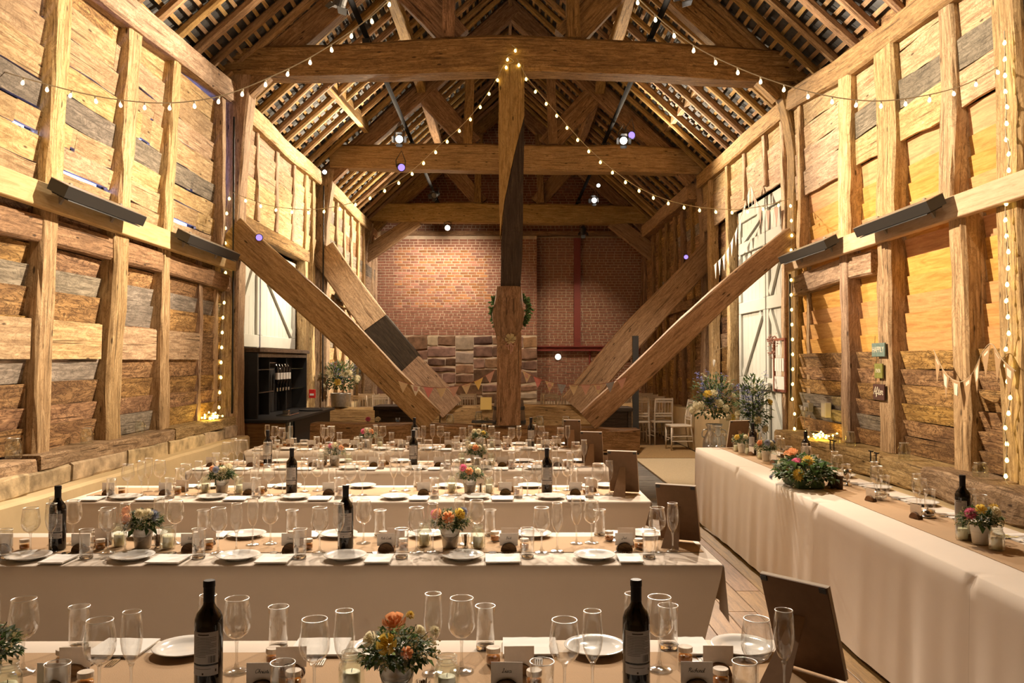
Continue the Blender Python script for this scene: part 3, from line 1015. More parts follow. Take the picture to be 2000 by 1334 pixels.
# rubble stone base of the left part
def rubble(xa, xb, za, zb, depth=0):
    "uneven blocks: split the face again and again"
    w, h = xb - xa, zb - za
    if (w > 1.25 or (w > 0.62 and w > 2.4 * h and RND.random() < .75)) and w >= h * 0.9:
        m_ = xa + w * RND.uniform(0.34, 0.66)
        rubble(xa, m_, za, zb, depth + 1); rubble(m_, xb, za, zb, depth + 1); return
    if h > 0.52 or (h > 0.40 and RND.random() < 0.45):
        m_ = za + h * RND.uniform(0.38, 0.62)
        rubble(xa, xb, za, m_, depth + 1); rubble(xa, xb, m_, zb, depth + 1); return
    g_ = RND.uniform(0.005, 0.014)
    mm = RND.choices([M_STONE, M_STONEP], [0.8, 0.2])[0]
    e_ = RND.uniform(-.012, .012)
    T('stone', mm, wall_back, [(xa + g_, YBACK + 0.055, (za + zb) / 2 + e_), ((xa + xb) / 2, YBACK + 0.05, (za + zb) / 2), (xb - g_, YBACK + 0.055, (za + zb) / 2 - e_)], 0.16, [h - g_ * 2 - RND.uniform(0, .03), h - g_ * 2, h - g_ * 2 - RND.uniform(0, .03)], n=6, wob=0.02, ch=0.45, rough=0.03)


rubble(-3.9, RX + 0.005, 0.0, 1.02); rubble(-3.9, -1.4, 1.02, 2.34); rubble(-1.4, RX + 0.005, 1.02, 2.34)
mb = MB()
box(mb, -3.7, 3.8, YBACK - 0.12, YBACK + 0.02, 5.08, 5.20)
mb.build('ledge', W_BEAM, wall_back)
# red steel on the right part
mb = MB(); a = at(1127, 470, YBACK + 0.2); b = at(1127, 678, YBACK + 0.2)
box(mb, a.x - 0.09, a.x + 0.09, YBACK + 0.16, YBACK + 0.26, b.z, 5.05)
steel = tag(mb.build('steel_upright', M_RED), 'red oxide steel upright fixed to the right part of the brick wall', 'steel post')
mb = MB(); bx = at(1250, 678, YBACK + 0.2).x + 0.6
zc = at(1127, 680, YBACK + 0.2).z
box(mb, RX + 0.02, bx, YBACK + 0.10, YBACK + 0.27, zc + 0.03, zc + 0.06)
box(mb, RX + 0.02, bx, YBACK + 0.16, YBACK + 0.20, zc - 0.05, zc + 0.03)
box(mb, RX + 0.02, bx, YBACK + 0.10, YBACK + 0.27, zc - 0.08, zc - 0.05)
tag(mb.build('steel_beam', M_RED), 'red oxide steel beam running across the right part of the brick wall', 'steel beam')
p = at(1152, 700, YBACK + 0.24)
mb = MB(); tube(mb, [(p.x, p.y, zc - 0.08), (p.x, p.y, 1.0)], 0.03, 8)
tag(mb.build('drop_pipe', M_RED), 'thin red pipe dropping from the steel beam on the brick wall', 'pipe')

# ------------------------------------------------------------------ roof
CX = 0.06
FOOT, RIDGE, HALF = 5.12, 8.55, 3.72


def roofpt(side, t, y, lift=0.0):
    "t=0 at the eaves, 1 at the ridge; lift = distance above the rafter's middle line"
    L_ = math.hypot(HALF, RIDGE - FOOT)
    nx, nz = (RIDGE - FOOT) / L_, HALF / L_
    return Vector((CX + side * HALF * (1 - t) + side * nx * lift, y, FOOT + (RIDGE - FOOT) * t + nz * lift))


dk = MB()
for s in (-1, 1):
    c = [roofpt(s, -0.12, -2.4, 0.20), roofpt(s, -0.12, 23.2, 0.20), roofpt(s, 1.06, 23.2, 0.20), roofpt(s, 1.06, -2.4, 0.20)]
    c2 = [roofpt(s, -0.12, -2.4, 0.26), roofpt(s, -0.12, 23.2, 0.26), roofpt(s, 1.06, 23.2, 0.26), roofpt(s, 1.06, -2.4, 0.26)]
    dk.add(c + c2, BOXF)
ceiling = tag(dk.build('ceiling', M_DECK), kind='structure')
SL = math.hypot(HALF, RIDGE - FOOT)
for s in (-1, 1):
    y = 2.2
    while y < 22.2:
        d = RND.uniform(0.085, 0.11)
        yy = y + RND.uniform(-0.03, 0.03)
        T('rafter', W_RAFT, ceiling, [roofpt(s, -0.04, yy), roofpt(s, 1.0, yy + RND.uniform(-.06, .06))], d, d, up=(0, 1, 0), n=9, wob=0.03, ch=0.5)
        y += 0.475
    nbt = 34
    for k in range(nbt):
        t = (k + 0.4) / nbt
        a, b = roofpt(s, t, 1.8, 0.070), roofpt(s, t, 22.35, 0.070)
        mb = MB()
        timber(mb, [a, b], 0.048, 0.026, up=(a - roofpt(s, t, 1.8, 0)).normalized(), n=10, wob=0.012, ch=0.12, rough=0.002)
        mb.build('batten', W_BATT, ceiling)
tl = MB()
for s in (-1, 1):
    for k in range(35):
        t0, t1 = (k - 0.5) / 34, (k + 1.0) / 34
        y = 1.6 + (0.12 if k % 2 else 0)
        while y < 22.4:
            w = RND.uniform(0.23, 0.28)
            la, lb = 0.122 + RND.uniform(-.006, .004), 0.092 + RND.uniform(-.003, .006)
            q = [roofpt(s, t0, y + .003, la), roofpt(s, t0, y + w - .003, la), roofpt(s, t1, y + w - .003, lb), roofpt(s, t1, y + .003, lb)]
            q2 = [p + Vector((s * 0.010, 0, 0.010)) for p in q]
            tl.add(q + q2, BOXF, None)
            y += w
tl.build('roof_tiles', M_TILE, ceiling, kind='stuff')
# ridge piece and purlins
for s in (-1, 1):
    for ya, yb in ((1.8, 10.3), (10.5, 15.3), (15.5, 22.3)):
        p = roofpt(s, 0.52, ya, -0.17); q = roofpt(s, 0.52, yb, -0.17)
        T('purlin', W_RAFT, ceiling, [p, q], 0.17, 0.19, n=16, wob=0.05)
T('ridge_piece', W_RAFT, ceiling, [(CX, 1.8, RIDGE - 0.12), (CX, 22.3, RIDGE - 0.12)], 0.06, 0.16, n=20, wob=0.03)


# ------------------------------------------------------------------ the three trusses
def truss(Y, label, tie, posts, lowbraces, kneebraces, zt, sillspec, upmat=W_BEAM):
    t = empty('roof_truss', (0, Y, 0), label, 'roof truss')
    for nm, mat, pts, w, h, kw in tie: T(nm, mat, t, pts, w, h, **kw)
    for nm, mat, pts, w, h, kw in posts: T(nm, mat, t, pts, w, h, up=(0, 1, 0), **kw)
    for nm, mat, pts, w, h, kw in lowbraces + kneebraces: T(nm, mat, t, pts, w, h, **kw)
    # above the tie: principal rafters, raking struts, queen struts, collar
    for s in (-1, 1):
        a, b = roofpt(s, 0.03, Y, -0.20), roofpt(s, 0.985, Y, -0.17)
        T('principal_rafter', upmat, t, [a, b], 0.20, 0.32, n=12, wob=0.05)
        c = roofpt(s, 0.52, Y, -0.34)
        T('raking_strut', upmat, t, [(CX + s * 0.70, Y, zt), (c.x, Y, c.z)], 0.18, 0.38, n=6, wob=0.03)
        zq = roofpt(s, 0.74, Y, -0.33)
        T('queen_strut', upmat, t, [(CX + s * 0.62 + 0.18 * s, Y - 0.14, zt), (zq.x, Y - 0.14, zq.z)], 0.10, 0.17, n=5, wob=0.03)
    return t


TA, TB, TC = YA, YB, YC
a0, a1, a2, a3, a4 = (at(428, 128, TA), at(700, 122, TA), at(1000, 113, TA), at(1250, 120, TA), at(1572, 140, TA))
tr = truss(
    TA, 'oak roof truss nearest the camera, with a tall central post and two long low braces',
    [('tie_beam', W_BEAM, [a0, a1, a2, a3, a4], 0.36, [0.33, 0.41, 0.45, 0.44, 0.38], dict(n=20, wob=0.03, ch=0.22))],
    [('post', W_STUD, [at(450, 862, TA), at(449, 640, TA), at(449, 430, TA), at(454, 300, TA), at(460, 150, TA)], [0.30, 0.29, 0.30, 0.38, 0.46], [0.30] * 5, dict(n=24, wob=0.03)),
     ('post', W_BEAM, [at(1568, 870, TA), at(1569, 640, TA), at(1568, 430, TA), at(1566, 300, TA), at(1548, 172, TA)], [0.30, 0.29, 0.30, 0.33, 0.42], [0.30] * 5, dict(n=24, wob=0.03))],
    [('low_brace', W_BRACE, [at(452, 452, TA - 0.12), at(640, 622, TA - 0.12), at(846, 822, TA - 0.12)], 0.20, [0.40, 0.36, 0.31], dict(n=14, wob=0.03)),
     ('low_brace', W_BRACE, [at(1549, 462, TA - 0.12), at(1350, 636, TA - 0.12), at(1148, 822, TA - 0.12)], 0.20, [0.24, 0.30, 0.27], dict(n=14, wob=0.03))],
    [], at(1000, 82, TA).z, None)
# central post: upper length, carved swelling, lower length
cp = at(997, 600, TA)
zt_, zb_ = at(997, 140, TA).z, at(997, 560, TA).z
def post_piece(name, mat, poly, y0, y1):
    "one piece of the upper central post: outline in the plane of the truss, given depth; edges a little worn"
    P = [at(px, py, TA) for px, py in poly]
    Q = []
    for i, p_ in enumerate(P):                         # extra points along each edge, slightly uneven
        q_ = P[(i + 1) % len(P)]
        k_ = max(1, int((q_ - p_).length / 0.18))
        for t_ in range(k_):
            w_ = p_.lerp(q_, t_ / k_)
            Q.append((w_.x + (0.006 * n1(w_.z * 4 + i, 3 + i) if t_ else 0), w_.z))
    n_ = len(Q)
    go = RND.uniform(0, 40)
    mb_ = MB()
    mb_.add([(x_, y0, z_) for x_, z_ in Q] + [(x_, y1, z_) for x_, z_ in Q], [tuple(range(n_)), tuple(range(2 * n_ - 1, n_ - 1, -1))] + [(i, n_ + i, n_ + (i + 1) % n_, (i + 1) % n_) for i in range(n_)],
            [(z_ + go, x_, 0.1) for x_, z_ in Q] + [(z_ + go, x_, 0.4) for x_, z_ in Q])
    mb_.build(name, mat, tr)


post_piece('central_post', W_BRACE, [(974, 138), (1023, 138), (1023.5, 236), (1004, 310), (985, 400), (977, 470), (975, 400), (974, 300)][::-1], TA - 0.22, TA + 0.10)
post_piece('central_post', W_NEARBLK, [(1023.5, 237), (1021, 400), (1020, 500), (1016, 562), (978, 562), (979, 480), (986, 400), (1005, 310)][::-1], TA - 0.215, TA + 0.10)  # near-black piece: a wedge on the right, full width lower down
T('post_swelling', W_BEAM, tr, [(cp.x - 0.02, TA - 0.08, at(997, 562, TA).z), (cp.x - 0.02, TA - 0.08, at(997, 590, TA).z), (cp.x - 0.02, TA - 0.10, at(997, 612, TA).z), (cp.x - 0.02, TA - 0.10, at(997, 635, TA).z), (cp.x - 0.02, TA - 0.07, at(997, 662, TA).z)],
  [0.34, 0.42, 0.46, 0.44, 0.34], [0.31, 0.37, 0.41, 0.38, 0.30], up=(1, 0, 0), n=16, wob=0.035, ch=0.5, rough=0.03)
T('central_post', W_BEAM, tr, [(cp.x - 0.02, TA - 0.06, at(995, 650, TA).z), (cp.x - 0.02, TA - 0.06, at(995, 828, TA).z)], 0.32, 0.30, up=(1, 0, 0), n=10, wob=0.015)
zs_ = at(997, 828, TA).z
T('sill_beam', W_BEAM, tr, [at(612, 846, TA), at(900, 850, TA), at(1245, 862, TA)], 0.36, [0.27, 0.26, 0.30], n=20, wob=0.03, rough=0.012)
pl = MB()
xx = at(620, 850, TA).x
zt2 = at(1100, 888, TA).z
while xx < at(1240, 850, TA).x - 0.1:
    l = RND.uniform(0.4, 0.8)
    b = min(xx + l, at(1240, 850, TA).x)
    T('plinth_stone', M_STONEP, tr, [(xx + 0.01, TA, zt2 / 2 + 0.01), (b - 0.01, TA, zt2 / 2 + 0.01)], 0.34, zt2 - 0.02, n=4, wob=0.02, ch=0.12, rough=0.02)
    xx = b
# wind braces in the roof plane between first and second truss
for s, p, q in ((-1, (636, 158), (716, 246)), (1, (1368, 158), (1300, 248))):
    a, b = at(*p, 12.6), at(*q, 15.1)
    T('wind_brace', W_RAFT, ceiling, [a, b], 0.09, 0.24, n=6, wob=0.02, up=(0, 0, 1))

b0, b1, b2 = at(648, 308, TB), at(1000, 312, TB), at(1392, 322, TB)
truss(
    TB, 'oak roof truss in the middle of the barn, behind the central post',
    [('tie_beam', W_BRACE, [b0, at(820, 310, TB), b1, at(1200, 314, TB), b2], 0.36, [0.42, 0.49, 0.50, 0.50, 0.46], dict(n=20, wob=0.03, ch=0.22))],
    [('post', W_PALE, [at(622, 815, TB), at(620, 560, TB), at(622, 440, TB), at(632, 332, TB)], [0.36, 0.36, 0.36, 0.48], [0.30] * 4, dict(n=18, wob=0.02)),
     ('post', W_STUD, [at(1390, 815, TB), at(1391, 560, TB), at(1390, 440, TB), at(1380, 338, TB)], [0.36, 0.36, 0.40, 0.46], [0.30] * 4, dict(n=18, wob=0.02))],
    [('low_brace', W_PALE, [at(630, 490, TB - 0.12), at(733, 632, TB - 0.12)], 0.24, 0.50, dict(n=8, wob=0.03)),
     ('low_brace', W_NEARBLK, [at(733, 632, TB - 0.12), at(800, 712, TB - 0.12)], 0.24, 0.50, dict(n=6, wob=0.02)),  # near-black middle length of the left brace
     ('low_brace', W_BRACE, [at(800, 712, TB - 0.12), at(882, 800, TB - 0.12)], 0.24, 0.48, dict(n=6, wob=0.03)),
     ('low_brace', W_BRACE, [at(1392, 484, TB - 0.12), at(1250, 640, TB - 0.12), at(1118, 792, TB - 0.12)], 0.24, [0.42, 0.50, 0.48], dict(n=12, wob=0.03))],
    [], at(1000, 286, TB).z, None)
tb = bpy.data.objects['roof_truss.001']
T('sill_beam', W_BRACE, tb, [at(640, 812, TB), at(860, 816, TB)], 0.4, 0.34, n=10, wob=0.03)
T('sill_beam', W_BRACE, tb, [at(862, 814, TB), at(1236, 810, TB)], 0.4, 0.40, n=12, wob=0.04)
mb = MB(); box(mb, at(640, 812, TB).x, at(1236, 810, TB).x, TB - 0.18, TB + 0.18, 0, 0.48)
mb.build('plinth', M_STONEP, tb)
T('central_post', W_BEAM, tb, [(CX - 0.05, TB, at(1000, 337, TB).z), (CX - 0.05, TB, 0.9)], 0.2, 0.2, up=(1, 0, 0), n=8) if False else None

c0, c1, c2 = at(706, 415, TC), at(1000, 418, TC), at(1302, 422, TC)
truss(
    TC, 'oak roof truss farthest from the camera, two knee braces before the brick wall',
    [('tie_beam', W_BRACE, [c0, at(850, 416, TC), c1, at(1150, 420, TC), c2], 0.34, [0.44, 0.50, 0.50, 0.50, 0.44], dict(n=18, wob=0.03, ch=0.22))],
    [('post', W_PALE, [at(708, 790, TC), at(706, 560, TC), at(704, 500, TC), at(712, 436, TC)], [0.28, 0.28, 0.34, 0.50], [0.30] * 4, dict(n=16, wob=0.02)),
     ('post', W_BEAM, [at(1300, 790, TC), at(1300, 560, TC), at(1300, 500, TC), at(1294, 440, TC)], [0.34, 0.34, 0.38, 0.50], [0.30] * 4, dict(n=16, wob=0.02))],
    [],
    [('knee_brace', W_BRACE, [at(706, 505, TC), at(752, 474, TC), at(815, 430, TC)], 0.18, [0.36, 0.36, 0.36], dict(n=8, wob=0.02)),
     ('knee_brace', W_BRACE, [at(1304, 520, TC), at(1255, 478, TC), at(1196, 432, TC)], 0.18, [0.36, 0.36, 0.36], dict(n=8, wob=0.02))],
    at(1000, 398, TC).z, None)

# slim black post under the right low brace of the middle truss
mb = MB(); p = at(1241, 700, 14.4)
box(mb, p.x - 0.05, p.x + 0.05, 14.35, 14.45, 0.0, at(1241, 656, 14.4).z)
tag(mb.build('support_post', M_BLACKP), 'slim black upright post standing at the right end of the sill beams', 'post')

# ------------------------------------------------------------------ doors
def plank_door(root, X, side, ya, yb, z0, z1, npl, ledges, braces, mat):
    "side: +1 left wall (faces +X).  planks, ledges and braces are parts."
    w = (yb - ya) / npl
    for k in range(npl):
        mb = MB()
        x0, x1 = (X - 0.03, X) if side > 0 else (X, X + 0.03)
        bevbox(mb, x0, x1, ya + k * w + 0.002, ya + (k + 1) * w - 0.002, z0, z1, 0.006, axis=2)
        mb.build('plank', mat, root)
    for za, zb in ledges:
        mb = MB()
        x0, x1 = (X + 0.001, X + 0.04) if side > 0 else (X - 0.04, X - 0.001)
        bevbox(mb, x0, x1, ya + 0.01, yb - 0.01, za, zb, 0.006, axis=1)
        mb.build('ledge', mat, root)
    for (y0, za), (y1, zb) in braces:
        xm = X + side * 0.02
        T('brace', mat, root, [(xm, y0, za), (xm, y1, zb)], 0.036, 0.12, n=2, wob=0.0, rough=0.0, up=(0, 0, 1), ch=0.1)
    for y_ in (ya + 0.005, yb - 0.105):
        mb = MB()
        x0, x1 = (X + 0.001, X + 0.04) if side > 0 else (X - 0.04, X - 0.001)
        for (l0, l1), (m0, m1) in zip(ledges[:-1], ledges[1:]):
            bevbox(mb, x0, x1, y_, y_ + 0.10, l1 + 0.002, m0 - 0.002, 0.006, axis=2)
        mb.build('stile', mat, root)


door_1 = empty('door_1', (-3.72, 12.5, 0), kind='structure')
LZ = [(0.15, 0.33), (1.85, 2.03), (3.15, 3.33)]
plank_door(door_1, -3.70, 1, 11.0, 12.14, 0.02, 3.36, 6, LZ, [((11.15, 2.10), (12.0, 3.08))], M_DOOR)
plank_door(door_1, -3.70, 1, 12.19, 14.2, 0.02, 3.36, 9, LZ, [((14.0, 2.10), (12.35, 3.08))], M_DOOR)
door_2 = empty('door_2', (3.80, 12.0, 0), kind='structure')
LZ2 = [(0.10, 0.26), (1.22, 1.40), (2.40, 2.58), (3.35, 3.53), (3.86, 4.04)]
plank_door(door_2, 3.80, -1, 11.88, 13.25, 0.02, 4.06, 7, LZ2, [((13.05, 1.44), (12.1, 2.36)), ((13.05, 0.30), (12.1, 1.18)), ((12.1, 3.82), (13.05, 3.56))], M_DOOR)
plank_door(door_2, 3.80, -1, 10.80, 11.85, 0.02, 4.06, 6, LZ2, [((11.70, 2.36), (10.95, 1.44)), ((11.7, 1.18), (10.95, 0.30)), ((10.95, 3.56), (11.7, 2.62))], M_DOOR)
mb = MB(); bevbox(mb, 3.70, 3.745, 11.6, 12.3, 1.24, 1.34, 0.006, axis=1)
mb.build('bolt_bar', M_DOOR, door_2)


# ------------------------------------------------------------------ tables and cloths
TZ = 0.745                                            # wooden top; cloth lies at 0.75
CZ = 0.7505


def trestle_table(L_, W, loc, rz, label, group):
    t = empty('trestle_table', loc, label, 'table', group, rz=rz)
    mb = MB(); bevbox(mb, 0.01, L_ - 0.01, 0.01, W - 0.01, TZ - 0.03, TZ, 0.004)
    mb.build('tabletop', W_PINE, t, world=False)
    for xx in (0.12, L_ - 0.12):
        for yy in (0.08, W - 0.08):
            mb = MB(); tube(mb, [(xx, yy, 0.001), (xx, yy, TZ - 0.03)], 0.016, 8)
            mb.build('leg', M_BLACK, t, world=False)
    return t


def tablecloth(name, L_, W, loc, rz, hem_f, hem_b, side0, side1, wave, label, cat, group, mat=None, slant=0.12, seed=1, dip=False, xo=0.0, ends=(1, 1)):
    """local frame: x along the table, y from the near edge to the far edge.  hem_f/hem_b: height of hem above floor."""
    mb = MB()
    nx, ny, nd = 90, 8, 14
    e = 0.008
    X = [-e + (L_ + 2 * e) * i / nx for i in range(nx + 1)]
    rows = []                                          # profile rows from near hem up over the top to the far hem
    for j in range(nd, 0, -1):
        t = j / nd
        rows.append(('f', t))
    rows.append(('e', 0))
    for j in range(ny + 1): rows.append(('t', j / ny))
    rows.append(('e', 1))
    for j in range(1, nd + 1): rows.append(('b', j / nd))
    v = []
    for kind, t in rows:
        for i, x in enumerate(X):
            fold = n1((x + xo) * 2.3, seed) * 0.6 + n1((x + xo) * 6.1, seed + 4) * 0.4
            if kind == 't':
                z = CZ + 0.0006 * noise.noise(Vector((x * 6, t * 4, seed)))
                if dip: z += 0.0
                v.append((x, 0.012 + (W - 0.024) * t, z))
            elif kind == 'e':
                kk = 0.0
                if t == 0 and not ends[1]: kk = max(kk, 1 - abs(L_ - x) / 0.035)
                if t == 0 and not ends[0]: kk = max(kk, 1 - abs(x) / 0.035)
                v.append((x, (-0.002 if t == 0 else W + 0.002) + 0.020 * kk, CZ - 0.004 - 0.012 * kk))
            else:
                hem = hem_f if kind == 'f' else hem_b
                drop = (CZ - 0.012) - ((CZ - 0.012) - hem - 0.006 * n1((x + xo) * 4, seed + 8)) * t
                out = 0.008 + (wave * (fold + 0.55) * t ** 0.8) + 0.012 * t
                xs = x
                u = (x - X[0]) / (X[-1] - X[0])
                xs = x - ends[1] * slant * t * max(0, (u - 0.90) / 0.10) ** 1.5 + ends[0] * slant * t * max(0, (0.10 - u) / 0.10) ** 1.5
                v.append((xs, -out if kind == 'f' else W + out, drop))
    n = nx + 1
    f = []
    for r in range(len(rows) - 1):
        for i in range(nx):
            f.append((r * n + i, r * n + i + 1, (r + 1) * n + i + 1, (r + 1) * n + i))
    mb.add(v, f)
    for sx, drop, sg in ((-e, side0, -1), (L_ + e, side1, 1)):           # the short end drops
        if not drop: continue
        nn = 16
        sv = []
        for r in range(6):
            t = r / 5
            for k in range(nn + 1):
                y = W * k / nn
                bulge = 0.006 + 0.022 * t * (0.5 + 0.5 * math.sin(k * 1.7 + seed))
                edge = max(0, 1 - k / 3.0) + max(0, 1 - (nn - k) / 3.0)
                sv.append((sx + sg * bulge, y, CZ - 0.004 - (drop + 0.05 * edge) * t))
        sf = []
        for r in range(5):
            for k in range(nn):
                q = (r * (nn + 1) + k, r * (nn + 1) + k + 1, (r + 1) * (nn + 1) + k + 1, (r + 1) * (nn + 1) + k)
                sf.append(q if sg < 0 else q[::-1])
        mb.add(sv, sf)
    o = mb.build(name, mat or M_CLOTH, None, smooth=True, world=False)
    o.location = loc
    o.rotation_euler = (0, 0, rz)
    return tag(o, label, cat, group)


def runner(L_, y0, y1, loc, rz, label, over=0.0, over0=0.0):
    mb = MB()
    nx = 60
    v, f = [], []
    for i in range(nx + 1):
        x = L_ * i / nx
        a = y0 + 0.004 * n1(x * 3, 5); b = y1 + 0.004 * n1(x * 3, 9)
        for yy, zz in ((a, CZ + 0.0012), (a, CZ + 0.0030), (b, CZ + 0.0030), (b, CZ + 0.0012)):
            v.append((x, yy, zz + 0.0003 * noise.noise(Vector((x * 9, yy * 9, 2)))))
    for i in range(nx):
        for k in range(4):
            l = (k + 1) % 4
            f.append((i * 4 + k, i * 4 + l, (i + 1) * 4 + l, (i + 1) * 4 + k))
    mb.add(v, [q[::-1] for q in f])
    if over:                                           # end hanging over the edge, outside the cloth
        xa = L_
        mb.add([(xa, y0, CZ + .0030), (xa, y1, CZ + .0030), (xa + 0.055, y1, CZ - 0.01), (xa + 0.055, y0, CZ - 0.01), (xa + 0.065, y1, CZ - over), (xa + 0.065, y0, CZ - over)],
               [(0, 3, 2, 1), (3, 5, 4, 2)])
    o = mb.build('table_runner', M_HESS, None, world=False)
    o.location = loc
    o.rotation_euler = (0, 0, rz)
    return tag(o, label, 'table runner', 'hessian runners')


TN = ['nearest guest table', 'second guest table', 'third guest table', 'fourth guest table', 'farthest guest table']
FRONT = [1.97, 3.63, 5.26, 6.72, 8.20]
XL0, XR0 = -2.83, 0.945
TW = 0.70
for k, F in enumerate(FRONT):
    xl = XL0 + (0.22 if k >= 3 else 0)
    xr = XR0 - (0.10 if k >= 3 else 0) - (0.03 if k == 2 else 0)
    trestle_table(xr - xl, TW, (xl, F, 0), 0, 'long trestle table hidden under the white cloth of the ' + TN[k], 'long guest tables')
    tablecloth('tablecloth', xr - xl, TW, (xl, F, 0), 0, 0.16, 0.30, 0.20, 0.20, 0.010, 'white linen cloth draped over the ' + TN[k], 'tablecloth', 'guest table cloths', seed=3 + k * 11, slant=0.16)
    runner(xr - xl - 0.05, 0.235, 0.575, (xl + 0.03, F, 0), 0, 'brown hessian runner along the ' + TN[k])
    FRONT[k] = F

# top table on the right: four cloth-covered tables end to end, facing the room
RY = [8.52, 6.98, 5.22, 3.47, 1.72]
RX0, RW = 1.965, 0.74
RN = ['far end of the top table', 'top table below the large low flowers', 'top table stretch with the service bell', 'top table end nearest the camera']
for k in range(4):
    ln = RY[k] - RY[k + 1]
    trestle_table(ln - 0.10, RW, (RX0, RY[k] - 0.050, 0), -PI / 2, 'trestle table under cloth at the ' + RN[k], 'top table trestles')
    tablecloth('tablecloth', ln - 0.0165, RW, (RX0, RY[k] - 0.0083, 0), -PI / 2, 0.035, 0.30, 0.68 if k == 0 else 0.0, 0.0, 0.022, 'floor-length white cloth at the ' + RN[k], 'tablecloth', 'top table cloths', seed=70, slant=0.05, xo=-RY[k], ends=(1 if k == 0 else 0, 0))
runner(RY[0] - RY[4] - 0.1, 0.235, 0.56, (RX0, RY[0] - 0.05, 0), -PI / 2, 'brown hessian runner along the top table')

# ------------------------------------------------------------------ tableware prototypes (built once, copied)
def cup(mb, outer, th, seg):
    "a vessel wall: outer profile going up, then back down inside"
    inner = [(max(r - th, 0.0005), z + (th if i == 0 else 0)) for i, (r, z) in enumerate(outer)][::-1]
    lathe(mb, outer + inner, seg)
    return mb


def wineglass():
    r = empty('wine_glass')
    mb = MB(); cup(mb, [(0.004, 0.094), (0.016, 0.098), (0.030, 0.109), (0.0385, 0.124), (0.0415, 0.140), (0.0405, 0.160), (0.0370, 0.185), (0.0335, 0.209)], 0.0011, 28)
    mb.build('bowl', G_THIN, r, smooth=True, world=False)
    mb = MB(); lathe(mb, [(0.0345, 0.0), (0.0355, 0.0015), (0.030, 0.004), (0.016, 0.008), (0.0065, 0.015), (0.0042, 0.030), (0.0040, 0.070), (0.0052, 0.085), (0.0085, 0.0935), (0.004, 0.095)], 20, cap0=True, cap1=True)
    mb.build('stem', G_THICK, r, smooth=True, world=False)
    mb = MB(); tube(mb, [(0.0331 * math.cos(a * PI / 14), 0.0331 * math.sin(a * PI / 14), 0.209) for a in range(29)], 0.0012, 6, caps=False)
    mb.build('rim', G_RIM, r, smooth=True, world=False)
    return r


def flute():
    r = empty('champagne_flute')
    mb = MB(); cup(mb, [(0.004, 0.088), (0.010, 0.094), (0.018, 0.108), (0.0245, 0.126), (0.0280, 0.148), (0.0285, 0.165), (0.0265, 0.195), (0.0235, 0.226)], 0.0010, 26)
    mb.build('bowl', G_THIN, r, smooth=True, world=False)
    mb = MB(); lathe(mb, [(0.031, 0.0), (0.032, 0.0015), (0.027, 0.004), (0.014, 0.007), (0.0055, 0.013), (0.0038, 0.028), (0.0038, 0.066), (0.0052, 0.080), (0.0080, 0.089), (0.004, 0.091)], 20, cap0=True, cap1=True)
    mb.build('stem', G_THICK, r, smooth=True, world=False)
    mb = MB(); tube(mb, [(0.0231 * math.cos(a * PI / 13), 0.0231 * math.sin(a * PI / 13), 0.226) for a in range(27)], 0.0012, 6, caps=False)
    mb.build('rim', G_RIM, r, smooth=True, world=False)
    return r


def tumbler():
    r = empty('tumbler')
    mb = MB(); cup(mb, [(0.0285, 0.011), (0.0295, 0.04), (0.0305, 0.09), (0.0315, 0.132)], 0.0014, 26)
    mb.build('bowl', G_THIN, r, smooth=True, world=False)
    mb = MB(); lathe(mb, [(0.0270, 0.0), (0.0285, 0.002), (0.0287, 0.010), (0.027, 0.0125), (0.0005, 0.0125)], 24, cap0=True)
    mb.build('base', G_SOLID, r, smooth=True, world=False)
    mb = MB(); tube(mb, [(0.0310 * math.cos(a * PI / 13), 0.0310 * math.sin(a * PI / 13), 0.132) for a in range(27)], 0.0012, 6, caps=False)
    mb.build('rim', G_RIM, r, smooth=True, world=False)
    return r


def plate():
    mb = MB()
    lathe(mb, [(0.052, 0.0), (0.056, 0.004), (0.062, 0.007), (0.080, 0.013), (0.0955, 0.0185), (0.0970, 0.0200), (0.0955, 0.0215), (0.080, 0.0165), (0.066, 0.0115), (0.060, 0.0085), (0.0005, 0.0080)], 40, cap0=True)
    return mb.build('dinner_plate', M_CERAM, None, smooth=True, world=False)


def napkin():
    mb = MB()
    for k, (z0, z1, d) in enumerate(((0, 0.0035, 0.0), (0.0037, 0.0070, 0.002))):
        nx = 5
        v, f = [], []
        for i in range(nx + 1):
            for j in range(nx + 1):
                x = -0.083 + 0.166 * i / nx + d * (1 if i else 0)
                y = -0.075 + 0.150 * j / nx - d
                w = 0.0012 * noise.noise(Vector((i * .8, j * .8, k)))
                v.append((x, y, z1 + max(-0.001, w)))
        for i in range(nx + 1):
            for j in range(nx + 1):
                x, y, z = v[i * (nx + 1) + j]
                v.append((x, y, z0))
        m = (nx + 1) ** 2
        for i in range(nx):
            for j in range(nx):
                a = i * (nx + 1) + j
                f.append((a, a + nx + 1, a + nx + 2, a + 1))
                f.append((m + a, m + a + 1, m + a + nx + 2, m + a + nx + 1))
        for i in range(nx):
            a, b = i * (nx + 1), (i + 1) * (nx + 1)
            f.append((a, m + a, m + b, b)); f.append((b + nx, m + b + nx, m + a + nx, a + nx))
            f.append((i + 1, m + i + 1, m + i, i)); a = nx * (nx + 1) + i
            f.append((a, m + a, m + a + 1, a + 1))
        mb.add(v, f)
    return mb.build('napkin', M_NAPKIN, None, world=False)


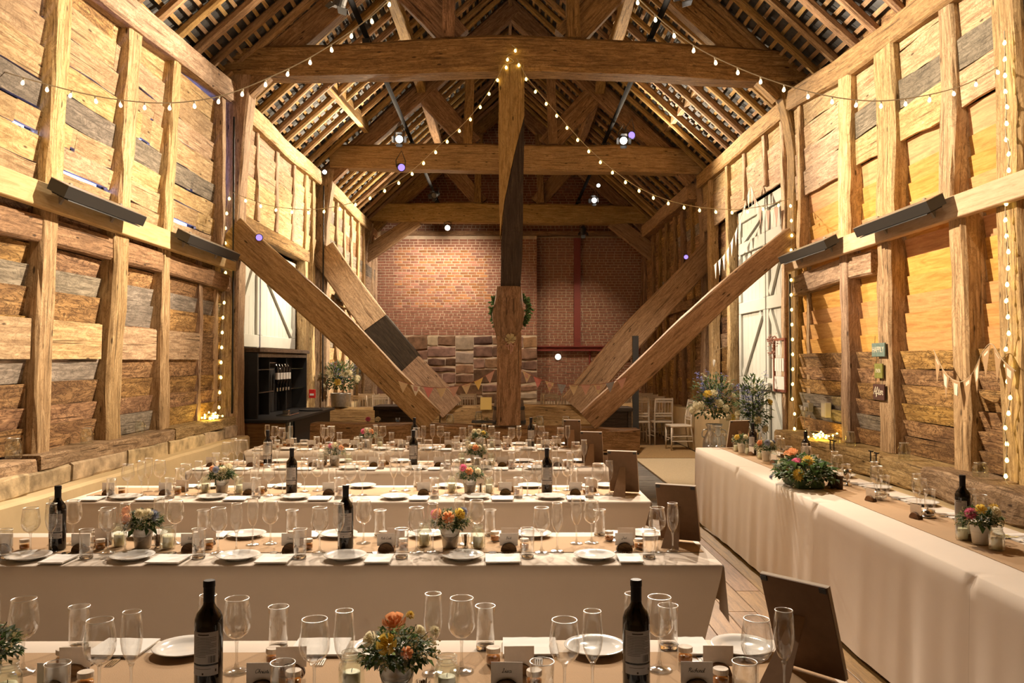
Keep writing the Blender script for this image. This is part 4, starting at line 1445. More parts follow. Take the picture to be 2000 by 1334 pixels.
def cutlery(kind):
    mb = MB()
    if kind == 'knife':
        prof = [(-0.105, 0.0045, .003), (-0.10, 0.006, .003), (-0.03, 0.005, .003), (0.0, 0.005, .0025), (0.02, 0.009, .0012), (0.08, 0.0095, .001), (0.105, 0.002, .001)]
    elif kind == 'spoon':
        prof = [(-0.10, 0.006, .002), (-0.095, 0.008, .002), (-0.03, 0.0035, .002), (0.035, 0.0032, .003), (0.05, 0.013, .005), (0.07, 0.019, .006), (0.088, 0.014, .005), (0.098, 0.003, .004)]
    else:
        prof = [(-0.10, 0.006, .002), (-0.095, 0.008, .002), (-0.03, 0.0035, .002), (0.03, 0.0032, .003), (0.045, 0.011, .004), (0.055, 0.0115, .004)]
    v, f = [], []
    for y, w, z in prof: v += [(-w, y, z), (w, y, z), (w, y, z - 0.0015), (-w, y, z - 0.0015)]
    for i in range(len(prof) - 1):
        for k in range(4):
            l = (k + 1) % 4
            f.append((i * 4 + k, i * 4 + l, (i + 1) * 4 + l, (i + 1) * 4 + k))
    f.append((0, 3, 2, 1)); q = (len(prof) - 1) * 4; f.append((q, q + 1, q + 2, q + 3))
    mb.add(v, f)
    if kind == 'fork':
        for x in (-0.0095, -0.0032, 0.0032, 0.0095): box(mb, x - 0.0016, x + 0.0016, 0.054, 0.098, 0.0022, 0.0040)
    return mb.build(kind, M_STEEL, None, smooth=False, world=False)


def logslice():
    "half-round slice of a branch standing on its cut side, with a slot for a card"
    n = 12
    r, t, s = 0.036, 0.015, 0.0016
    v, f = [], []
    for i in range(n + 1):
        a = PI - PI * i / n
        x = r * math.cos(a)
        h = max(0.0035, r * math.sin(a) * 0.96) * (1 + 0.06 * n1(i * .7, 4))
        hs = h * 0.5
        v += [(x, -t, 0), (x, -t, h), (x, -s, h), (x, -s, hs), (x, s, hs), (x, s, h), (x, t, h), (x, t, 0)]
    for i in range(n):
        for k in range(8):
            l = (k + 1) % 8
            f.append((i * 8 + k, i * 8 + l, (i + 1) * 8 + l, (i + 1) * 8 + k))
    f.append(tuple(range(8))[::-1]); f.append(tuple(n * 8 + k for k in range(8)))
    o = empty('log_slice_holder')
    mb = MB().add(v, f)
    mb.build('log', W_LOG, o, world=False)
    bk = MB()
    pv, pf = [], []
    for i in range(n + 1):
        a = PI - PI * i / n
        for rr in (r * 0.985, r * 1.05):
            for yy in (-t * 1.03, -s * 1.2):
                pv.append((rr * math.cos(a), yy, max(0, rr * math.sin(a) * 0.97 * (1 + 0.06 * n1(i * .7, 4)))))
    for i in range(n):
        b = i * 4
        pf += [(b, b + 4, b + 6, b + 2), (b + 1, b + 3, b + 7, b + 5), (b + 2, b + 6, b + 7, b + 3), (b, b + 1, b + 5, b + 4)]
    bk.add(pv, pf)
    bk.build('bark', W_BARK, o, world=False)
    return o


def placecard():
    mb = MB(); box(mb, -0.043, 0.043, -0.0006, 0.0006, 0, 0.058)
    return mb.build('place_card', M_CARD, None, world=False)


def honeyjar():
    r = empty('honey_jar')
    mb = MB(); lathe(mb, [(0.019, 0.0), (0.0215, 0.002), (0.0220, 0.006), (0.0220, 0.027), (0.019, 0.032), (0.0185, 0.035)], 18, cap0=True)
    mb.build('glass_body', G_JAR, r, smooth=True, world=False)
    mb = MB(); lathe(mb, [(0.018, 0.003), (0.0205, 0.005), (0.0206, 0.0215), (0.0005, 0.0215)], 16, cap0=True)
    mb.build('honey', M_HONEY, r, smooth=True, world=False)
    mb = MB(); lathe(mb, [(0.0213, 0.0335), (0.0215, 0.035), (0.0215, 0.046), (0.0205, 0.0475), (0.0005, 0.0475)], 18, cap0=True)
    mb.build('lid', M_LID, r, smooth=False, world=False)
    return r


def winebottle():
    r = empty('wine_bottle')
    mb = MB(); lathe(mb, [(0.030, 0.0), (0.0355, 0.002), (0.037, 0.006), (0.037, 0.185), (0.0362, 0.200), (0.031, 0.215), (0.021, 0.227), (0.0155, 0.238), (0.0142, 0.25)], 32, cap0=True)
    mb.build('glass_body', M_BOTTLE, r, smooth=True, world=False)
    mb = MB(); lathe(mb, [(0.0146, 0.243), (0.0148, 0.246), (0.0148, 0.283), (0.0158, 0.284), (0.0158, 0.299), (0.0145, 0.301), (0.0005, 0.301)], 24, cap0=True)
    mb.build('capsule', M_FOIL, r, smooth=False, world=False)

    def patch(mb, a0, a1, z0, z1, rad, n=14):
        v, f = [], []
        for i in range(n + 1):
            a = a0 + (a1 - a0) * i / n
            for z in (z0, z1): v.append((rad * math.sin(a), -rad * math.cos(a), z))
        for i in range(n): f.append((i * 2, i * 2 + 2, i * 2 + 3, i * 2 + 1))
        mb.add(v, f)
    for z0, z1, full in ((0.088, 0.172, True), (0.057, 0.083, False)):
        mb = MB(); patch(mb, -1.15, 0.95, z0, z1, 0.0374)
        lab = mb.build('paper_label', M_LABEL, r, smooth=True, world=False)
        pr = MB()
        if full:
            rr = random.Random(4)
            patch(pr, -0.55, 0.25, 0.1635, 0.1665, 0.0376, 4)
            for k in range(13):
                z = 0.157 - 0.0042 * k
                e = rr.uniform(0.3, 0.75) if k % 4 == 3 else 0.78
                patch(pr, -0.95, e if z > 0.113 else min(e, 0.05), z, z + 0.0010, 0.0376, 8)
            for k in range(14):
                a = 0.22 + k * 0.038
                patch(pr, a, a + rr.choice((0.012, 0.02, 0.026)), 0.091, 0.109, 0.0376, 1)
            patch(pr, -1.15, 0.95, 0.0845, 0.0865, 0.0376, 8)
        else:
            patch(pr, -0.22, -0.10, 0.060, 0.065, 0.0376, 1)
            patch(pr, 0.70, 0.80, 0.066, 0.073, 0.0376, 1)
            patch(pr, -0.8, 0.4, 0.0745, 0.0755, 0.0376, 6)
        pr.build('label_print', M_INK, lab, smooth=True, world=False)
    return r


def candlejar():
    r = empty('candle_jar')
    mb = MB(); cup(mb, [(0.028, 0.002), (0.0345, 0.004), (0.0355, 0.010), (0.0355, 0.070), (0.034, 0.080), (0.027, 0.090), (0.0255, 0.094), (0.0255, 0.108), (0.0275, 0.110)], 0.0018, 24)
    mb.build('glass_body', G_JAR, r, smooth=True, world=False)
    mb = MB()
    for z in (0.092, 0.100, 0.110): tube(mb, [(0.0265 * math.cos(a * PI / 11), 0.0265 * math.sin(a * PI / 11), z) for a in range(23)], 0.0013, 5, caps=False)
    mb.build('neck_rings', G_THICK, r, smooth=True, world=False)
    return r


def candle():
    o = empty('pillar_candle')
    mb = MB(); lathe(mb, [(0.0225, 0.0), (0.0235, 0.002), (0.0235, 0.050), (0.0215, 0.053), (0.012, 0.0515), (0.0005, 0.051)], 20, cap0=True)
    mb.build('wax', M_CREAM, o, smooth=True, world=False)
    mb = MB(); tube(mb, [(0, 0, 0.050), (0.0005, 0, 0.057), (0.002, 0, 0.061)], 0.0009, 5)
    mb.build('wick', M_INK, o, world=False)
    return o


def stickglass():
    r = empty('shot_glass')
    mb = MB(); cup(mb, [(0.014, 0.004), (0.0145, 0.006), (0.0185, 0.035), (0.0215, 0.060)], 0.0014, 20)
    mb.build('bowl', G_THIN, r, smooth=True, world=False)
    mb = MB(); lathe(mb, [(0.014, 0.0), (0.0148, 0.002), (0.0145, 0.006), (0.0005, 0.006)], 18, cap0=True)
    mb.build('base', G_SOLID, r, smooth=True, world=False)
    return r


def sticks():
    mb = MB()
    rr = random.Random(9)
    for k in range(26):
        a, q = rr.uniform(0, 2 * PI), math.sqrt(rr.random())
        tube(mb, [(q * 0.009 * math.cos(a), q * 0.009 * math.sin(a), 0.007), (q * 0.0165 * math.cos(a), q * 0.0165 * math.sin(a), rr.uniform(0.058, 0.066))], 0.0012, 4)
    o = mb.build('match_bundle', W_LOG, None, world=False)
    o['kind'] = 'stuff'
    return o


PROTO = dict(wine=wineglass(), flute=flute(), tumbler=tumbler(), plate=plate(), napkin=napkin(), knife=cutlery('knife'), spoon=cutlery('spoon'),
             fork=cutlery('fork'), log=logslice(), card=placecard(), honey=honeyjar(), bottle=winebottle(), cjar=candlejar(), candle=candle(), shot=stickglass(), sticks=sticks())
USED = set()
CATS = dict(wine='wine glass', flute='champagne flute', tumbler='tumbler', plate='plate', napkin='napkin', knife='knife', spoon='spoon', fork='fork', log='card holder',
            card='place card', honey='honey jar', bottle='wine bottle', cjar='candle jar', candle='candle', shot='shot glass', sticks='matches')


def put(kind, x, y, z, label, group, rz=0.0, tilt=None):
    p = PROTO[kind]
    if kind in USED:
        o = copy_tree(p)
    else:
        o = p
        USED.add(kind)
    o.location = (x, y, z)
    o.rotation_euler = (tilt[0], tilt[1], rz) if tilt else (0, 0, rz)
    for k in ('label', 'category', 'group'):
        if k in o: del o[k]
    return tag(o, label, CATS[kind], group)


# ---- handwriting on the place cards: stroked script letters
STROKES = {
    'a': [[(.75, .55), (.45, .68), (.12, .45), (.12, .15), (.40, .0), (.72, .30), (.80, .62)], [(.80, .62), (.74, .12), (.90, .0), (1.05, .12)]],
    'b': [[(.05, .1), (.35, .9), (.30, 1.25), (.14, 1.1), (.16, .2), (.40, .0), (.68, .25), (.60, .52), (.9, .45)]],
    'c': [[(.70, .52), (.45, .66), (.12, .40), (.15, .10), (.45, .0), (.85, .18)]],
    'd': [[(.70, .55), (.42, .66), (.12, .40), (.15, .08), (.42, .0), (.70, .30), (.92, 1.3)], [(.92, 1.3), (.76, .15), (.90, .0), (1.05, .12)]],
    'e': [[(.10, .28), (.50, .38), (.62, .58), (.40, .68), (.15, .40), (.20, .08), (.48, .0), (.85, .2)]],
    'h': [[(.0, .1), (.36, .95), (.32, 1.25), (.17, 1.05), (.10, .0)], [(.10, .3), (.40, .62), (.58, .5), (.52, .1), (.68, .0), (.86, .15)]],
    'i': [[(.0, .2), (.25, .62), (.20, .12), (.35, .0), (.55, .16)], [(.30, .9), (.34, .94)]],
    'k': [[(.0, .1), (.36, .95), (.32, 1.25), (.17, 1.05), (.10, .0)], [(.55, .6), (.15, .32), (.55, .0), (.8, .1)]],
    'l': [[(.0, .1), (.40, .95), (.34, 1.28), (.18, 1.05), (.16, .15), (.32, .0), (.55, .15)]],
    'n': [[(.0, .4), (.16, .62), (.12, .0)], [(.12, .3), (.42, .64), (.58, .5), (.52, .1), (.68, .0), (.86, .15)]],
    'o': [[(.5, .65), (.15, .45), (.12, .12), (.40, .0), (.70, .30), (.55, .64), (.9, .55)]],
    'r': [[(.0, .1), (.22, .62), (.30, .72), (.36, .56), (.58, .56), (.52, .12), (.66, .0), (.82, .12)]],
    's': [[(.0, .1), (.38, .7), (.45, .35), (.30, .0), (.05, .08)], [(.30, .0), (.62, .15)]],
    't': [[(.05, .1), (.34, 1.05), (.24, .14), (.38, .0), (.6, .15)], [(.08, .68), (.5, .76)]],
    'v': [[(.0, .5), (.15, .64), (.32, .0), (.60, .62), (.78, .56)]],
    'B': [[(.12, .0), (.38, 1.25)], [(.05, 1.1), (.55, 1.35), (.85, 1.05), (.42, .70), (.85, .45), (.55, .0), (.0, .08)]],
    'C': [[(.90, 1.1), (.65, 1.35), (.20, .95), (.10, .35), (.40, .0), (.90, .25)]],
    'D': [[(.25, 1.25), (.12, .0)], [(.0, .05), (.55, .0), (.98, .60), (.70, 1.22), (.05, 1.25)]],
    'J': [[(.20, 1.2), (.90, 1.3), (.60, .2), (.30, -.35), (.05, -.1), (.75, .25)]],
    'L': [[(.20, 1.0), (.50, 1.35), (.55, 1.0), (.20, .10), (.02, .05), (.30, .0), (.90, .12)]],
    'R': [[(.12, .0), (.38, 1.25)], [(.02, 1.0), (.50, 1.35), (.88, 1.05), (.38, .62), (.62, .45), (.80, .0), (1.05, .12)]],
}


def script_text(word, height, y, mat, parent, cx, cz, r=0.00055):
    mb = MB()
    segs, adv = [], 0.0
    for ch_ in word:
        if ch_ == ' ':
            adv += 0.55; continue
        for st in STROKES[ch_]:
            segs.append([(px_ + adv + 0.25 * py_, py_) for px_, py_ in st])
        adv += 0.98 if ch_.isupper() else (0.50 if ch_ in 'ilt' else 0.66)
    xs = [p[0] for s in segs for p in s]
    w = max(xs) - min(xs)
    for s in segs:
        pth = smooth_path([((px_ - min(xs) - w / 2) * height + cx, y, py_ * height + cz) for px_, py_ in s], 3)
        tube(mb, pth, r, 4)
    return mb.build('name_lettering', mat, parent, world=False)


CARD_OWN = {}


def card_with_name(x, y, z, rz, word, label, group, h=0.0085):
    if 'card' in USED:
        o = PROTO['card'].copy()
        COL.objects.link(o)
    else:
        o = PROTO['card']
        USED.add('card')
    o.location = (x, y, z)
    o.rotation_euler = (0, 0, rz)
    tag(o, label, 'place card', group)
    if word: script_text(word, h, -0.0011, M_INK, o, 0.0, 0.030)
    return o


# ------------------------------------------------------------------ laying the five guest tables
FW = [[-1.62, -1.075, -0.51, 0.15, 0.665],
      [-2.22, -1.86, -1.345, -0.872, -0.42, 0.159, 0.706],
      [-2.52, -2.14, -1.58, -1.045, -0.41, 0.14, 0.61],
      [-2.36, -2.02, -1.50, -0.98, -0.43, 0.11, 0.58],
      [-2.30, -1.86, -1.42, -0.93, -0.45, 0.05, 0.55]]
BW = [[-1.395, -0.78, -0.13, 0.44],
      [-2.13, -1.625, -1.16, -0.706, -0.15, 0.42],
      [-2.39, -1.85, -1.31, -0.70, -0.13, 0.416],
      [-2.28, -1.76, -1.22, -0.68, -0.14, 0.36],
      [-2.43, -1.85, -1.30, -0.70, -0.16, 0.36]]
NAMES = {(0, 2): 'Christi', (0, 3): 'Lisa', (0, 4): 'Richard', (1, 2): 'Bill', (1, 3): 'David', (1, 4): 'Rob Cook', (1, 5): 'Beck', (1, 6): 'Jed',
         (2, 1): 'Ben', (2, 3): 'Dan', (2, 4): 'Jo', (2, 5): 'Helen', (2, 6): 'Kev'}
NAMES = {k: v for k, v in NAMES.items() if k[0] < 2}
Z1, Z2 = CZ + 0.0012, CZ + 0.0045
PLX = {0: [-1.90, -1.40, -0.86, -0.25, 0.33], }


def j(a): return RND.uniform(-a, a)


for k in range(5):
    F, tn = FRONT[k], TN[k]
    for row, xs in (('near', FW[k]), ('far', BW[k])):
        sg = 1 if row == 'near' else -1
        for i, xw in enumerate(xs):
            who = f'{ORD[i]} from left in the {row} row of the {tn}'
            yw = F + (0.222 if row == 'near' else 0.420) + j(.006)
            on = Z2
            put('wine', xw + j(.004), yw, on, f'wine glass, {who}', 'wine glasses on the guest tables', RND.uniform(0, 6))
            put('flute', xw + sg * 0.078 + j(.005), yw + sg * 0.02 + j(.006), on if row == 'near' else on, f'champagne flute, {who}', 'champagne flutes on the guest tables', RND.uniform(0, 6))
            if row == 'near':
                put('tumbler', xw - 0.062 + j(.01), F + 0.135 + j(.006), Z1, f'straight water tumbler, {who}', 'tumblers on the guest tables', RND.uniform(0, 6))
            else:
                put('tumbler', xw + 0.058 + j(.01), F + 0.575 + 0.035 + j(.006), Z1, f'straight water tumbler, {who}', 'tumblers on the guest tables', RND.uniform(0, 6))
            # near row: plate, napkin, tumbler, wine, flute from left to right; far row mirrored
            if row == 'near':
                xp = [-2.56, -2.17, -1.70, -1.22, -0.735, -0.20, 0.40][i] if k == 1 else xw - (0.36 if k == 0 else 0.335) + j(.015)
                gap0, gap1 = xp + 0.099, xw - 0.098
            else:
                xp = xw + (0.40 if (k == 0 and i < 3) else 0.29) + j(.01)
                gap0, gap1 = xw + 0.096, xp - 0.099
            yp = F + 0.122 if row == 'near' else F + TW - 0.112
            xlim = XL0 + (0.33 if k >= 3 else 0.11)
            if xlim < xp < 0.80:
                put('plate', xp, yp, Z1, f'white dinner plate, {who}', 'plates on the guest tables', RND.uniform(0, 6))
            sc = max(0.42, min(1.0, (gap1 - gap0) / 0.174))
            xn = 0.5 * (gap0 + gap1) if sc == 1.0 else (gap0 + 0.086 * sc if row == 'far' else gap1 - 0.086 * sc)
            yn = F + 0.090 if row == 'near' else F + TW - 0.092
            n_o = put('napkin', xn, yn, Z1 + 0.0048, f'folded paper napkin, {who}', 'napkins on the guest tables', j(.05) if sc > 0.9 else j(.01))
            n_o.scale = (sc, 1.0, 1)
            tp = Z1 + 0.0018
            cy_ = 1 if row == 'near' else -1
            rz0 = 0 if row == 'near' else PI
            put('fork', xn + 0.028 * sc, yn + cy_ * 0.050, tp, f'steel fork, {who}', 'forks on the guest tables', rz0 + j(.08))
            put('knife', xn + 0.002 * sc, yn + cy_ * 0.038, tp, f'steel knife, {who}', 'knives on the guest tables', rz0 + j(.05))
            put('spoon', xn - 0.042 * sc, yn + cy_ * 0.056, tp, f'steel spoon, {who}', 'spoons on the guest tables', rz0 + 0.05 * cy_ + j(.08))
            # place card in its half-round log
            xc = xw - 0.150 if row == 'near' else xw + 0.165
            yc = F + (0.268 if row == 'near' else 0.392)
            if row == 'near':
                put('log', xc, yc, Z2, f'log slice card holder, {who}', 'log slice card holders', j(.12))
                rz = j(.08)
            else:
                rz = PI + j(.08)
                put('log', xc, yc, Z2, f'log slice card holder, {who}', 'log slice card holders', rz)
            co = card_with_name(xc, yc, Z2 + 0.022, rz, NAMES.get((k, i)) if row == 'near' else None, f'small place card, {who}', 'place cards on the guest tables')
            put('honey', (xw - 0.075) if row == 'near' else (xw + 0.090), F + (0.300 if row == 'near' else 0.475) + j(.008), Z2, f'little honey jar, {who}', 'honey jars on the guest tables', RND.uniform(0, 6))


# ------------------------------------------------------------------ flowers
def leaf(mb, p, d, up, ln, wd, fold=0.25, m=0):
    d = d.normalized()
    s = d.cross(up)
    s = s.normalized() if s.length > 1e-4 else d.orthogonal().normalized()
    nrm = s.cross(d)
    mid = p + d * ln * 0.5 + nrm * ln * 0.06
    tip = p + d * ln - nrm * ln * 0.10
    v = [p, mid + s * wd * 0.5 + nrm * wd * fold, tip, mid - s * wd * 0.5 + nrm * wd * fold, mid]
    mb.add(v, [(0, 1, 4), (1, 2, 4), (2, 3, 4), (3, 0, 4)], None, m)


def rose_mesh(r, mat, layers=4, seed=1, name='rose'):
    "nested cupped petals"
    rr = random.Random(seed)
    mb = MB()
    for k in range(layers):
        q = (k + 1) / layers
        npt = 3 + k
        for i in range(npt):
            a0 = 2 * PI * i / npt + k * 1.1
            sp = 2 * PI / npt * 0.62
            v, f = [], []
            for u in range(4):
                for w in range(4):
                    a = a0 + sp * (u / 3 - 0.5) * 2 * 0.6
                    t = w / 3
                    rad = r * q * (0.35 + 0.75 * math.sin(t * PI * 0.62)) * (1 + (0.10 if w == 3 else 0) * q) + rr.uniform(-1, 1) * r * 0.02
                    z = r * (1.05 - 0.38 * q) * t * 1.35 - r * 0.15 * q - (0.16 * r * q if w == 3 and k == layers - 1 else 0)
                    v.append((rad * math.cos(a), rad * math.sin(a), z))
            for u in range(3):
                for w in range(3): f.append((u * 4 + w, u * 4 + w + 1, (u + 1) * 4 + w + 1, (u + 1) * 4 + w))
            mb.add(v, f)
    return mb.mesh(name, mat, smooth=True)


def ball_mesh(r, mat, n=40, seed=2, name='bloom', petal=0.5):
    "chrysanthemum-like head of many narrow petals"
    rr = random.Random(seed)
    mb = MB()
    for i in range(n):
        z = 1 - (i + 0.5) / n * 1.35
        a = i * 2.39996
        d = Vector((math.sqrt(max(0, 1 - z * z)) * math.cos(a), math.sqrt(max(0, 1 - z * z)) * math.sin(a), z))
        leaf(mb, d * r * 0.25, d + Vector((0, 0, .1)), Vector((0, 0, 1)) if abs(z) < .9 else Vector((1, 0, 0)), r * 0.85, r * petal, 0.15)
    return mb.mesh(name, mat)


ROSE = {k: [rose_mesh(0.024, m, 4, s) for s in (1, 2)] for k, m in (('yellow', M_YEL), ('peach', M_PEACH), ('cream', M_CRM), ('pink', M_PINK))}
MUM = {k: ball_mesh(0.028, m, 46, 3) for k, m in (('pink', M_PINK), ('cream', M_CRM), ('yellow', M_YEL), ('blue', M_DUSK))}


def bloom(parent, name, me, loc, dirn, s):
    o = bpy.data.objects.new(name, me)
    COL.objects.link(o)
    o.parent = parent
    KIDS.setdefault(parent.name, []).append(o)
    o.location = loc
    o.rotation_euler = Vector(dirn).to_track_quat('Z', 'Y').to_euler()
    o.scale = (s, s, s)
    return o


def foliage(parent, c, rad, n, ln, wd, mats, seed, low=-0.25, droop=0.0, name='foliage'):
    "leaves springing from a centre; joined, far too many and small to count"
    rr = random.Random(seed)
    mbs = [MB() for _ in mats]
    c = Vector(c)
    for i in range(n):
        z = rr.uniform(low, 1)
        a = rr.uniform(0, 2 * PI)
        q = math.sqrt(max(0, 1 - z * z))
        d = Vector((q * math.cos(a), q * math.sin(a), z))
        t = rr.uniform(0.45, 1.0)
        p = c + Vector((d.x * rad[0], d.y * rad[1], d.z * rad[2])) * t
        dd = d + Vector((rr.uniform(-.6, .6), rr.uniform(-.6, .6), rr.uniform(-.5, .5) - droop))
        l = ln * rr.uniform(0.6, 1.25)
        leaf(mbs[rr.randrange(len(mats))], p, dd, Vector((rr.uniform(-.4, .4), rr.uniform(-.4, .4), 1)), l, l * wd)
    for mb, m in zip(mbs, mats):
        if mb.v:
            mb.build(name, m, parent, world=False, kind='stuff')


def twigs(parent, c, rad, n, seed, mat=None):
    rr = random.Random(seed)
    mb = MB()
    for i in range(n):
        z = rr.uniform(-0.1, 0.9); a = rr.uniform(0, 2 * PI); q = math.sqrt(1 - z * z)
        e = Vector((q * math.cos(a) * rad[0], q * math.sin(a) * rad[1], z * rad[2])) + Vector(c)
        b = Vector(c) + Vector((0, 0, -rad[2] * 0.5))
        tube(mb, [b, b.lerp(e, 0.6) + Vector((0, 0, rad[2] * 0.1)), e], 0.0012, 4)
    mb.build('stems', mat or M_STEM, parent, world=False, kind='stuff')


def filler(parent, c, rad, n, seed, mat, r=0.004, name='small_blossom'):
    "sprays of tiny blossoms, too small to count"
    rr = random.Random(seed)
    mb = MB()
    for i in range(n):
        if i % 9 == 0:
            z = rr.uniform(-0.3, 1); a = rr.uniform(0, 2 * PI); q = math.sqrt(1 - z * z)
            cc = Vector(c) + Vector((q * math.cos(a) * rad[0], q * math.sin(a) * rad[1], z * rad[2])) * rr.uniform(0.8, 1.08)
        p = cc + Vector((rr.gauss(0, 1), rr.gauss(0, 1), rr.gauss(0, 1))) * r * 2.2
        s = r * rr.uniform(0.6, 1.2)
        v = [p + Vector(d) * s for d in ((1, 0, 0), (0, 1, 0), (-1, 0, 0), (0, -1, 0), (0, 0, 1), (0, 0, -1))]
        mb.add(v, [(0, 1, 4), (1, 2, 4), (2, 3, 4), (3, 0, 4), (1, 0, 5), (2, 1, 5), (3, 2, 5), (0, 3, 5)])
    mb.build(name, mat, parent, world=False, kind='stuff')


def bucket_mesh(r0, r1, h, seg=28):
    mb = MB()
    lathe(mb, [(r0 * 0.96, 0.0), (r0, 0.002), (r0 + (r1 - r0) * .60, h * .60), (r0 + (r1 - r0) * .62 + .0012, h * .62), (r0 + (r1 - r0) * .64, h * .64), (r0 + (r1 - r0) * .70, h * .70), (r0 + (r1 - r0) * .72 + .0012, h * .72), (r0 + (r1 - r0) * .74, h * .74),
               (r1, h - .003), (r1 + .0018, h - .001), (r1 + .001, h), (r1 - .0015, h - .002), (r1 - .003, h * .75), (0.0005, h * .75)], seg, cap0=True)
    return mb


def flower_pot(x, y, z, label, group, seed, blooms, rad=(0.09, 0.08, 0.062), white=False, sc=1.0):
    t = empty('flower_bucket', (x, y, z), label, 'flower arrangement', group, rz=0)
    h = 0.095
    bucket_mesh(0.036, 0.047, h).build('bucket', M_WHITE if white else M_GALV, t, smooth=True, world=False)
    if not white:
        mb = MB(); tube(mb, smooth_path([(-0.047, 0, h * .86), (-0.036, -0.030, h * .62), (0, -0.052, h * .40), (0.036, -0.030, h * .62), (0.047, 0, h * .86)], 4), 0.0013, 5)
        mb.build('handle', M_GALV, t, world=False)
    c = (0, 0, h + 0.022)
    foliage(t, c, rad, 560, 0.022, 0.66, [M_LEAF, M_LEAF, M_LEAF2, M_EUCA], seed, low=-0.35, droop=0.15)
    foliage(t, c, (rad[0] * .8, rad[1] * .8, rad[2] * .8), 14, 0.045, 0.55, [M_LEAF], seed + 1, low=-0.6, droop=0.35, name='large_leaves')
    twigs(t, c, (rad[0] * 1.15, rad[1] * 1.1, rad[2] * 1.35), 12, seed + 2)
    filler(t, c, (rad[0] * 1.08, rad[1] * 1.08, rad[2] * 1.1), 330, seed + 3, M_CRM, 0.0036)
    for nm, me, (bx, by, bz), s in blooms:
        d = Vector((bx, by - 0.02, bz - 0.02))
        bloom(t, nm, me, (bx, by, h + bz), d, s)
    return t


Z2_ = Z2


def BL(seed, pal):
    "scatter of blooms for the lesser pots"
    rr = random.Random(seed)
    out = []
    for k, (kind, col) in enumerate(pal):
        a = -PI / 2 + (k - len(pal) / 2 + .5) * 0.75 + rr.uniform(-.2, .2)
        r_ = rr.uniform(0.045, 0.075)
        out.append((('rose' if kind == 'r' else 'bloom'), (ROSE[col][k % 2] if kind == 'r' else MUM[col]), (r_ * math.cos(a), r_ * math.sin(a), rr.uniform(0.050, 0.080)), rr.uniform(0.85, 1.15)))
    return out


# nearest table: the peach-and-yellow pot in the middle, a second one cut by the frame's edge
def ontab(px, Y): return (px - 990.0) * Y / FPX


pot_main = flower_pot(ontab(778, 2.20), 2.20, Z2, 'galvanised bucket with one yellow rose and one peach bloom on the nearest guest table', 'bucket flower arrangements', 5, [
    ('rose', ROSE['yellow'][0], (-0.014, -0.080, 0.072), 1.0), ('rose', ROSE['peach'][0], (-0.004, -0.025, 0.105), 1.15),
    ('rose', ROSE['cream'][1], (-0.058, -0.055, 0.075), 0.8), ('rose', ROSE['cream'][0], (0.060, -0.035, 0.090), 0.6), ('rose', ROSE['peach'][1], (0.035, -0.088, 0.055), 0.6),
    ('bloom', MUM['cream'], (0.10, -0.03, 0.09), 0.55), ('bloom', MUM['yellow'], (0.035, -0.01, 0.125), 0.45)], rad=(0.092, 0.08, 0.062))
flower_pot(ontab(-22, 2.22), 2.22, Z2, 'bucket of flowers at the left edge of the nearest guest table', 'bucket flower arrangements', 15, BL(4, [('r', 'cream'), ('r', 'yellow'), ('m', 'pink')]))
POTS = {1: [(285, ('r', 'peach'), ('r', 'peach'), ('m', 'cream'), ('r', 'cream'), ('m', 'blue')), (880, ('m', 'pink'), ('r', 'peach'), ('r', 'peach'), ('r', 'yellow'), ('m', 'blue'))],
        2: [(437, ('r', 'peach'), ('m', 'blue'), ('r', 'cream'), ('r', 'cream')), (918, ('m', 'pink'), ('r', 'peach'), ('r', 'cream'))],
        3: [(655, ('m', 'pink'), ('r', 'cream'), ('r', 'peach')), (930, ('r', 'cream'), ('r', 'peach'), ('m', 'cream'))],
        4: [(720, ('m', 'pink'), ('r', 'cream'), ('r', 'peach')), (937, ('r', 'cream'), ('m', 'cream'), ('r', 'yellow'))]}
WORDS = {(1, 0): 'peach roses in a galvanised bucket, left half of the second guest table', (1, 1): 'deep pink bloom and peach rose in a galvanised bucket on the second guest table',
         (2, 0): 'peach and lavender flowers in a small bucket, left half of the third guest table', (2, 1): 'pink bloom above drooping leaves in a small bucket on the third guest table',
         (3, 0): 'pink and cream flowers in a pale bucket, left half of the fourth guest table', (3, 1): 'leafy cream arrangement in a bucket, right half of the fourth guest table',
         (4, 0): 'pink-topped flowers in a small bucket, left half of the farthest guest table', (4, 1): 'cream leafy flowers in a small bucket, right half of the farthest guest table'}
CJ = 'candle jars on the guest tables'


def candle_jar(x, y, z, label, group=CJ):
    put('cjar', x, y, z, 'clear glass jar around a candle, ' + label, group, RND.uniform(0, 6))
    put('candle', x, y, z + 0.0045, 'cream pillar candle inside its jar, ' + label, 'candles in jars', RND.uniform(0, 6))


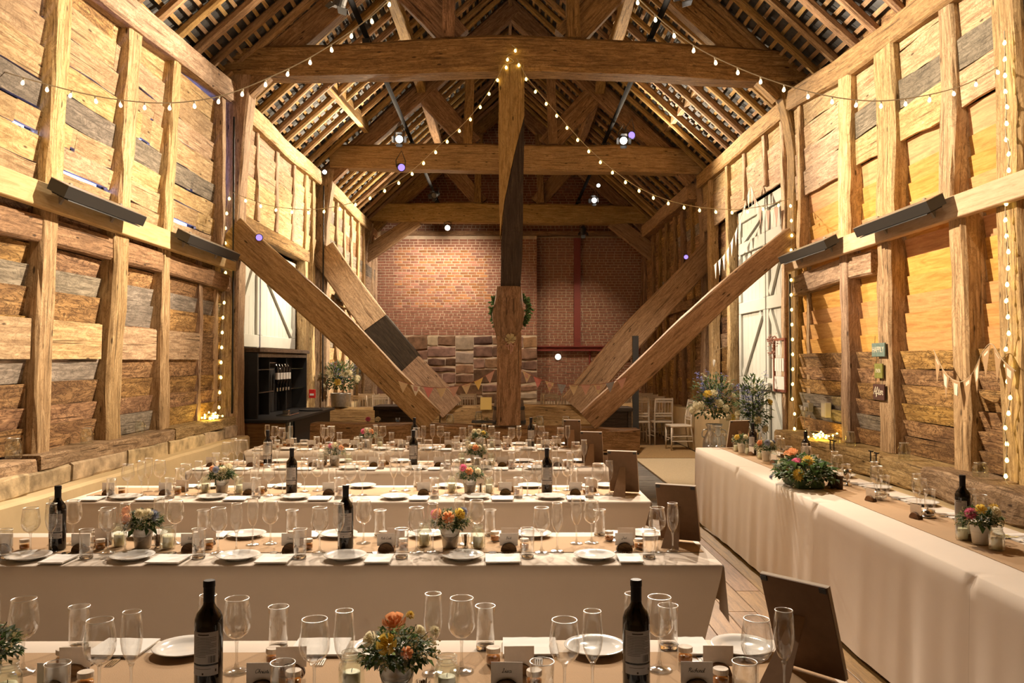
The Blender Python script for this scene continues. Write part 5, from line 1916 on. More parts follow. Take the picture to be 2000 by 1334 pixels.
candle_jar(ontab(690, 2.235), 2.235, Z2, 'left of the flower bucket on the nearest table')
candle_jar(ontab(874, 2.20), 2.20, Z2, 'right of the flower bucket on the nearest table')
candle_jar(ontab(28, 2.16), 2.16, Z2, 'at the left edge of the nearest table')
put('shot', ontab(828, 2.16), 2.16, Z2, 'small glass of matches beside the flower bucket, nearest table', 'match glasses')
put('sticks', ontab(828, 2.16), 2.16, Z2 + 0.001, 'bundle of matches in the small glass, nearest table', 'matches')
for k, lst in POTS.items():
    F = FRONT[k]
    for q, (px, *pal) in enumerate(lst):
        Y = F + 0.335
        X = ontab(px, Y)
        flower_pot(X, Y, Z2, WORDS[(k, q)], 'bucket flower arrangements', 31 + k * 7 + q * 3, BL(k * 5 + q, pal), rad=(0.085, 0.070, 0.055))
        side = ('left pot', 'right pot')[q]
        sx = 0.128 if k == 1 else 0.125
        candle_jar(X - sx, Y + 0.03, Z2, f'left of the {side} on the {TN[k]}')
        candle_jar(X + sx * (1.0 if q == 0 else 1.05), Y - 0.02, Z2, f'right of the {side} on the {TN[k]}')
        if q == 1 or k < 2:
            put('shot', X + 0.073, Y - 0.005, Z2, f'small glass of matches by the {side} on the {TN[k]}', 'match glasses')
            put('sticks', X + 0.073, Y - 0.005, Z2 + 0.001, f'bundle of matches by the {side} on the {TN[k]}', 'matches')
# bottles
for k, px, yo, w in ((0, 414, 0.27, 'left of the nearest guest table'), (0, 1241, 0.27, 'right half of the nearest guest table'), (1, 120, 0.30, 'left end of the second guest table'), (1, 677, 0.31, 'middle of the second guest table'),
                     (2, 572, 0.35, 'left of the third guest table'), (2, 1068, 0.34, 'right of the third guest table'), (3, 525, 0.34, 'left of the fourth guest table'), (3, 808, 0.34, 'middle of the fourth guest table'),
                     (4, 810, 0.40, 'middle of the farthest guest table'), (4, 1037, 0.40, 'right of the farthest guest table')):
    Y = FRONT[k] + yo
    put('bottle', ontab(px, Y), Y, Z2, 'dark wine bottle with back label showing, ' + w, 'wine bottles', 0.10)

# the table boards seen from behind, each propped on its strut at a table's right end
def back_board(loc, rz, w, h, tilt, label, strutw=0.085):
    """leaning panel: its backing faces local -y; the face looks to +y"""
    t = empty('table_plan_board', loc, label, 'display board', 'display boards on the tables', rz=rz)
    ca, sa = math.cos(tilt), math.sin(tilt)
    def P(x, d, u): return (x, d * ca - u * sa, d * sa + u * ca + 0.0055)
    def slab(mb, x0, x1, d0, d1, u0, u1):
        v = [P(x, d, u) for u in (u0, u1) for d in (d0, d1) for x in (x0, x1)]
        mb.add([v[0], v[1], v[3], v[2], v[4], v[5], v[7], v[6]], BOXF)
    mb = MB(); slab(mb, -w / 2, w / 2, 0.0, 0.004, 0.0, h); mb.build('backing', M_BOARDBK, t, world=False)
    mb = MB()
    slab(mb, -w / 2 - 0.002, w / 2 + 0.002, 0.0045, 0.016, 0.0, h)
    mb.build('canvas', M_CANVAS, t, world=False)
    mb = MB()
    for x in (-w / 2 + 0.012, w / 2 - 0.012): slab(mb, x - 0.010, x + 0.010, -0.004, -0.0005, h - 0.016, h - 0.002)
    mb.build('corner_clip', M_BLACK, t, world=False)
    hb = h * 0.62
    top = P(0, -0.004, hb)
    foot = (0.0, top[1] - 0.14, 0.0015)
    mb = MB()
    sw = strutw / 2
    v = []
    for (x, y, z), ww in (((0, foot[1], foot[2]), sw), ((0, top[1], top[2]), sw * 0.45)):
        v += [(-ww, y, z), (ww, y, z), (ww, y + 0.004, z + 0.002), (-ww, y + 0.004, z + 0.002)]
    mb.add(v, BOXF)
    mb.build('strut', M_KRAFT, t, world=False)
    return t


back_board((0.872, 2.365, Z2 + 0.0005), -0.87, 0.205, 0.290, 0.34, 'big dark board leaning on its strut, right end of the nearest guest table')
back_board((0.862, 4.090, Z2 + 0.0005), -0.45, 0.195, 0.300, 0.34, 'dark board with pale edge, right end of the second guest table')
back_board((0.800, 5.590, Z2 + 0.0005), -0.32, 0.195, 0.300, 0.34, 'brown board with pale edge, right end of the third guest table')
back_board((0.752, 7.190, Z2 + 0.0005), -0.25, 0.185, 0.290, 0.34, 'brown board with pale edge, right end of the fourth guest table')
back_board((0.700, 8.680, Z2 + 0.0005), -0.20, 0.175, 0.285, 0.34, 'small brown board, right end of the farthest guest table')

# ------------------------------------------------------------------ the top table's settings
TT = 'on the top table'
RZ1, RZ2 = CZ + 0.0012, CZ + 0.0045
RS = [  # depth of each place along the table, with the words that find it
    (7.85, 'first place from the far end'), (7.20, 'second place from the far end'), (6.52, 'third place from the far end'), (5.92, 'fourth place from the far end'),
    (5.30, 'fifth place from the far end'), (4.72, 'sixth place from the far end'), (4.14, 'seventh place from the far end'), (3.50, 'eighth place from the far end')]
for i, (Y, w) in enumerate(RS):
    xw = 2.415
    zz = RZ2
    put('wine', xw + j(.01), Y + 0.05 + j(.01), zz, f'wine glass on the top table, {w}', 'wine glasses on the top table', RND.uniform(0, 6))
    put('flute', xw + 0.010 + j(.01), Y + 0.135 + j(.01), zz, f'champagne flute on the top table, {w}', 'champagne flutes on the top table', RND.uniform(0, 6))
    put('tumbler', xw + 0.105 + j(.01), Y + 0.175 + j(.015), RZ1 if i else RZ1, f'straight tumbler on the top table, {w}', 'tumblers on the top table', RND.uniform(0, 6))
    put('plate', 2.600, Y - 0.17, RZ1, f'white plate on the top table, {w}', 'plates on the top table', RND.uniform(0, 6))
    put('napkin', 2.605, Y + 0.015, RZ1, f'folded paper napkin on the top table, {w}', 'napkins on the top table', PI / 2 + j(.1))
    put('knife', 2.585, Y + 0.00, RZ1 + 0.0094, f'knife on its napkin on the top table, {w}', 'knives on the top table', PI / 2 + j(.1))
    put('fork', 2.590, Y + 0.035, RZ1 + 0.0094, f'fork on its napkin on the top table, {w}', 'forks on the top table', PI / 2 + j(.1))
    lx, ly = 2.325, Y - 0.055
    put('log', lx, ly, zz, f'log slice with card on the top table, {w}', 'log slices on the top table', PI / 2 + 0.25 + j(.1))
    o = card_with_name(lx, ly, zz + 0.022, PI / 2 + 0.25, None, f'place card in its log on the top table, {w}', 'place cards on the top table')
for px, py, w in ((1881, 1041, 'near the pink-topped pot'), (1574, 912, 'behind the large low flower arrangement'), (1471, 888, 'beside the small display board')):
    p = atz(px, py, RZ2)
    put('bottle', p.x, p.y, RZ2, 'dark wine bottle on the top table, ' + w, 'wine bottles', -0.9)
pots = [(1915, 1062, 'white pot with a pink bloom and a yellow bloom on the top table', [('m', 'pink'), ('r', 'yellow'), ('r', 'cream'), ('m', 'yellow')], 51),
        (1497, 900, 'white pot of peach and pale blue flowers at the far part of the top table', [('r', 'peach'), ('m', 'blue'), ('r', 'cream'), ('m', 'blue')], 53),
        (1450, 884, 'little white pot of yellow flowers in front of the small board', [('r', 'yellow'), ('r', 'cream'), ('r', 'peach')], 55)]
for px, py, w, pal, sd in pots:
    p = atz(px, py, RZ2)
    flower_pot(p.x, p.y, RZ2, w, 'top table pots', sd, BL(sd, pal), rad=(0.095, 0.085, 0.058), white=True)
for px, py, w in ((1881, 1054, 'left of the pink-topped pot, top table'), (1947, 1074, 'right of the pink-topped pot, top table'), (1485, 896, 'left of the pale blue pot, top table'), (1511, 903, 'right of the pale blue pot, top table'),
                  (1438, 881, 'left of the little yellow pot, top table'), (1461, 887, 'right of the little yellow pot, top table')):
    p = atz(px, py, RZ2)
    candle_jar(p.x, p.y, RZ2, w, 'candle jars on the top table')
# large low arrangement
p = atz(1568, 950, RZ2)
t = empty('table_garland', (p.x + 0.02, p.y + 0.05, RZ2), 'large low mound of greenery with peach roses and yellow blooms, top table', 'flower arrangement')
mb = MB(); box(mb, -0.09, 0.09, -0.16, 0.16, 0.001, 0.06); mb.build('foam_tray', M_LEAF, t, world=False)
foliage(t, (0, 0, 0.085), (0.17, 0.30, 0.12), 900, 0.045, 0.7, [M_LEAF, M_LEAF, M_LEAF2, M_EUCA], 91, low=-0.25, droop=0.05)
foliage(t, (0, -0.02, 0.085), (0.19, 0.34, 0.09), 200, 0.062, 0.65, [M_LEAF], 92, low=-0.2, droop=0.1, name='large_leaves')
filler(t, (0, 0, 0.06), (0.17, 0.28, 0.15), 420, 93, M_CRM, 0.004)
for nm, me, pos, s in (('rose', ROSE['peach'][0], (-0.06, 0.03, 0.215), 1.75), ('rose', ROSE['pink'][1], (-0.08, -0.10, 0.17), 1.35), ('bloom', MUM['yellow'], (-0.10, -0.20, 0.10), 1.6), ('bloom', MUM['yellow'], (-0.02, -0.16, 0.19), 1.6),
                       ('rose', ROSE['cream'][0], (-0.13, 0.08, 0.14), 1.1), ('rose', ROSE['peach'][1], (-0.05, 0.16, 0.20), 1.2), ('rose', ROSE['cream'][1], (-0.02, 0.24, 0.17), 1.1), ('bloom', MUM['blue'], (-0.09, 0.0, 0.17), 0.7), ('bloom', MUM['blue'], (-0.19, 0.10, 0.045), 0.8), ('rose', ROSE['peach'][0], (-0.12, -0.05, 0.12), 0.7)):
    bloom(t, nm, me, pos, (pos[0] - 0.02, pos[1] * .6, pos[2]), s)
# service bell
p = atz(1812, 1010, RZ2)
t = empty('service_bell', (p.x, p.y, RZ2), 'chrome domed service bell on the hessian runner of the top table', 'bell')
mb = MB(); lathe(mb, [(0.040, 0.001), (0.043, 0.002), (0.043, 0.008), (0.036, 0.011), (0.0005, 0.012)], 24, cap0=True); mb.build('base', M_STEEL, t, smooth=True, world=False)
mb = MB(); lathe(mb, [(0.034, 0.014), (0.035, 0.018), (0.032, 0.030), (0.023, 0.041), (0.010, 0.0465), (0.0005, 0.047)], 24, cap0=True); mb.build('dome', M_STEEL, t, smooth=True, world=False)
mb = MB(); lathe(mb, [(0.003, 0.011), (0.003, 0.055), (0.005, 0.056), (0.005, 0.060), (0.0005, 0.061)], 10); mb.build('button', M_STEEL, t, smooth=True, world=False)
# cut-glass bowl with a tea light
p = atz(1716, 976, RZ2)
t = empty('glass_candle_bowl', (p.x, p.y, RZ2), 'knobbly cut-glass candle bowl on the top table beside a log card holder', 'candle bowl')
mb = MB(); cup(mb, [(0.022, 0.003), (0.040, 0.010), (0.050, 0.028), (0.047, 0.046), (0.036, 0.058)], 0.004, 20); mb.build('bowl', G_THICK, t, smooth=True, world=False)
kb = MB()
for r_ in range(3):
    for a in range(16):
        an = 2 * PI * (a + .5 * (r_ % 2)) / 16
        rad = (0.045, 0.052, 0.049)[r_]
        lathe(kb, [(0.0005, -0.006), (0.006, -0.003), (0.0075, 0), (0.006, 0.003), (0.0005, 0.006)], 6, (rad * math.cos(an), rad * math.sin(an), 0.017 + 0.014 * r_))
kb.build('glass_knobs', G_THICK, t, smooth=True, world=False, kind='stuff')
mb = MB(); lathe(mb, [(0.019, 0.0085), (0.0195, 0.020), (0.0005, 0.020)], 16, cap0=True); mb.build('tea_light', M_CREAM, t, world=False)
# silver stand and logs by the flowers
for k, (px, py, h, r_, w) in enumerate(((1628, 953, 0.095, 0.022, 'upright short log beside the low flowers, left of the pair'), (1640, 955, 0.090, 0.022, 'upright short log beside the low flowers, right of the pair'), (1531, 906, 0.085, 0.030, 'upright short log between the pots and the low flowers'))):
    p = atz(px, py, RZ2)
    t = empty('wood_log', (p.x, p.y, RZ2), w, 'log', 'upright logs on the top table')
    mb = MB(); lathe(mb, [(r_, 0), (r_ * 1.04, h * .3), (r_ * .98, h * .7), (r_, h)], 12, cap0=True); mb.build('bark', W_BARK, t, smooth=True, world=False)
    mb = MB(); lathe(mb, [(r_ * .99, h), (r_ * .95, h + 0.002), (0.0005, h + 0.002)], 12); mb.build('cut_end', W_LOG, t, world=False)
p = atz(1655, 948, RZ2)
t = empty('silver_goblet', (p.x, p.y, RZ2), 'small silver goblet on a foot behind the low flowers, top table', 'goblet')
mb = MB(); lathe(mb, [(0.030, 0.0), (0.030, 0.003), (0.010, 0.010), (0.006, 0.030), (0.006, 0.045), (0.020, 0.055), (0.028, 0.085), (0.030, 0.115), (0.0285, 0.115), (0.026, 0.085), (0.016, 0.060), (0.0005, 0.058)], 22, cap0=True)
mb.build('cup', M_STEEL, t, smooth=True, world=False)
# small board at the far end, seen from behind
p = atz(1437, 876, RZ2)
back_board((p.x + 0.03, p.y + 0.08, RZ2 + 0.0005), 0.30, 0.225, 0.285, 0.26, 'small brown board with pale edge at the far end of the top table')
# items at the far corner
p = atz(1402, 872, RZ2)
put('wine', p.x, p.y, RZ2, 'wine glass at the far corner of the top table, in front of the milk churn', 'wine glasses on the top table')
put('flute', p.x - 0.075, p.y + 0.03, RZ2, 'champagne flute at the far corner of the top table, in front of the churn', 'champagne flutes on the top table')
put('tumbler', p.x + 0.07, p.y + 0.04, RZ1, 'tumbler at the far corner of the top table by the board', 'tumblers on the top table')


# ------------------------------------------------------------------ lighting bars and spotlights
for X, lab in ((-1.80, 'long black lighting bar lying across the tie beams, left of the central post'), (1.85, 'long black lighting bar lying across the tie beams, right of the central post')):
    t = empty('lighting_bar', (X, 12, 5.80), lab, 'lighting bar', 'lighting bars')
    mb = MB(); tube(mb, [(X, 2.0, 5.80), (X, 12.0, 5.81), (X, 22.2, 5.80)], 0.035, 10)
    mb.build('pipe', M_BARM, t, smooth=True)
    for y in (YA, YB, YC):
        mb = MB(); box(mb, X - 0.045, X + 0.045, y - 0.04, y + 0.04, 5.70, 5.765)
        mb.build('saddle', M_BLACK, t)


def spotlight(loc, target, label, lens=None, flaps=True, group='spotlights on the lighting bars', hang=0.30, s=1.0):
    """housing at loc pointing to target; lens on its front, four flaps, a yoke up to the bar"""
    loc, target = Vector(loc), Vector(target)
    t = empty('spotlight', loc, label, 'spotlight', group)
    q = (target - loc).to_track_quat('-Z', 'Y')
    M = q.to_matrix()

    def tr_(mb_):
        mb_.v = [tuple(M @ Vector(p)) for p in mb_.v]
        return mb_
    mb = MB(); lathe(mb, [(0.0005, 0.20 * s), (0.055 * s, 0.20 * s), (0.065 * s, 0.17 * s), (0.070 * s, 0.02 * s), (0.075 * s, 0.0), (0.068 * s, -0.004 * s), (0.062 * s, 0.01 * s)], 18)
    tr_(mb).build('housing', M_BLACKP, t, smooth=False, world=False)
    mb = MB(); lathe(mb, [(0.0005, 0.006 * s), (0.062 * s, 0.006 * s)], 18)
    tr_(mb).build('lens', lens or M_HEATF, t, world=False)
    if flaps:
        for k in range(4):
            a = k * PI / 2
            mb = MB()
            w, ln, o_ = 0.062 * s, 0.060 * s, 0.050 * s
            v = [(-w, 0.075 * s, 0), (w, 0.075 * s, 0), (w * .8, 0.075 * s + o_, -ln), (-w * .8, 0.075 * s + o_, -ln)]
            v2 = [(x, y + 0.003, z + 0.001) for x, y, z in v]
            vv = [(x * math.cos(a) - y * math.sin(a), x * math.sin(a) + y * math.cos(a), z) for x, y, z in v + v2]
            mb.add(vv, BOXF)
            tr_(mb).build('barn_door_flap', M_BLACKP, t, world=False)
    if hang:
        mb = MB()
        side = M @ Vector((1, 0, 0)); side.z = 0; side.normalize()
        b = M @ Vector((0, 0, 0.09 * s))
        tube(mb, [b + side * 0.078 * s, b + side * 0.085 * s + Vector((0, 0, 0.12)), Vector((0, 0, hang)), b - side * 0.085 * s + Vector((0, 0, 0.12)), b - side * 0.078 * s], 0.009, 6)
        mb.build('yoke', M_BLACK, t, world=False)
    return t


spotlight((-1.80, 8.70, 5.46), (-3.0, 10.0, 3.0), 'black spotlight seen from behind at the top of the picture, left bar')
spotlight((1.90, 8.58, 5.55), (-0.6, 5.0, 3.0), 'spotlight with bright lens at the very top of the picture, right bar', E_SPOT)
spotlight((-1.87, 14.15, 5.50), (-1.2, 5.6, 2.2), 'spotlight with white glowing face between first and second truss, left bar', E_SPOT)
spotlight((-1.88, 14.55, 5.10), (-0.9, 11.6, 4.1), 'violet-lensed spotlight below the white one, left bar', E_VIOLET, False)
spotlight((2.03, 14.15, 5.48), (1.6, 5.2, 2.0), 'spotlight with white glowing face between first and second truss, right bar', E_SPOT)
spotlight((2.22, 14.45, 5.66), (3.1, 11.4, 5.2), 'violet-lensed spotlight above the white one, right bar', E_VIOLET, False)
spotlight((2.12, 19.8, 5.55), (-0.5, 14.0, 3.6), 'bright spotlight between second and third truss, right bar', E_SPOT)
spotlight((2.28, 20.3, 6.02), (1.5, 16.0, 4.0), 'small bright lamp above the right bar near the third truss', E_SPOT, False, hang=0, s=0.7)
spotlight((-1.74, 19.4, 5.58), (-3.2, 17.0, 4.2), 'dark double spotlight between second and third truss, left bar')
p = at(874, 445, 20.6)
spotlight(p, (p.x + 0.2, 14.0, 3.0), 'bright spotlight hanging under the third tie beam, left of the post', E_SPOT, False, 'spotlights on the trusses', hang=0.16)
p = at(1139, 455, 20.6)
spotlight(p, (p.x + 0.2, 23.0, 3.0), 'unlit black spotlight hanging under the third tie beam, right of the post', None, True, 'spotlights on the trusses', hang=0.2)
for (px, py, Y, tgt, lab, ln) in ((634, 336, 15.1, (-2.4, 10, 4.8), 'small lit spotlight at the left end of the second tie beam', E_SPOT), (1385, 348, 15.1, (3.6, 10, 4.2), 'small lit spotlight at the right end of the second tie beam', E_SPOT),
                                  (709, 436, 20.5, (-3.0, 14, 4.2), 'small violet spotlight at the left end of the third tie beam', E_VIOLET), (1277, 438, 20.5, (3.0, 14, 4.2), 'small violet-white spotlight at the right end of the third tie beam', E_SPOT),
                                  (1340, 502, 15.05, (2.6, 9, 2.6), 'small blue-violet lamp on the right low brace of the second truss', E_VIOLET), (506, 464, 10.05, (-2.0, 4, 2.0), 'small violet lamp on the left low brace of the first truss', E_VIOLET)):
    q = at(px, py, Y)
    spotlight(q, tgt, lab, ln, False, 'small lamps on the trusses', hang=0.0, s=0.62)

# ------------------------------------------------------------------ bar heaters on the rails
def heater(side, X, ya, yb, z, label):
    """long slatted bar heater tipped down towards the room; side=+1 on the left wall"""
    ym = (ya + yb) / 2
    t = empty('bar_heater', (X, ym, z), label, 'heater', 'bar heaters on the rails')
    l = (yb - ya) / 2
    s = side
    def prism(mb, sec, y0, y1):
        n_ = len(sec)
        v = [(s * x, y0, zz) for x, zz in sec] + [(s * x, y1, zz) for x, zz in sec]
        f = [(i, (i + 1) % n_, n_ + (i + 1) % n_, n_ + i) for i in range(n_)] + [tuple(range(n_))[::-1], tuple(range(n_, 2 * n_))]
        mb.add(v, f)
    mb = MB(); prism(mb, [(0.03, 0.05), (0.16, -0.015), (0.125, -0.095), (0.0, -0.03)], -l, l)
    mb.build('case', M_HEATF, t, world=False)
    mb = MB(); prism(mb, [(0.028, 0.052), (0.162, -0.014), (0.163, -0.010), (0.030, 0.057)], -l - 0.004, l + 0.004)
    mb.build('top_plate', M_HEATT, t, world=False)
    for k in range(7):
        a = 0.10 + 0.115 * k
        f_ = k / 6
        x0, z0 = 0.122 - 0.112 * f_, -0.0985 + 0.058 * f_
        mb = MB(); prism(mb, [(x0, z0), (x0 + 0.003, z0 - 0.010), (x0 - 0.004, z0 - 0.008), (x0 - 0.010, z0 + 0.004)], -l + 0.06, l - 0.06)
        mb.build('slat', M_SLAT, t, world=False)
    for y in (-l * .62, l * .62):
        mb = MB(); prism(mb, [(-0.035, 0.04), (0.05, 0.062), (0.05, 0.042), (-0.035, -0.10)], y - 0.018, y + 0.018)
        mb.build('bracket', M_HEATT, t, world=False)
    return t


heater(1, -3.335, 5.93, 7.22, 2.93, 'long black bar heater on the left wall rail, the nearer one')
heater(1, -3.335, 8.22, 9.75, 2.93, 'black bar heater on the left wall rail, next to the first post')
heater(-1, 3.435, 6.35, 7.70, 2.91, 'long black bar heater on the right wall rail, the nearer one')
heater(-1, 3.435, 8.42, 9.85, 2.91, 'black bar heater on the right wall rail, next to the first post')
heater(1, -3.38, 16.0, 17.2, 2.93, 'small far bar heater on the left wall behind the second truss')
heater(1, -3.38, 18.3, 19.5, 2.93, 'farthest bar heater on the left wall, before the third truss')

# ------------------------------------------------------------------ bulb strings
def bulb_mesh(name, mat, r=0.021):
    mb = MB()
    lathe(mb, [(0.006, 0.0), (0.0065, -0.004), (r * .75, -0.012), (r, -0.012 - r * .8), (r * .8, -0.012 - r * 1.5), (r * .35, -0.012 - r * 1.9), (0.0004, -0.012 - r * 1.95)], 10, m=0)
    lathe(mb, [(0.0055, 0.018), (0.0065, 0.016), (0.0065, -0.004)], 8, m=1)
    return mb.mesh(name, [mat, M_WIRE], smooth=True)


BW_, BY_ = bulb_mesh('bulb', E_BULBW, 0.0125), bulb_mesh('bulb', E_BULBY, 0.0165)


def string(path, step, me, label, wire, r=0.004, start=0.05, drop=0.018, group='strings of bulbs', n=10):
    pts = smooth_path(path, n)
    t = empty('string_lights', pts[0], label, 'string lights', group)
    mb = MB(); tube(mb, pts, r, 5); mb.build('cable', wire, t)
    for q in resample(pts, step, start):
        o = bpy.data.objects.new('bulb', me); COL.objects.link(o); o.parent = t
        o.location = q - wloc(t) - Vector((0, 0, drop))
        o.rotation_euler = (RND.uniform(-.2, .2), RND.uniform(-.2, .2), 0)
    return t


F1 = 5.75
string([at(px, py, F1) for px, py in ((-60, 118), (0, 138), (100, 167), (200, 190), (300, 201), (380, 197), (450, 182), (530, 150), (610, 110), (690, 58), (748, 12), (800, -45), (880, -150))], 0.175, BW_, 'pale globe string light swagged across the upper left, in front of the first tie beam', M_WIRE)
string([at(px, py, F1) for px, py in ((1100, -150), (1190, -60), (1252, 2), (1310, 55), (1370, 98), (1450, 136), (1530, 165), (1610, 186), (1680, 196), (1740, 196), (1820, 184), (1890, 163), (1950, 130))], 0.175, BW_, 'pale globe string light swagged across the upper right, in front of the first tie beam', M_WIRE)
YF = TA - 0.235
string([at(px, py, YF) for px, py in ((1000, 88), (1010, 98), (991, 108), (1003, 120), (984, 128), (972, 150), (938, 203), (902, 245), (858, 284), (802, 335), (745, 370), (690, 395), (640, 406), (590, 409), (530, 402), (480, 386), (455, 376))], 0.200, BY_, 'yellow bulb string swooping from the tie beam down to the left post', M_WIRE)
string([at(px, py, YF) for px, py in ((1009, 114), (1017, 128), (1030, 152), (1066, 196), (1104, 240), (1150, 290), (1208, 340), (1258, 372), (1312, 393), (1370, 405), (1440, 409), (1500, 400), (1542, 388))], 0.200, BY_, 'yellow bulb string swooping from the tie beam down to the right post', M_WIRE)
string([at(px, py, YF - 0.02) for px, py in ((449, 374), (442, 420), (440, 480), (441, 540), (437, 600), (434, 650), (432, 700), (430, 750), (427, 790), (420, 815), (411, 832))], 0.185, BY_, 'yellow bulb string running down the left post of the first truss', M_WIRE)
string([at(px, py, YF - 0.02) for px, py in ((1543, 388), (1546, 440), (1545, 500), (1546, 560), (1547, 620), (1548, 680), (1549, 730), (1548, 780), (1553, 810), (1551, 835), (1553, 850))], 0.185, BY_, 'yellow bulb string running down the right post of the first truss', M_WIRE)
BP_ = bulb_mesh('bulb', E_BULBY, 0.013)
XF = 3.515
string([atx(px, py, XF) for px, py in ((1962, 60), (1963, 118), (1962, 160), (1966, 210), (1964, 255), (1972, 300), (1966, 350), (1964, 420), (1970, 500), (1966, 560), (1970, 640), (1963, 690), (1968, 740), (1973, 780), (1962, 830), (1967, 870), (1964, 935), (1978, 953))], 0.115, BP_, 'yellow bulb string running down the timber post at the right edge', M_WIRE)


def led_heap(c, label, seed):
    rr = random.Random(seed)
    t = empty('fairy_lights', c, label, 'fairy lights', 'heaps of fairy lights')
    pts = [Vector((rr.gauss(0, .05), rr.gauss(0, .09), abs(rr.gauss(0.02, 0.03)) + 0.012)) for _ in range(26)]
    mb = MB(); tube(mb, smooth_path(pts, 3), 0.0025, 4); mb.build('cable', M_WIRE, t, world=False)
    mb = MB(); lathe(mb, [(0.0004, -0.010), (0.008, -0.006), (0.010, 0.0), (0.008, 0.006), (0.0004, 0.010)], 8)
    me = mb.mesh('led', E_LED, True)
    for q in pts:
        o = bpy.data.objects.new('led', me); COL.objects.link(o); o.parent = t; o.location = q
    return t


led_heap((3.44, 8.98, 0.795), 'glowing heap of yellow fairy lights on the right sill under the sockets', 3)
led_heap((-3.44, 9.55, 0.966), 'glowing heap of yellow fairy lights on the left sill beside the first post', 4)
# clear lanterns / jars standing on the sills
def clear_jar(loc, r, h, label, inverted=True):
    t = empty('glass_jar', loc, label, 'glass jar', 'clear jars on the sills')
    mb = MB(); cup(mb, [(r * .9, 0.003), (r, h * .1), (r, h * .7), (r * .8, h * .86), (r * .75, h)], 0.0025, 20); mb.build('glass_body', G_JAR, t, smooth=True, world=False)
    mb = MB(); tube(mb, [(r * .76 * math.cos(a * PI / 10), r * .76 * math.sin(a * PI / 10), h) for a in range(21)], 0.0022, 5, caps=False); mb.build('rim', G_RIM, t, smooth=True, world=False)
    return t


for X, Y, z, r, h, lab in ((-3.44, 5.75, 0.97, 0.055, 0.14, 'clear jar on the left sill, near the left edge of the picture'), (-3.44, 6.75, 0.97, 0.05, 0.13, 'clear jar on the left sill between the first two studs'), (-3.44, 7.72, 0.97, 0.045, 0.12, 'clear jar on the left sill between second and third stud'),
                           (3.42, 8.15, 0.795, 0.045, 0.15, 'clear jar on the right sill beside the stud with the signs'), (3.42, 7.05, 0.795, 0.05, 0.15, 'clear jar on the right sill between the two broad studs'), (3.44, 5.95, 0.80, 0.055, 0.11, 'squat clear jar on the right sill by the lit post'),
                           (3.44, 8.55, 0.795, 0.035, 0.09, 'tiny clear jar beside the heap of fairy lights')):
    clear_jar((X, Y, z), r, h, lab)
for px, lab in ((879, 'small clear jar on the sill beam, left of the central post'), (935, 'clear jar with narrow neck on the sill beam, left of the central post'), (1054, 'clear jar on the sill beam, just right of the central post'), (1105, 'clear jar on the sill beam near the right low brace')):
    q = at(px, 830, TA - 0.02)
    clear_jar((q.x, q.y, at(px, 832 + (px - 880) * 0.02, TA).z + 0.018), 0.05, 0.13 if px != 935 else 0.17, lab)

# ------------------------------------------------------------------ bunting
def pennant(t, p, q, drop, nrm, mat, patch=None, name='pennant'):
    mb = MB()
    p, q = Vector(p), Vector(q)
    m = (p + q) / 2 + Vector((0, 0, -drop)) + nrm * RND.uniform(-.01, .01)
    e = nrm * 0.0008
    mb.add([p - e, q - e, m - e, p + e, q + e, m + e], [(0, 1, 2), (5, 4, 3), (0, 3, 4, 1), (1, 4, 5, 2), (2, 5, 3, 0)])
    o = mb.build(name, mat, t)
    if patch:
        c = (p + q + m) / 3
        mb = MB()
        a, b = (q - p) * 0.22, Vector((0, 0, drop * 0.36))
        f = nrm * 0.0016
        c = (p + q) / 2 - Vector((0, 0, drop * 0.12)) 
        d = c - Vector((0, 0, drop * 0.42))
        mb.add([c - a + f, c + a + f, d + a * .75 + f, d - a * .75 + f], [(0, 1, 2, 3)])
        mb.add([c - a - f, c + a - f, d + a * .75 - f, d - a * .75 - f], [(3, 2, 1, 0)])
        pm = mb.build('patch', patch, t)
    return o


def bunting(path, n, w, drop, mats, nrm, label, cord, group, patch=None, skip=0.5, r=0.004):
    pts = smooth_path(path, 12)
    tot = sum((b - a).length for a, b in zip(pts[:-1], pts[1:]))
    t = empty('bunting', pts[0], label, 'bunting', group)
    mb = MB(); tube(mb, pts, r, 5); mb.build('cord', cord, t)
    step = tot / n
    cs = resample(pts, step, step * skip)
    fine = resample(pts, 0.005, 0)
    for k, c in enumerate(cs):
        i = min(range(len(fine)), key=lambda i_: (fine[i_] - c).length)
        a, b = fine[max(0, i - int(w / 2 / 0.005))], fine[min(len(fine) - 1, i + int(w / 2 / 0.005))]
        pennant(t, a, b, drop, nrm, mats[k % len(mats)], patch[k % len(patch)] if isinstance(patch, (list, tuple)) else patch)
    return t


NB = Vector((0, 1, 0))
YBT = TA - 0.30
bunting([at(px, py, YBT) for px, py in ((775, 742), (800, 750), (845, 757), (890, 755), (930, 743), (968, 722))], 8, 0.135, 0.135, [M_FCREAM, M_FWHITE, M_FPINK, M_FCREAM, M_FROSE, M_FCREAM, M_YPAPER, M_FROSE], NB, 'pastel triangle bunting from the left low brace to the central post', M_TWINE, 'pastel bunting', patch=[None, M_FROSE, None, M_FROSE, None, M_FROSE, None, M_FROSE])
bunting([at(px, py, YBT) for px, py in ((1018, 722), (1050, 738), (1090, 749), (1135, 752), (1180, 749), (1226, 736))], 9, 0.125, 0.13, [M_FCREAM, M_FPINK, M_FCREAM, M_FBLUE, M_FCREAM, M_FROSE, M_FCREAM, M_FBLUE, M_FROSE], NB, 'pastel triangle bunting from the central post to the right low brace', M_TWINE, 'pastel bunting', patch=[M_FROSE, None, M_FROSE, None, M_BROWNS, None, M_FROSE, None, None])
NX = Vector((1, 0, 0))
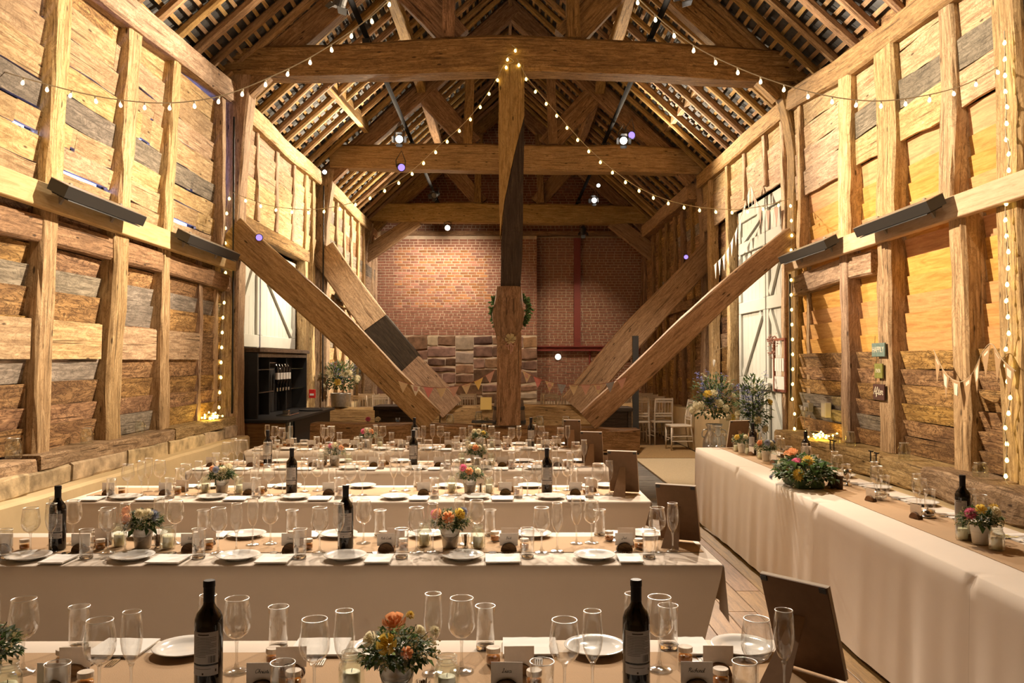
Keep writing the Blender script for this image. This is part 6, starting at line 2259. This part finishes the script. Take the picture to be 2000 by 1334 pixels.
bunting([(3.46, Y, z) for Y, z in ((6.62, 1.74), (6.45, 1.56), (6.25, 1.49), (6.08, 1.55), (5.93, 1.72), (5.82, 1.77), (5.70, 1.66), (5.55, 1.58))], 8, 0.135, 0.215, [M_HESS], NX, 'hessian bunting with white painted patches between stud and post on the right', M_WIRE, 'hessian bunting', patch=M_FWHITE, r=0.003)
bunting([(3.52, Y, z) for Y, z in ((13.9, 3.27), (13.1, 3.40), (12.4, 3.72), (11.75, 4.20))], 9, 0.16, 0.26, [M_FWHITE], NX, 'white triangle bunting rising across the right barn door, far half', M_WIRE, 'white bunting')
bunting([(3.52, Y, z) for Y, z in ((11.75, 4.20), (11.4, 3.84), (11.0, 3.68), (10.55, 3.66))], 8, 0.16, 0.26, [M_FWHITE, M_FROSE], NX, 'white bunting falling across the right barn door, near half', M_WIRE, 'white bunting')


# ------------------------------------------------------------------ chairs of the ceremony room
def make_chair():
    t = empty('spindle_chair')
    w, d = 0.20, 0.20
    for sx in (-1, 1):
        mb = MB(); tube(mb, [(sx * (w - 0.01), -d + 0.015, 0.001), (sx * (w - 0.02), -d + 0.02, 0.42)], [0.013, 0.017], 8); mb.build('leg', M_CHAIR, t, smooth=True, world=False)
        mb = MB(); tube(mb, [(sx * (w - 0.015), d + 0.045, 0.001), (sx * (w - 0.025), d - 0.015, 0.42), (sx * (w - 0.025), d - 0.01, 0.60), (sx * (w - 0.03), d + 0.045, 0.92)], [0.013, 0.016, 0.015, 0.013], 8); mb.build('leg', M_CHAIR, t, smooth=True, world=False)
    mb = MB(); bevbox(mb, -w, w, -d, d, 0.425, 0.465, 0.012); mb.build('seat', M_CHAIR, t, world=False)
    for z, y, h in ((0.895, d + 0.041, 0.022), (0.845, d + 0.033, 0.014), (0.615, d - 0.008, 0.016), (0.565, d - 0.010, 0.014)):
        mb = MB(); box(mb, -w + 0.03, w - 0.03, y - 0.008, y + 0.008, z - h, z + h); mb.build('back_rail', M_CHAIR, t, world=False)
    for k in range(6):
        x = (-w + 0.055) + k * (2 * w - 0.11) / 5
        mb = MB(); tube(mb, [(x, d - 0.008, 0.62), (x, d + 0.034, 0.84)], 0.0065, 6); mb.build('spindle', M_CHAIR, t, world=False)
    for z in (0.17, 0.26):
        for sx in (-1, 1):
            mb = MB(); tube(mb, [(sx * (w - 0.013), -d + 0.017, z), (sx * (w - 0.018), d + 0.02, z)], 0.008, 6); mb.build('stretcher', M_CHAIR, t, world=False)
    mb = MB(); tube(mb, [(-w + 0.015, -d + 0.018, 0.22), (w - 0.015, -d + 0.018, 0.22)], 0.008, 6); mb.build('stretcher', M_CHAIR, t, world=False)
    return t


CH = make_chair()
CH.location = (3.17, 15.15, 0.012)
CH.rotation_euler = (0, 0, -PI / 2 + 0.08)
tag(CH, 'pale spindle-back chair standing alone sideways on the brown mat by the flower churn', 'chair', 'spindle chairs')


def chair(x, y, rz, label):
    c = copy_tree(CH)
    c.location = (x, y, 0.001)
    c.rotation_euler = (0, 0, rz)
    return tag(c, label, 'chair', 'spindle chairs')


rown = ['nearest row', 'second row', 'third row', 'fourth row']
for r in range(4):
    y = 16.35 + 0.85 * r
    for i in range(2):
        chair(2.62 + 0.46 * i + 0.02 * r, y + j(.04), PI + j(.05), f'pale spindle-back chair, {ORD[i]} from the aisle, {rown[r]} of the block by the right wall')
for r in range(2):
    y = 17.7 + 0.9 * r
    for i in range(6):
        chair(-0.85 - 0.46 * i, y + j(.04), PI + j(.05), f'pale spindle-back chair, {ORD[i]} from the aisle, {rown[r]} left block before the brick wall')
    for i in range(3):
        chair(0.95 + 0.46 * i, y + j(.04), PI + j(.05), f'pale spindle-back chair, {ORD[i]} from the aisle, {rown[r]} middle block before the brick wall')

# ------------------------------------------------------------------ floor coverings at the back of the aisle
mb = MB(); bevbox(mb, 2.16, 3.24, 8.9, 13.86, -0.02, 0.008, 0.003)
tag(mb.build('jute_rug', M_RUG), 'pale jute floor covering beyond the far end of the top table', 'rug')
mb = MB(); bevbox(mb, 1.3, 3.40, 13.9, 16.0, -0.02, 0.012, 0.003)
tag(mb.build('coir_mat', M_MAT), 'brown coir mat on the floor under the lone pale chair', 'mat')

# ------------------------------------------------------------------ bar on the left
bd = empty('bar_dresser', (-3.50, 12.6, 0.86), 'tall black back-bar dresser with glass shelves in front of the left barn door', 'dresser')
X0, X1, Y0, Y1, ZB, ZT = -3.66, -3.40, 11.2, 13.96, 0.862, 1.83
def part(name, mat, parent, *a, bev=0.004):
    mb = MB(); bevbox(mb, *a, bev); return mb.build(name, mat, parent)
part('back_panel', M_BLACKP, bd, X0, X0 + 0.02, Y0, Y1, ZB, ZT - 0.06)
for y in (Y0, Y1 - 0.04): part('end_panel', M_BLACKP, bd, X0 + 0.02, X1, y, y + 0.04, ZB, ZT - 0.06)
for y in (12.10, 13.03): part('upright', M_BLACKP, bd, X0 + 0.02, X1 - 0.10, y, y + 0.03, ZB, ZT - 0.13)
part('fascia', W_BARK, bd, X1 - 0.03, X1 - 0.002, Y0 + 0.04, Y1 - 0.04, ZT - 0.13, ZT - 0.06)
part('cornice', W_BARK, bd, X0, X1 + 0.04, Y0 - 0.03, Y1 + 0.03, ZT - 0.058, ZT)
for ya, yb in ((Y0 + 0.04, 12.10), (13.06, Y1 - 0.04)):
    for z in (1.20, 1.52): part('glass_shelf', G_THICK, bd, X0 + 0.02, X1 - 0.03, ya, yb, z, z + 0.012, bev=0.002)
mb = MB(); box(mb, X0 + 0.02, X0 + 0.07, 12.3, 13.02, 1.60, 1.63); mb.build('optic_rail', M_STEEL, bd)
for k in range(5):
    y = 12.36 + 0.16 * k
    t = empty('optic_bottle', (-3.455, y, 1.24), f'upturned spirit bottle with white label on the back bar, {ORD[k]} from left', 'spirit bottle', 'upturned bottles on the back bar')
    mb = MB(); lathe(mb, [(0.012, 0.0), (0.012, 0.05), (0.030, 0.09), (0.034, 0.12), (0.034, 0.30), (0.025, 0.32), (0.0005, 0.32)], 14, cap0=True); mb.build('glass_body', M_BOTTLE, t, smooth=True, world=False)
    mb = MB(); lathe(mb, [(0.0345, 0.13), (0.0345, 0.23)], 14); mb.build('paper_label', M_WPAPER, t, smooth=True, world=False)
    mb = MB(); lathe(mb, [(0.010, -0.05), (0.016, -0.045), (0.016, -0.005), (0.013, 0.002)], 12, cap0=True, cap1=True); mb.build('optic', M_STEEL, t, world=False)
    mb = MB(); tube(mb, [(0, 0, 0.315), (-0.02, 0, 0.36), (-0.13, 0, 0.37)], 0.006, 6); mb.build('bracket', M_STEEL, t, world=False)
bc = empty('bar_counter', (-3.3, 12.5, 0), 'bar counter with dark top and orange wooden end panel below the black dresser', 'bar counter')
part('worktop', M_BLACKP, bc, -3.68, -2.93, 11.0, 14.0, 0.82, 0.858)
part('end_panel', W_BAR, bc, -3.62, -2.98, 11.04, 11.08, 0.001, 0.818)
part('front_panel', M_BLACKP, bc, -3.02, -2.99, 11.6, 13.9, 0.001, 0.818)
part('plinth', M_BLACKP, bc, -3.62, -3.05, 11.1, 13.9, 0.001, 0.10)
p = (-3.12, 13.1, 0.859)
mb = MB(); lathe(mb, [(0.17, 0), (0.185, 0.004), (0.19, 0.018), (0.184, 0.018), (0.175, 0.007), (0.0005, 0.006)], 28, cap0=True)
o = mb.build('serving_tray', M_BLACKP, None, smooth=True, world=False); o.location = p
tag(o, 'round black serving tray lying on the bar counter', 'tray')
t = empty('drip_tray', (-3.20, 12.0, 0.859), 'flat steel drip tray with a small tap box on the bar counter', 'tray')
mb = MB(); bevbox(mb, -0.10, 0.10, -0.25, 0.25, 0, 0.02, 0.004); mb.build('tray', M_STEEL, t, world=False)
mb = MB(); bevbox(mb, -0.05, 0.03, -0.08, 0.02, 0.021, 0.075, 0.004); mb.build('box', M_STEEL, t, world=False)
q = at(604, 770, 14.2)
t = empty('call_point', (q.x, 14.42, q.z), 'small red fire alarm call point at the right end of the black dresser', 'alarm')
mb = MB(); bevbox(mb, -0.055, 0.055, -0.03, 0.03, -0.075, 0.075, 0.006); mb.build('case', M_ALARM, t, world=False)
mb = MB(); box(mb, -0.035, 0.035, -0.033, -0.031, -0.03, 0.005); mb.build('label_plate', M_WPAPER, t, world=False)

# ------------------------------------------------------------------ tall flower arrangements
def spike(parent, base, tip, mat, n, r, seed):
    "a flower spike: a stem crowded with small florets"
    rr = random.Random(seed)
    base, tip = Vector(base), Vector(tip)
    mb = MB()
    for i in range(n):
        t_ = rr.uniform(0.35, 1.0)
        p_ = base.lerp(tip, t_) + Vector((rr.gauss(0, 1), rr.gauss(0, 1), rr.gauss(0, .6))) * r * (1.25 - 0.7 * t_)
        s = r * rr.uniform(0.45, 0.8) * (1.2 - 0.5 * t_)
        for k in range(4):
            a = k * PI / 2 + rr.uniform(0, 1)
            d = Vector((math.cos(a), math.sin(a), rr.uniform(-.3, .6)))
            leaf(mb, p_, d, Vector((0, 0, 1)), s, s * 0.9, 0.1)
    mb.build('flower_spike', mat, parent, world=False, kind='stuff')
    mb = MB(); tube(mb, [base, base.lerp(tip, .6), tip], 0.004, 5); mb.build('stem', M_STEM, parent, world=False)


def tall_arrangement(t, c, rad, seed, nleaf, spikes, roses):
    foliage(t, c, rad, nleaf, 0.085, 0.34, [M_LEAF, M_LEAF2, M_STEM], seed, low=-0.35, droop=-0.15)
    foliage(t, (c[0], c[1], c[2] - rad[2] * .35), (rad[0] * .8, rad[1] * .8, rad[2] * .5), nleaf // 2, 0.07, 0.6, [M_LEAF], seed + 1, low=-0.6, droop=0.2, name='low_leaves')
    rr = random.Random(seed + 2)
    for k in range(spikes):
        a = 2 * PI * k / spikes + rr.uniform(-.3, .3)
        m_ = (M_BLUE, M_CRM, M_BLUE, M_BLUE, M_EUCA)[k % 5]
        e = (c[0] + rad[0] * rr.uniform(.35, 1.12) * math.cos(a), c[1] + rad[1] * rr.uniform(.35, 1.0) * math.sin(a), c[2] + rad[2] * rr.uniform(.55, 1.2))
        spike(t, (c[0], c[1], c[2] - rad[2] * .7), e, m_, 46, 0.045, seed + 20 + k)
    for k in range(roses):
        a = -PI / 2 + (k - roses / 2 + .5) * (2.7 / roses) * 1.15
        u = rr.uniform(-.55, .55)
        q_ = math.sqrt(1 - u * u) * rr.uniform(.85, 1.05)
        d = (q_ * math.cos(a), q_ * math.sin(a), u)
        bloom(t, 'rose', ROSE['yellow' if k % 5 == 4 else 'cream'][k % 2], (c[0] + rad[0] * d[0], c[1] + rad[1] * d[1], c[2] + rad[2] * d[2] * .8 - rad[2] * .12), (d[0], d[1], d[2] + .2), rr.uniform(1.9, 2.6))


t = empty('milk_churn_flowers', (3.16, 12.5, 0.010), 'cream roses and tall blue delphiniums in a galvanised milk churn by the barn door', 'flower arrangement')
mb = MB(); lathe(mb, [(0.16, 0.0), (0.17, 0.01), (0.172, 0.40), (0.168, 0.43), (0.13, 0.52), (0.105, 0.56), (0.10, 0.62), (0.125, 0.66), (0.128, 0.68), (0.115, 0.68), (0.095, 0.62), (0.0005, 0.60)], 28, cap0=True); mb.build('churn', M_GALV, t, smooth=True, world=False)
for sx in (-1, 1):
    mb = MB(); tube(mb, smooth_path([(sx * 0.105, 0, 0.60), (sx * 0.17, 0, 0.58), (sx * 0.185, 0, 0.50), (sx * 0.150, 0, 0.47)], 4), 0.009, 6); mb.build('handle', M_GALV, t, world=False)
tall_arrangement(t, (0.0, 0, 1.02), (0.36, 0.30, 0.40), 201, 430, 12, 13)
t = empty('door_flowers', (3.30, 11.0, 0.008), 'tall lilac and cream flowers standing before the near leaf of the white barn door', 'flower arrangement')
bucket_mesh(0.11, 0.14, 0.55).build('bucket', M_GALV, t, smooth=True, world=False)
tall_arrangement(t, (0.0, 0, 0.98), (0.22, 0.20, 0.46), 231, 360, 9, 5)
zp = 0.80
t = empty('sill_flowers', (-3.10, 15.32, zp), 'round arrangement of white and yellow flowers in a pale metal tub behind the bar', 'flower arrangement')
mb = MB(); lathe(mb, [(0.165, 0.0), (0.17, 0.004), (0.19, 0.24), (0.195, 0.25), (0.185, 0.25), (0.16, 0.02), (0.0005, 0.02)], 28, cap0=True); mb.build('tub', M_GALV, t, smooth=True, world=False)
tall_arrangement(t, (0.0, 0, 0.52), (0.36, 0.28, 0.32), 261, 420, 7, 9)

# ------------------------------------------------------------------ lettering helper and the wall signs
def lettering(parent, txt, size, loc, mat, xdir, ydir, name='lettering', sx=1.0, depth=0.0012):
    cu = bpy.data.curves.new('lettering', 'FONT')
    cu.body = txt; cu.size = size; cu.align_x = 'CENTER'; cu.align_y = 'CENTER'; cu.extrude = depth
    tmp = bpy.data.objects.new('lettering_src', cu)
    COL.objects.link(tmp)
    dg = bpy.context.evaluated_depsgraph_get()
    dg.update()
    me = bpy.data.meshes.new_from_object(tmp.evaluated_get(dg))
    bpy.data.objects.remove(tmp)
    xd, yd = Vector(xdir), Vector(ydir)
    zd = xd.cross(yd)
    for vv in me.vertices:
        c = vv.co.copy()
        vv.co = xd * c.x * sx + yd * c.y + zd * c.z
    me.materials.clear(); me.materials.append(mat)
    o = bpy.data.objects.new(name, me)
    COL.objects.link(o); o.parent = parent; o.location = Vector(loc) - wloc(parent)
    return o


STROKES['A'] = [[(.05, .0), (.55, 1.35), (.72, .0)], [(.12, .45), (.95, .55)]]
STROKES['f'] = [[(.0, .1), (.40, .95), (.34, 1.28), (.18, 1.0), (.14, -.4), (.30, -.2), (.26, .1), (.55, .2)]]
XS = 3.524
for zc_, hw, hh, mat, txt, lab in ((1.755, 0.135, 0.065, M_TEAL, 'HAPPILY', 'teal wooden sign reading HAPPILY, topmost of three on the broad right stud'), (1.555, 0.082, 0.070, M_OLIVE, 'EVER', 'olive green wooden sign reading EVER, middle one of three on the stud'),
                                   (1.355, 0.115, 0.075, M_BROWNS, 'After', 'dark brown wooden sign reading After in script, lowest of three on the stud')):
    t = empty('wooden_sign', (XS, 7.74, zc_), lab, 'sign', 'hanging signs on the stud')
    mb = MB(); bevbox(mb, XS - 0.008, XS + 0.008, 7.74 - hw, 7.74 + hw, zc_ - hh, zc_ + hh, 0.003); mb.build('board', mat, t)
    if txt == 'After':
        o = script_text('After', 0.055, 0, M_LETTER, t, 0, 0, r=0.0045)
        for vv in o.data.vertices: vv.co = Vector((-0.0095 + vv.co.y * .2, -vv.co.x, vv.co.z - 0.022))
    else:
        lettering(t, txt, 0.078 if txt == 'HAPPILY' else 0.050, (XS - 0.0085, 7.74, zc_), M_LETTER, (0, -1, 0), (0, 0, 1), sx=0.82 if txt == 'HAPPILY' else 0.95)
    mb = MB()
    for s in (-1, 1): tube(mb, [(XS, 7.74 + s * hw * .6, zc_ + hh - 0.002), (XS, 7.74 + s * hw * .55, zc_ + hh + 0.068)], 0.0022, 5)
    mb.build('hanging_wire', M_DKWIRE, t)

t = empty('seating_plan', (3.60, 10.83, 1.58), 'red-brown framed rack of white cards hanging between the post and the barn door', 'seating plan')
za, zb, ya, yb = 1.24, 1.95, 10.58, 11.06
for nm, a in (('frame_bar', (3.60, 3.625, yb - 0.03, yb, za, zb)), ('frame_bar', (3.60, 3.625, ya, ya + 0.03, za, zb)), ('frame_bar', (3.595, 3.63, ya + .03, yb - .03, za, za + 0.03)), ('frame_bar', (3.595, 3.63, ya + .03, yb - .03, zb - 0.03, zb))):
    mb = MB(); box(mb, *a); mb.build(nm, W_FRAME, t)
for zc_, n_, h_ in ((1.80, 1, 0.07), (1.60, 4, 0.085), (1.36, 5, 0.085)):
    mb = MB(); tube(mb, [(3.605, ya + .03, zc_ + h_ + .006), (3.605, yb - .03, zc_ + h_ + .006)], 0.002, 4); mb.build('twine', M_TWINE, t)
    for k in range(n_):
        y = ya + 0.05 + (k + 0.5) * (0.38 / n_)
        mb = MB(); box(mb, 3.602, 3.604, y - 0.037, y + 0.037, zc_ - h_, zc_ + h_); mb.build('card', M_WPAPER, t)
filler(t, (-0.01, 0.23, 0.20), (0.03, 0.05, 0.22), 120, 77, M_FROSE, 0.012, 'paper_blossom')

# sockets and cables on the right
t = empty('double_socket', (3.585, 9.74, 1.10), 'grey double wall socket with two white plugs above the fairy lights', 'socket')
mb = MB(); bevbox(mb, -0.03, 0.03, -0.09, 0.09, -0.05, 0.05, 0.004); mb.build('back_box', M_GALV, t, world=False)
for y in (-0.05, 0.05):
    mb = MB(); bevbox(mb, -0.065, -0.031, y - 0.024, y + 0.024, -0.04, 0.008, 0.008); mb.build('plug', M_PLASTIC, t, world=False)
for y, e in ((0.05, [(-0.06, 0.05, -0.04), (-0.07, 0.06, -0.10), (-0.08, 0.16, -0.15), (-0.08, 0.17, -0.22), (-0.12, 0.05, -0.29)]), (-0.05, [(-0.06, -0.05, -0.04), (-0.07, -0.06, -0.15), (-0.08, -0.14, -0.24), (-0.10, -0.42, -0.285)])):
    mb = MB(); tube(mb, smooth_path(e, 6), 0.004, 6); mb.build('lead', M_WIRE, t, world=False)
t = empty('white_box', (3.585, 9.23, 1.10), 'small white junction box on the boards beside the double socket', 'junction box')
mb = MB(); bevbox(mb, -0.02, 0.05, -0.065, 0.065, -0.085, 0.085, 0.006); mb.build('case', M_PLASTIC, t, world=False)
mb = MB(); box(mb, -0.0225, -0.0205, -0.05, 0.05, -0.07, 0.07); mb.build('cover', M_WPAPER, t, world=False)
# black conduits
for pts, lab in (([(-3.405, 10.19, 1.0), (-3.405, 10.19, 3.0), (-3.41, 10.19, 4.7)], 'black cable conduit running up beside the left post of the first truss'), ([(-3.40, 15.15, 0.9), (-3.40, 15.15, 3.0), (-3.40, 15.15, 4.9)], 'black cable conduit running up the left post of the second truss'),
                 ([(3.535, 10.19, 1.15), (3.535, 10.19, 2.6), (3.535, 10.19, 2.7)], 'black cable conduit running up the right post above the sockets')):
    mb = MB(); tube(mb, smooth_path(pts, 6), 0.013, 8)
    tag(mb.build('conduit', M_BLACK, None, smooth=True), lab, 'conduit')

# ------------------------------------------------------------------ on and behind the first truss
zc_ = at(997, 603, TA).z
t = empty('leaf_wreath', (cp.x, TA + 0.17, zc_), 'dark green leaf wreath hanging behind the swelling of the central post', 'wreath')
mbw = MB()
rr = random.Random(8)
for i in range(420):
    a = rr.uniform(0, 2 * PI)
    R_ = 0.215 + rr.gauss(0, .022)
    pz = math.sin(a) * R_ * (1.1 if math.sin(a) < 0 else 0.95)
    d = Vector((math.cos(a) + rr.uniform(-.8, .8), rr.uniform(-.6, .4), math.sin(a) + rr.uniform(-.8, .8)))
    leaf(mbw, Vector((math.cos(a) * R_, rr.uniform(-.03, .03), pz)), d, Vector((0, -1, 0)), 0.05, 0.034)
mbw.build('leaves', M_LEAF, t, world=False, kind='stuff')
mb = MB(); tube(mb, [(math.cos(a * PI / 16) * 0.215, 0, math.sin(a * PI / 16) * 0.215) for a in range(33)], 0.012, 6, caps=False); mb.build('ring', W_BARK, t, world=False)
q = at(997, 668, TA - 0.24)
t = empty('rose_buttonhole', q, 'single cream rose with a hanging ribbon pinned on the central post', 'flower')
bloom(t, 'rose', ROSE['cream'][0], (0, -0.03, 0.03), (0, -1, 0.35), 2.5)
mb = MB()
for s, l in ((-1, 0.10), (1, 0.12), (0.2, 0.15)): tube(mb, [(0, -0.01, 0), (s * 0.03, -0.015, -l * .5), (s * 0.02, -0.01, -l)], 0.006, 5)
for s in (-1, 1): tube(mb, smooth_path([(0, -0.01, 0), (s * .05, -.02, -.02), (s * .05, -.02, -.05), (0, -.012, -.03)], 4), 0.005, 5)
mb.build('ribbon', M_FROSE, t, world=False)
q = at(994, 800, 12.6)
t = empty('oak_barrel', (q.x, 12.6, 0.001), 'dark oak barrel standing behind the central post', 'barrel')
mb = MB(); lathe(mb, [(0.22, 0.0), (0.245, 0.2), (0.265, 0.50), (0.25, 0.80), (0.22, 1.05), (0.20, 1.05), (0.20, 1.03), (0.0005, 1.03)], 22, cap0=True); mb.build('staves', M_BARREL, t, smooth=True, world=False)
for z, r_ in ((0.12, 0.239), (0.32, 0.257), (0.72, 0.2585), (0.93, 0.2405)):
    mb = MB(); lathe(mb, [(r_, z - 0.025), (r_ + 0.003, z - 0.025), (r_ + 0.003, z + 0.025), (r_, z + 0.025)], 22); mb.build('hoop', M_BLACK, t, world=False)
q = at(949, 802, 15.05)
t = empty('yellow_poster', (q.x, 15.16, q.z + 0.01), 'small yellow printed card propped on the middle sill beam left of the central post', 'poster')
mb = MB(); box(mb, -0.105, 0.105, -0.004, 0.004, 0, 0.23); mb.build('card', M_YPAPER, t, world=False)
mb = MB(); box(mb, -0.08, 0.08, 0.005, 0.012, 0, 0.12); mb.build('strut', M_KRAFT, t, world=False)
# dark tables beyond the sill
for x0, x1, Y, z, lab in ((-2.0, -1.15, 12.6, 0.97, 'dark table behind the left low brace of the first truss'), (1.45, 2.02, 13.4, 0.90, 'dark table beside the slim black post, right of the central post')):
    t = empty('dark_table', ((x0 + x1) / 2, Y, 0.001), lab, 'table', 'dark tables beyond the sill')
    l = (x1 - x0) / 2
    mb = MB(); bevbox(mb, -l, l, -0.3, 0.3, z - 0.06, z, 0.005); mb.build('tabletop', W_NEARBLK, t, world=False)
    mb = MB(); box(mb, -l + .04, l - .04, -0.27, -0.25, z - 0.32, z - 0.06); mb.build('apron', W_NEARBLK, t, world=False)
    for sx in (-1, 1):
        for sy in (-1, 1):
            mb = MB(); box(mb, sx * (l - .05) - .03, sx * (l - .05) + .03, sy * .26 - .03, sy * .26 + .03, 0, z - .06); mb.build('leg', W_NEARBLK, t, world=False)
# little things along the first sill beam
zs0 = at(760, 846, TA).z + 0.135
for px, mat, lab in ((719, 'pink', 'small pink flower head lying on the sill beam left of the long brace'), (738, 'cream', 'pale pink posy on the sill beam left of the long brace'), (950, 'cream', 'white flower on the sill beam, left of the central post'), (1045, 'cream', 'white flower on the sill beam, right of the central post')):
    q = at(px, 826, TA)
    t = empty('loose_bloom', (q.x, TA, zs0 + 0.005), lab, 'flower', 'loose flowers on the sill beam')
    bloom(t, 'bloom', MUM[mat], (0, 0, 0.030), (0, -.4, 1), 1.4)
    mb = MB(); lathe(mb, [(0.012, 0.0), (0.018, 0.012), (0.010, 0.022), (0.0005, 0.022)], 8, cap0=True); mb.build('calyx', M_STEM, t, world=False)
q = at(777, 826, TA)
t = empty('blue_votive', (q.x, TA, zs0 + 0.005), 'little blue glass votive on the sill beam beside the long brace', 'votive')
mb = MB(); cup(mb, [(0.022, 0.003), (0.030, 0.02), (0.028, 0.055)], 0.003, 16); mb.build('glass_body', glass('blue_glass', (0.55, 0.72, 0.95), 0.6, 0.12), t, smooth=True, world=False)
mb = MB(); lathe(mb, [(0.016, 0.006), (0.016, 0.022), (0.0005, 0.022)], 12, cap0=True); mb.build('tea_light', M_CREAM, t, world=False)
q = at(988, 826, TA - 0.1)
mb = MB(); box(mb, at(922, 826, TA).x, at(966, 826, TA).x, TA - 0.16, TA + 0.12, zs0 + 0.004, zs0 + 0.022)
tag(mb.build('slate_board', M_BLACKP), 'dark slate board lying on the sill beam at the foot of the central post', 'slate')

# iron staples driven into the right sill
for px, py in ((1624, 868), (1631, 870), (1703, 891), (1714, 895)):
    q = atx(px, py, 3.335)
    mb = MB()
    tube(mb, [(3.345, q.y, q.z - 0.05), (3.322, q.y, q.z - 0.05), (3.322, q.y, q.z + 0.045), (3.350, q.y, q.z + 0.045)], 0.006, 6)
    box(mb, 3.318, 3.328, q.y - 0.035, q.y + 0.035, q.z + 0.040, q.z + 0.052)
    mb.build('iron_staple', M_BLACK, wall_right)

# back wall lamp, picture, hanging heart
q = at(1090, 697, YBACK + 0.24)
t = empty('wall_lamp', (q.x, YBACK + 0.22, q.z), 'small round glowing lamp on the brick wall under the red beam', 'wall lamp')
mb = MB(); tube(mb, [(0, 0.05, 0), (0, 0.02, 0)], 0.09, 18); mb.build('base', M_PLASTIC, t, world=False)
mb = MB(); tube(mb, [(0, 0.019, 0), (0, -0.02, 0), (0, -0.035, 0)], [0.08, 0.072, 0.04], 18); mb.build('globe', E_DISC, t, smooth=True, world=False)
q = at(1219, 690, YBACK + 0.2)
t = empty('picture_frame', (q.x, YBACK + 0.24, q.z), 'small dark framed picture on the brick wall at the right', 'picture')
for a in ((-.16, .16, -.02, .02, .17, .20), (-.16, .16, -.02, .02, -.20, -.17), (-.16, -.13, -.02, .02, -.17, .17), (.13, .16, -.02, .02, -.17, .17)):
    mb = MB(); box(mb, *a); mb.build('frame_bar', M_BLACK, t, world=False)
mb = MB(); box(mb, -.13, .13, -.005, .015, -.17, .17); mb.build('print', M_FBLUE, t, world=False)
q = at(1417, 705, 15.0)
t = empty('hanging_heart', (3.40, 13.45, 1.62), 'small white heart hanging on the post beside the right barn door', 'ornament')
mb = MB()
hv = []
for k in range(20):
    a = 2 * PI * k / 20
    hv.append((0.0042 * 16 * math.sin(a) ** 3, 0.0042 * (13 * math.cos(a) - 5 * math.cos(2 * a) - 2 * math.cos(3 * a) - math.cos(4 * a))))
mb.add([(0, -x, z) for x, z in hv] + [(0.012, -x, z) for x, z in hv], [tuple(range(20)), tuple(range(39, 19, -1))] + [(i, 20 + i, 20 + (i + 1) % 20, (i + 1) % 20) for i in range(20)])
mb.build('heart', M_WHITE, t, world=False)
mb = MB(); tube(mb, [(0.005, 0, 0.03), (0.01, 0, 0.2), (0.25, 0.0, 0.28)], 0.003, 4); mb.build('cord', M_WIRE, t, world=False)

# prototypes that no place was found for would float in the middle of the floor: none may remain
for k_, p_ in PROTO.items():
    if k_ not in USED and k_ != 'card': bpy.data.objects.remove(p_)
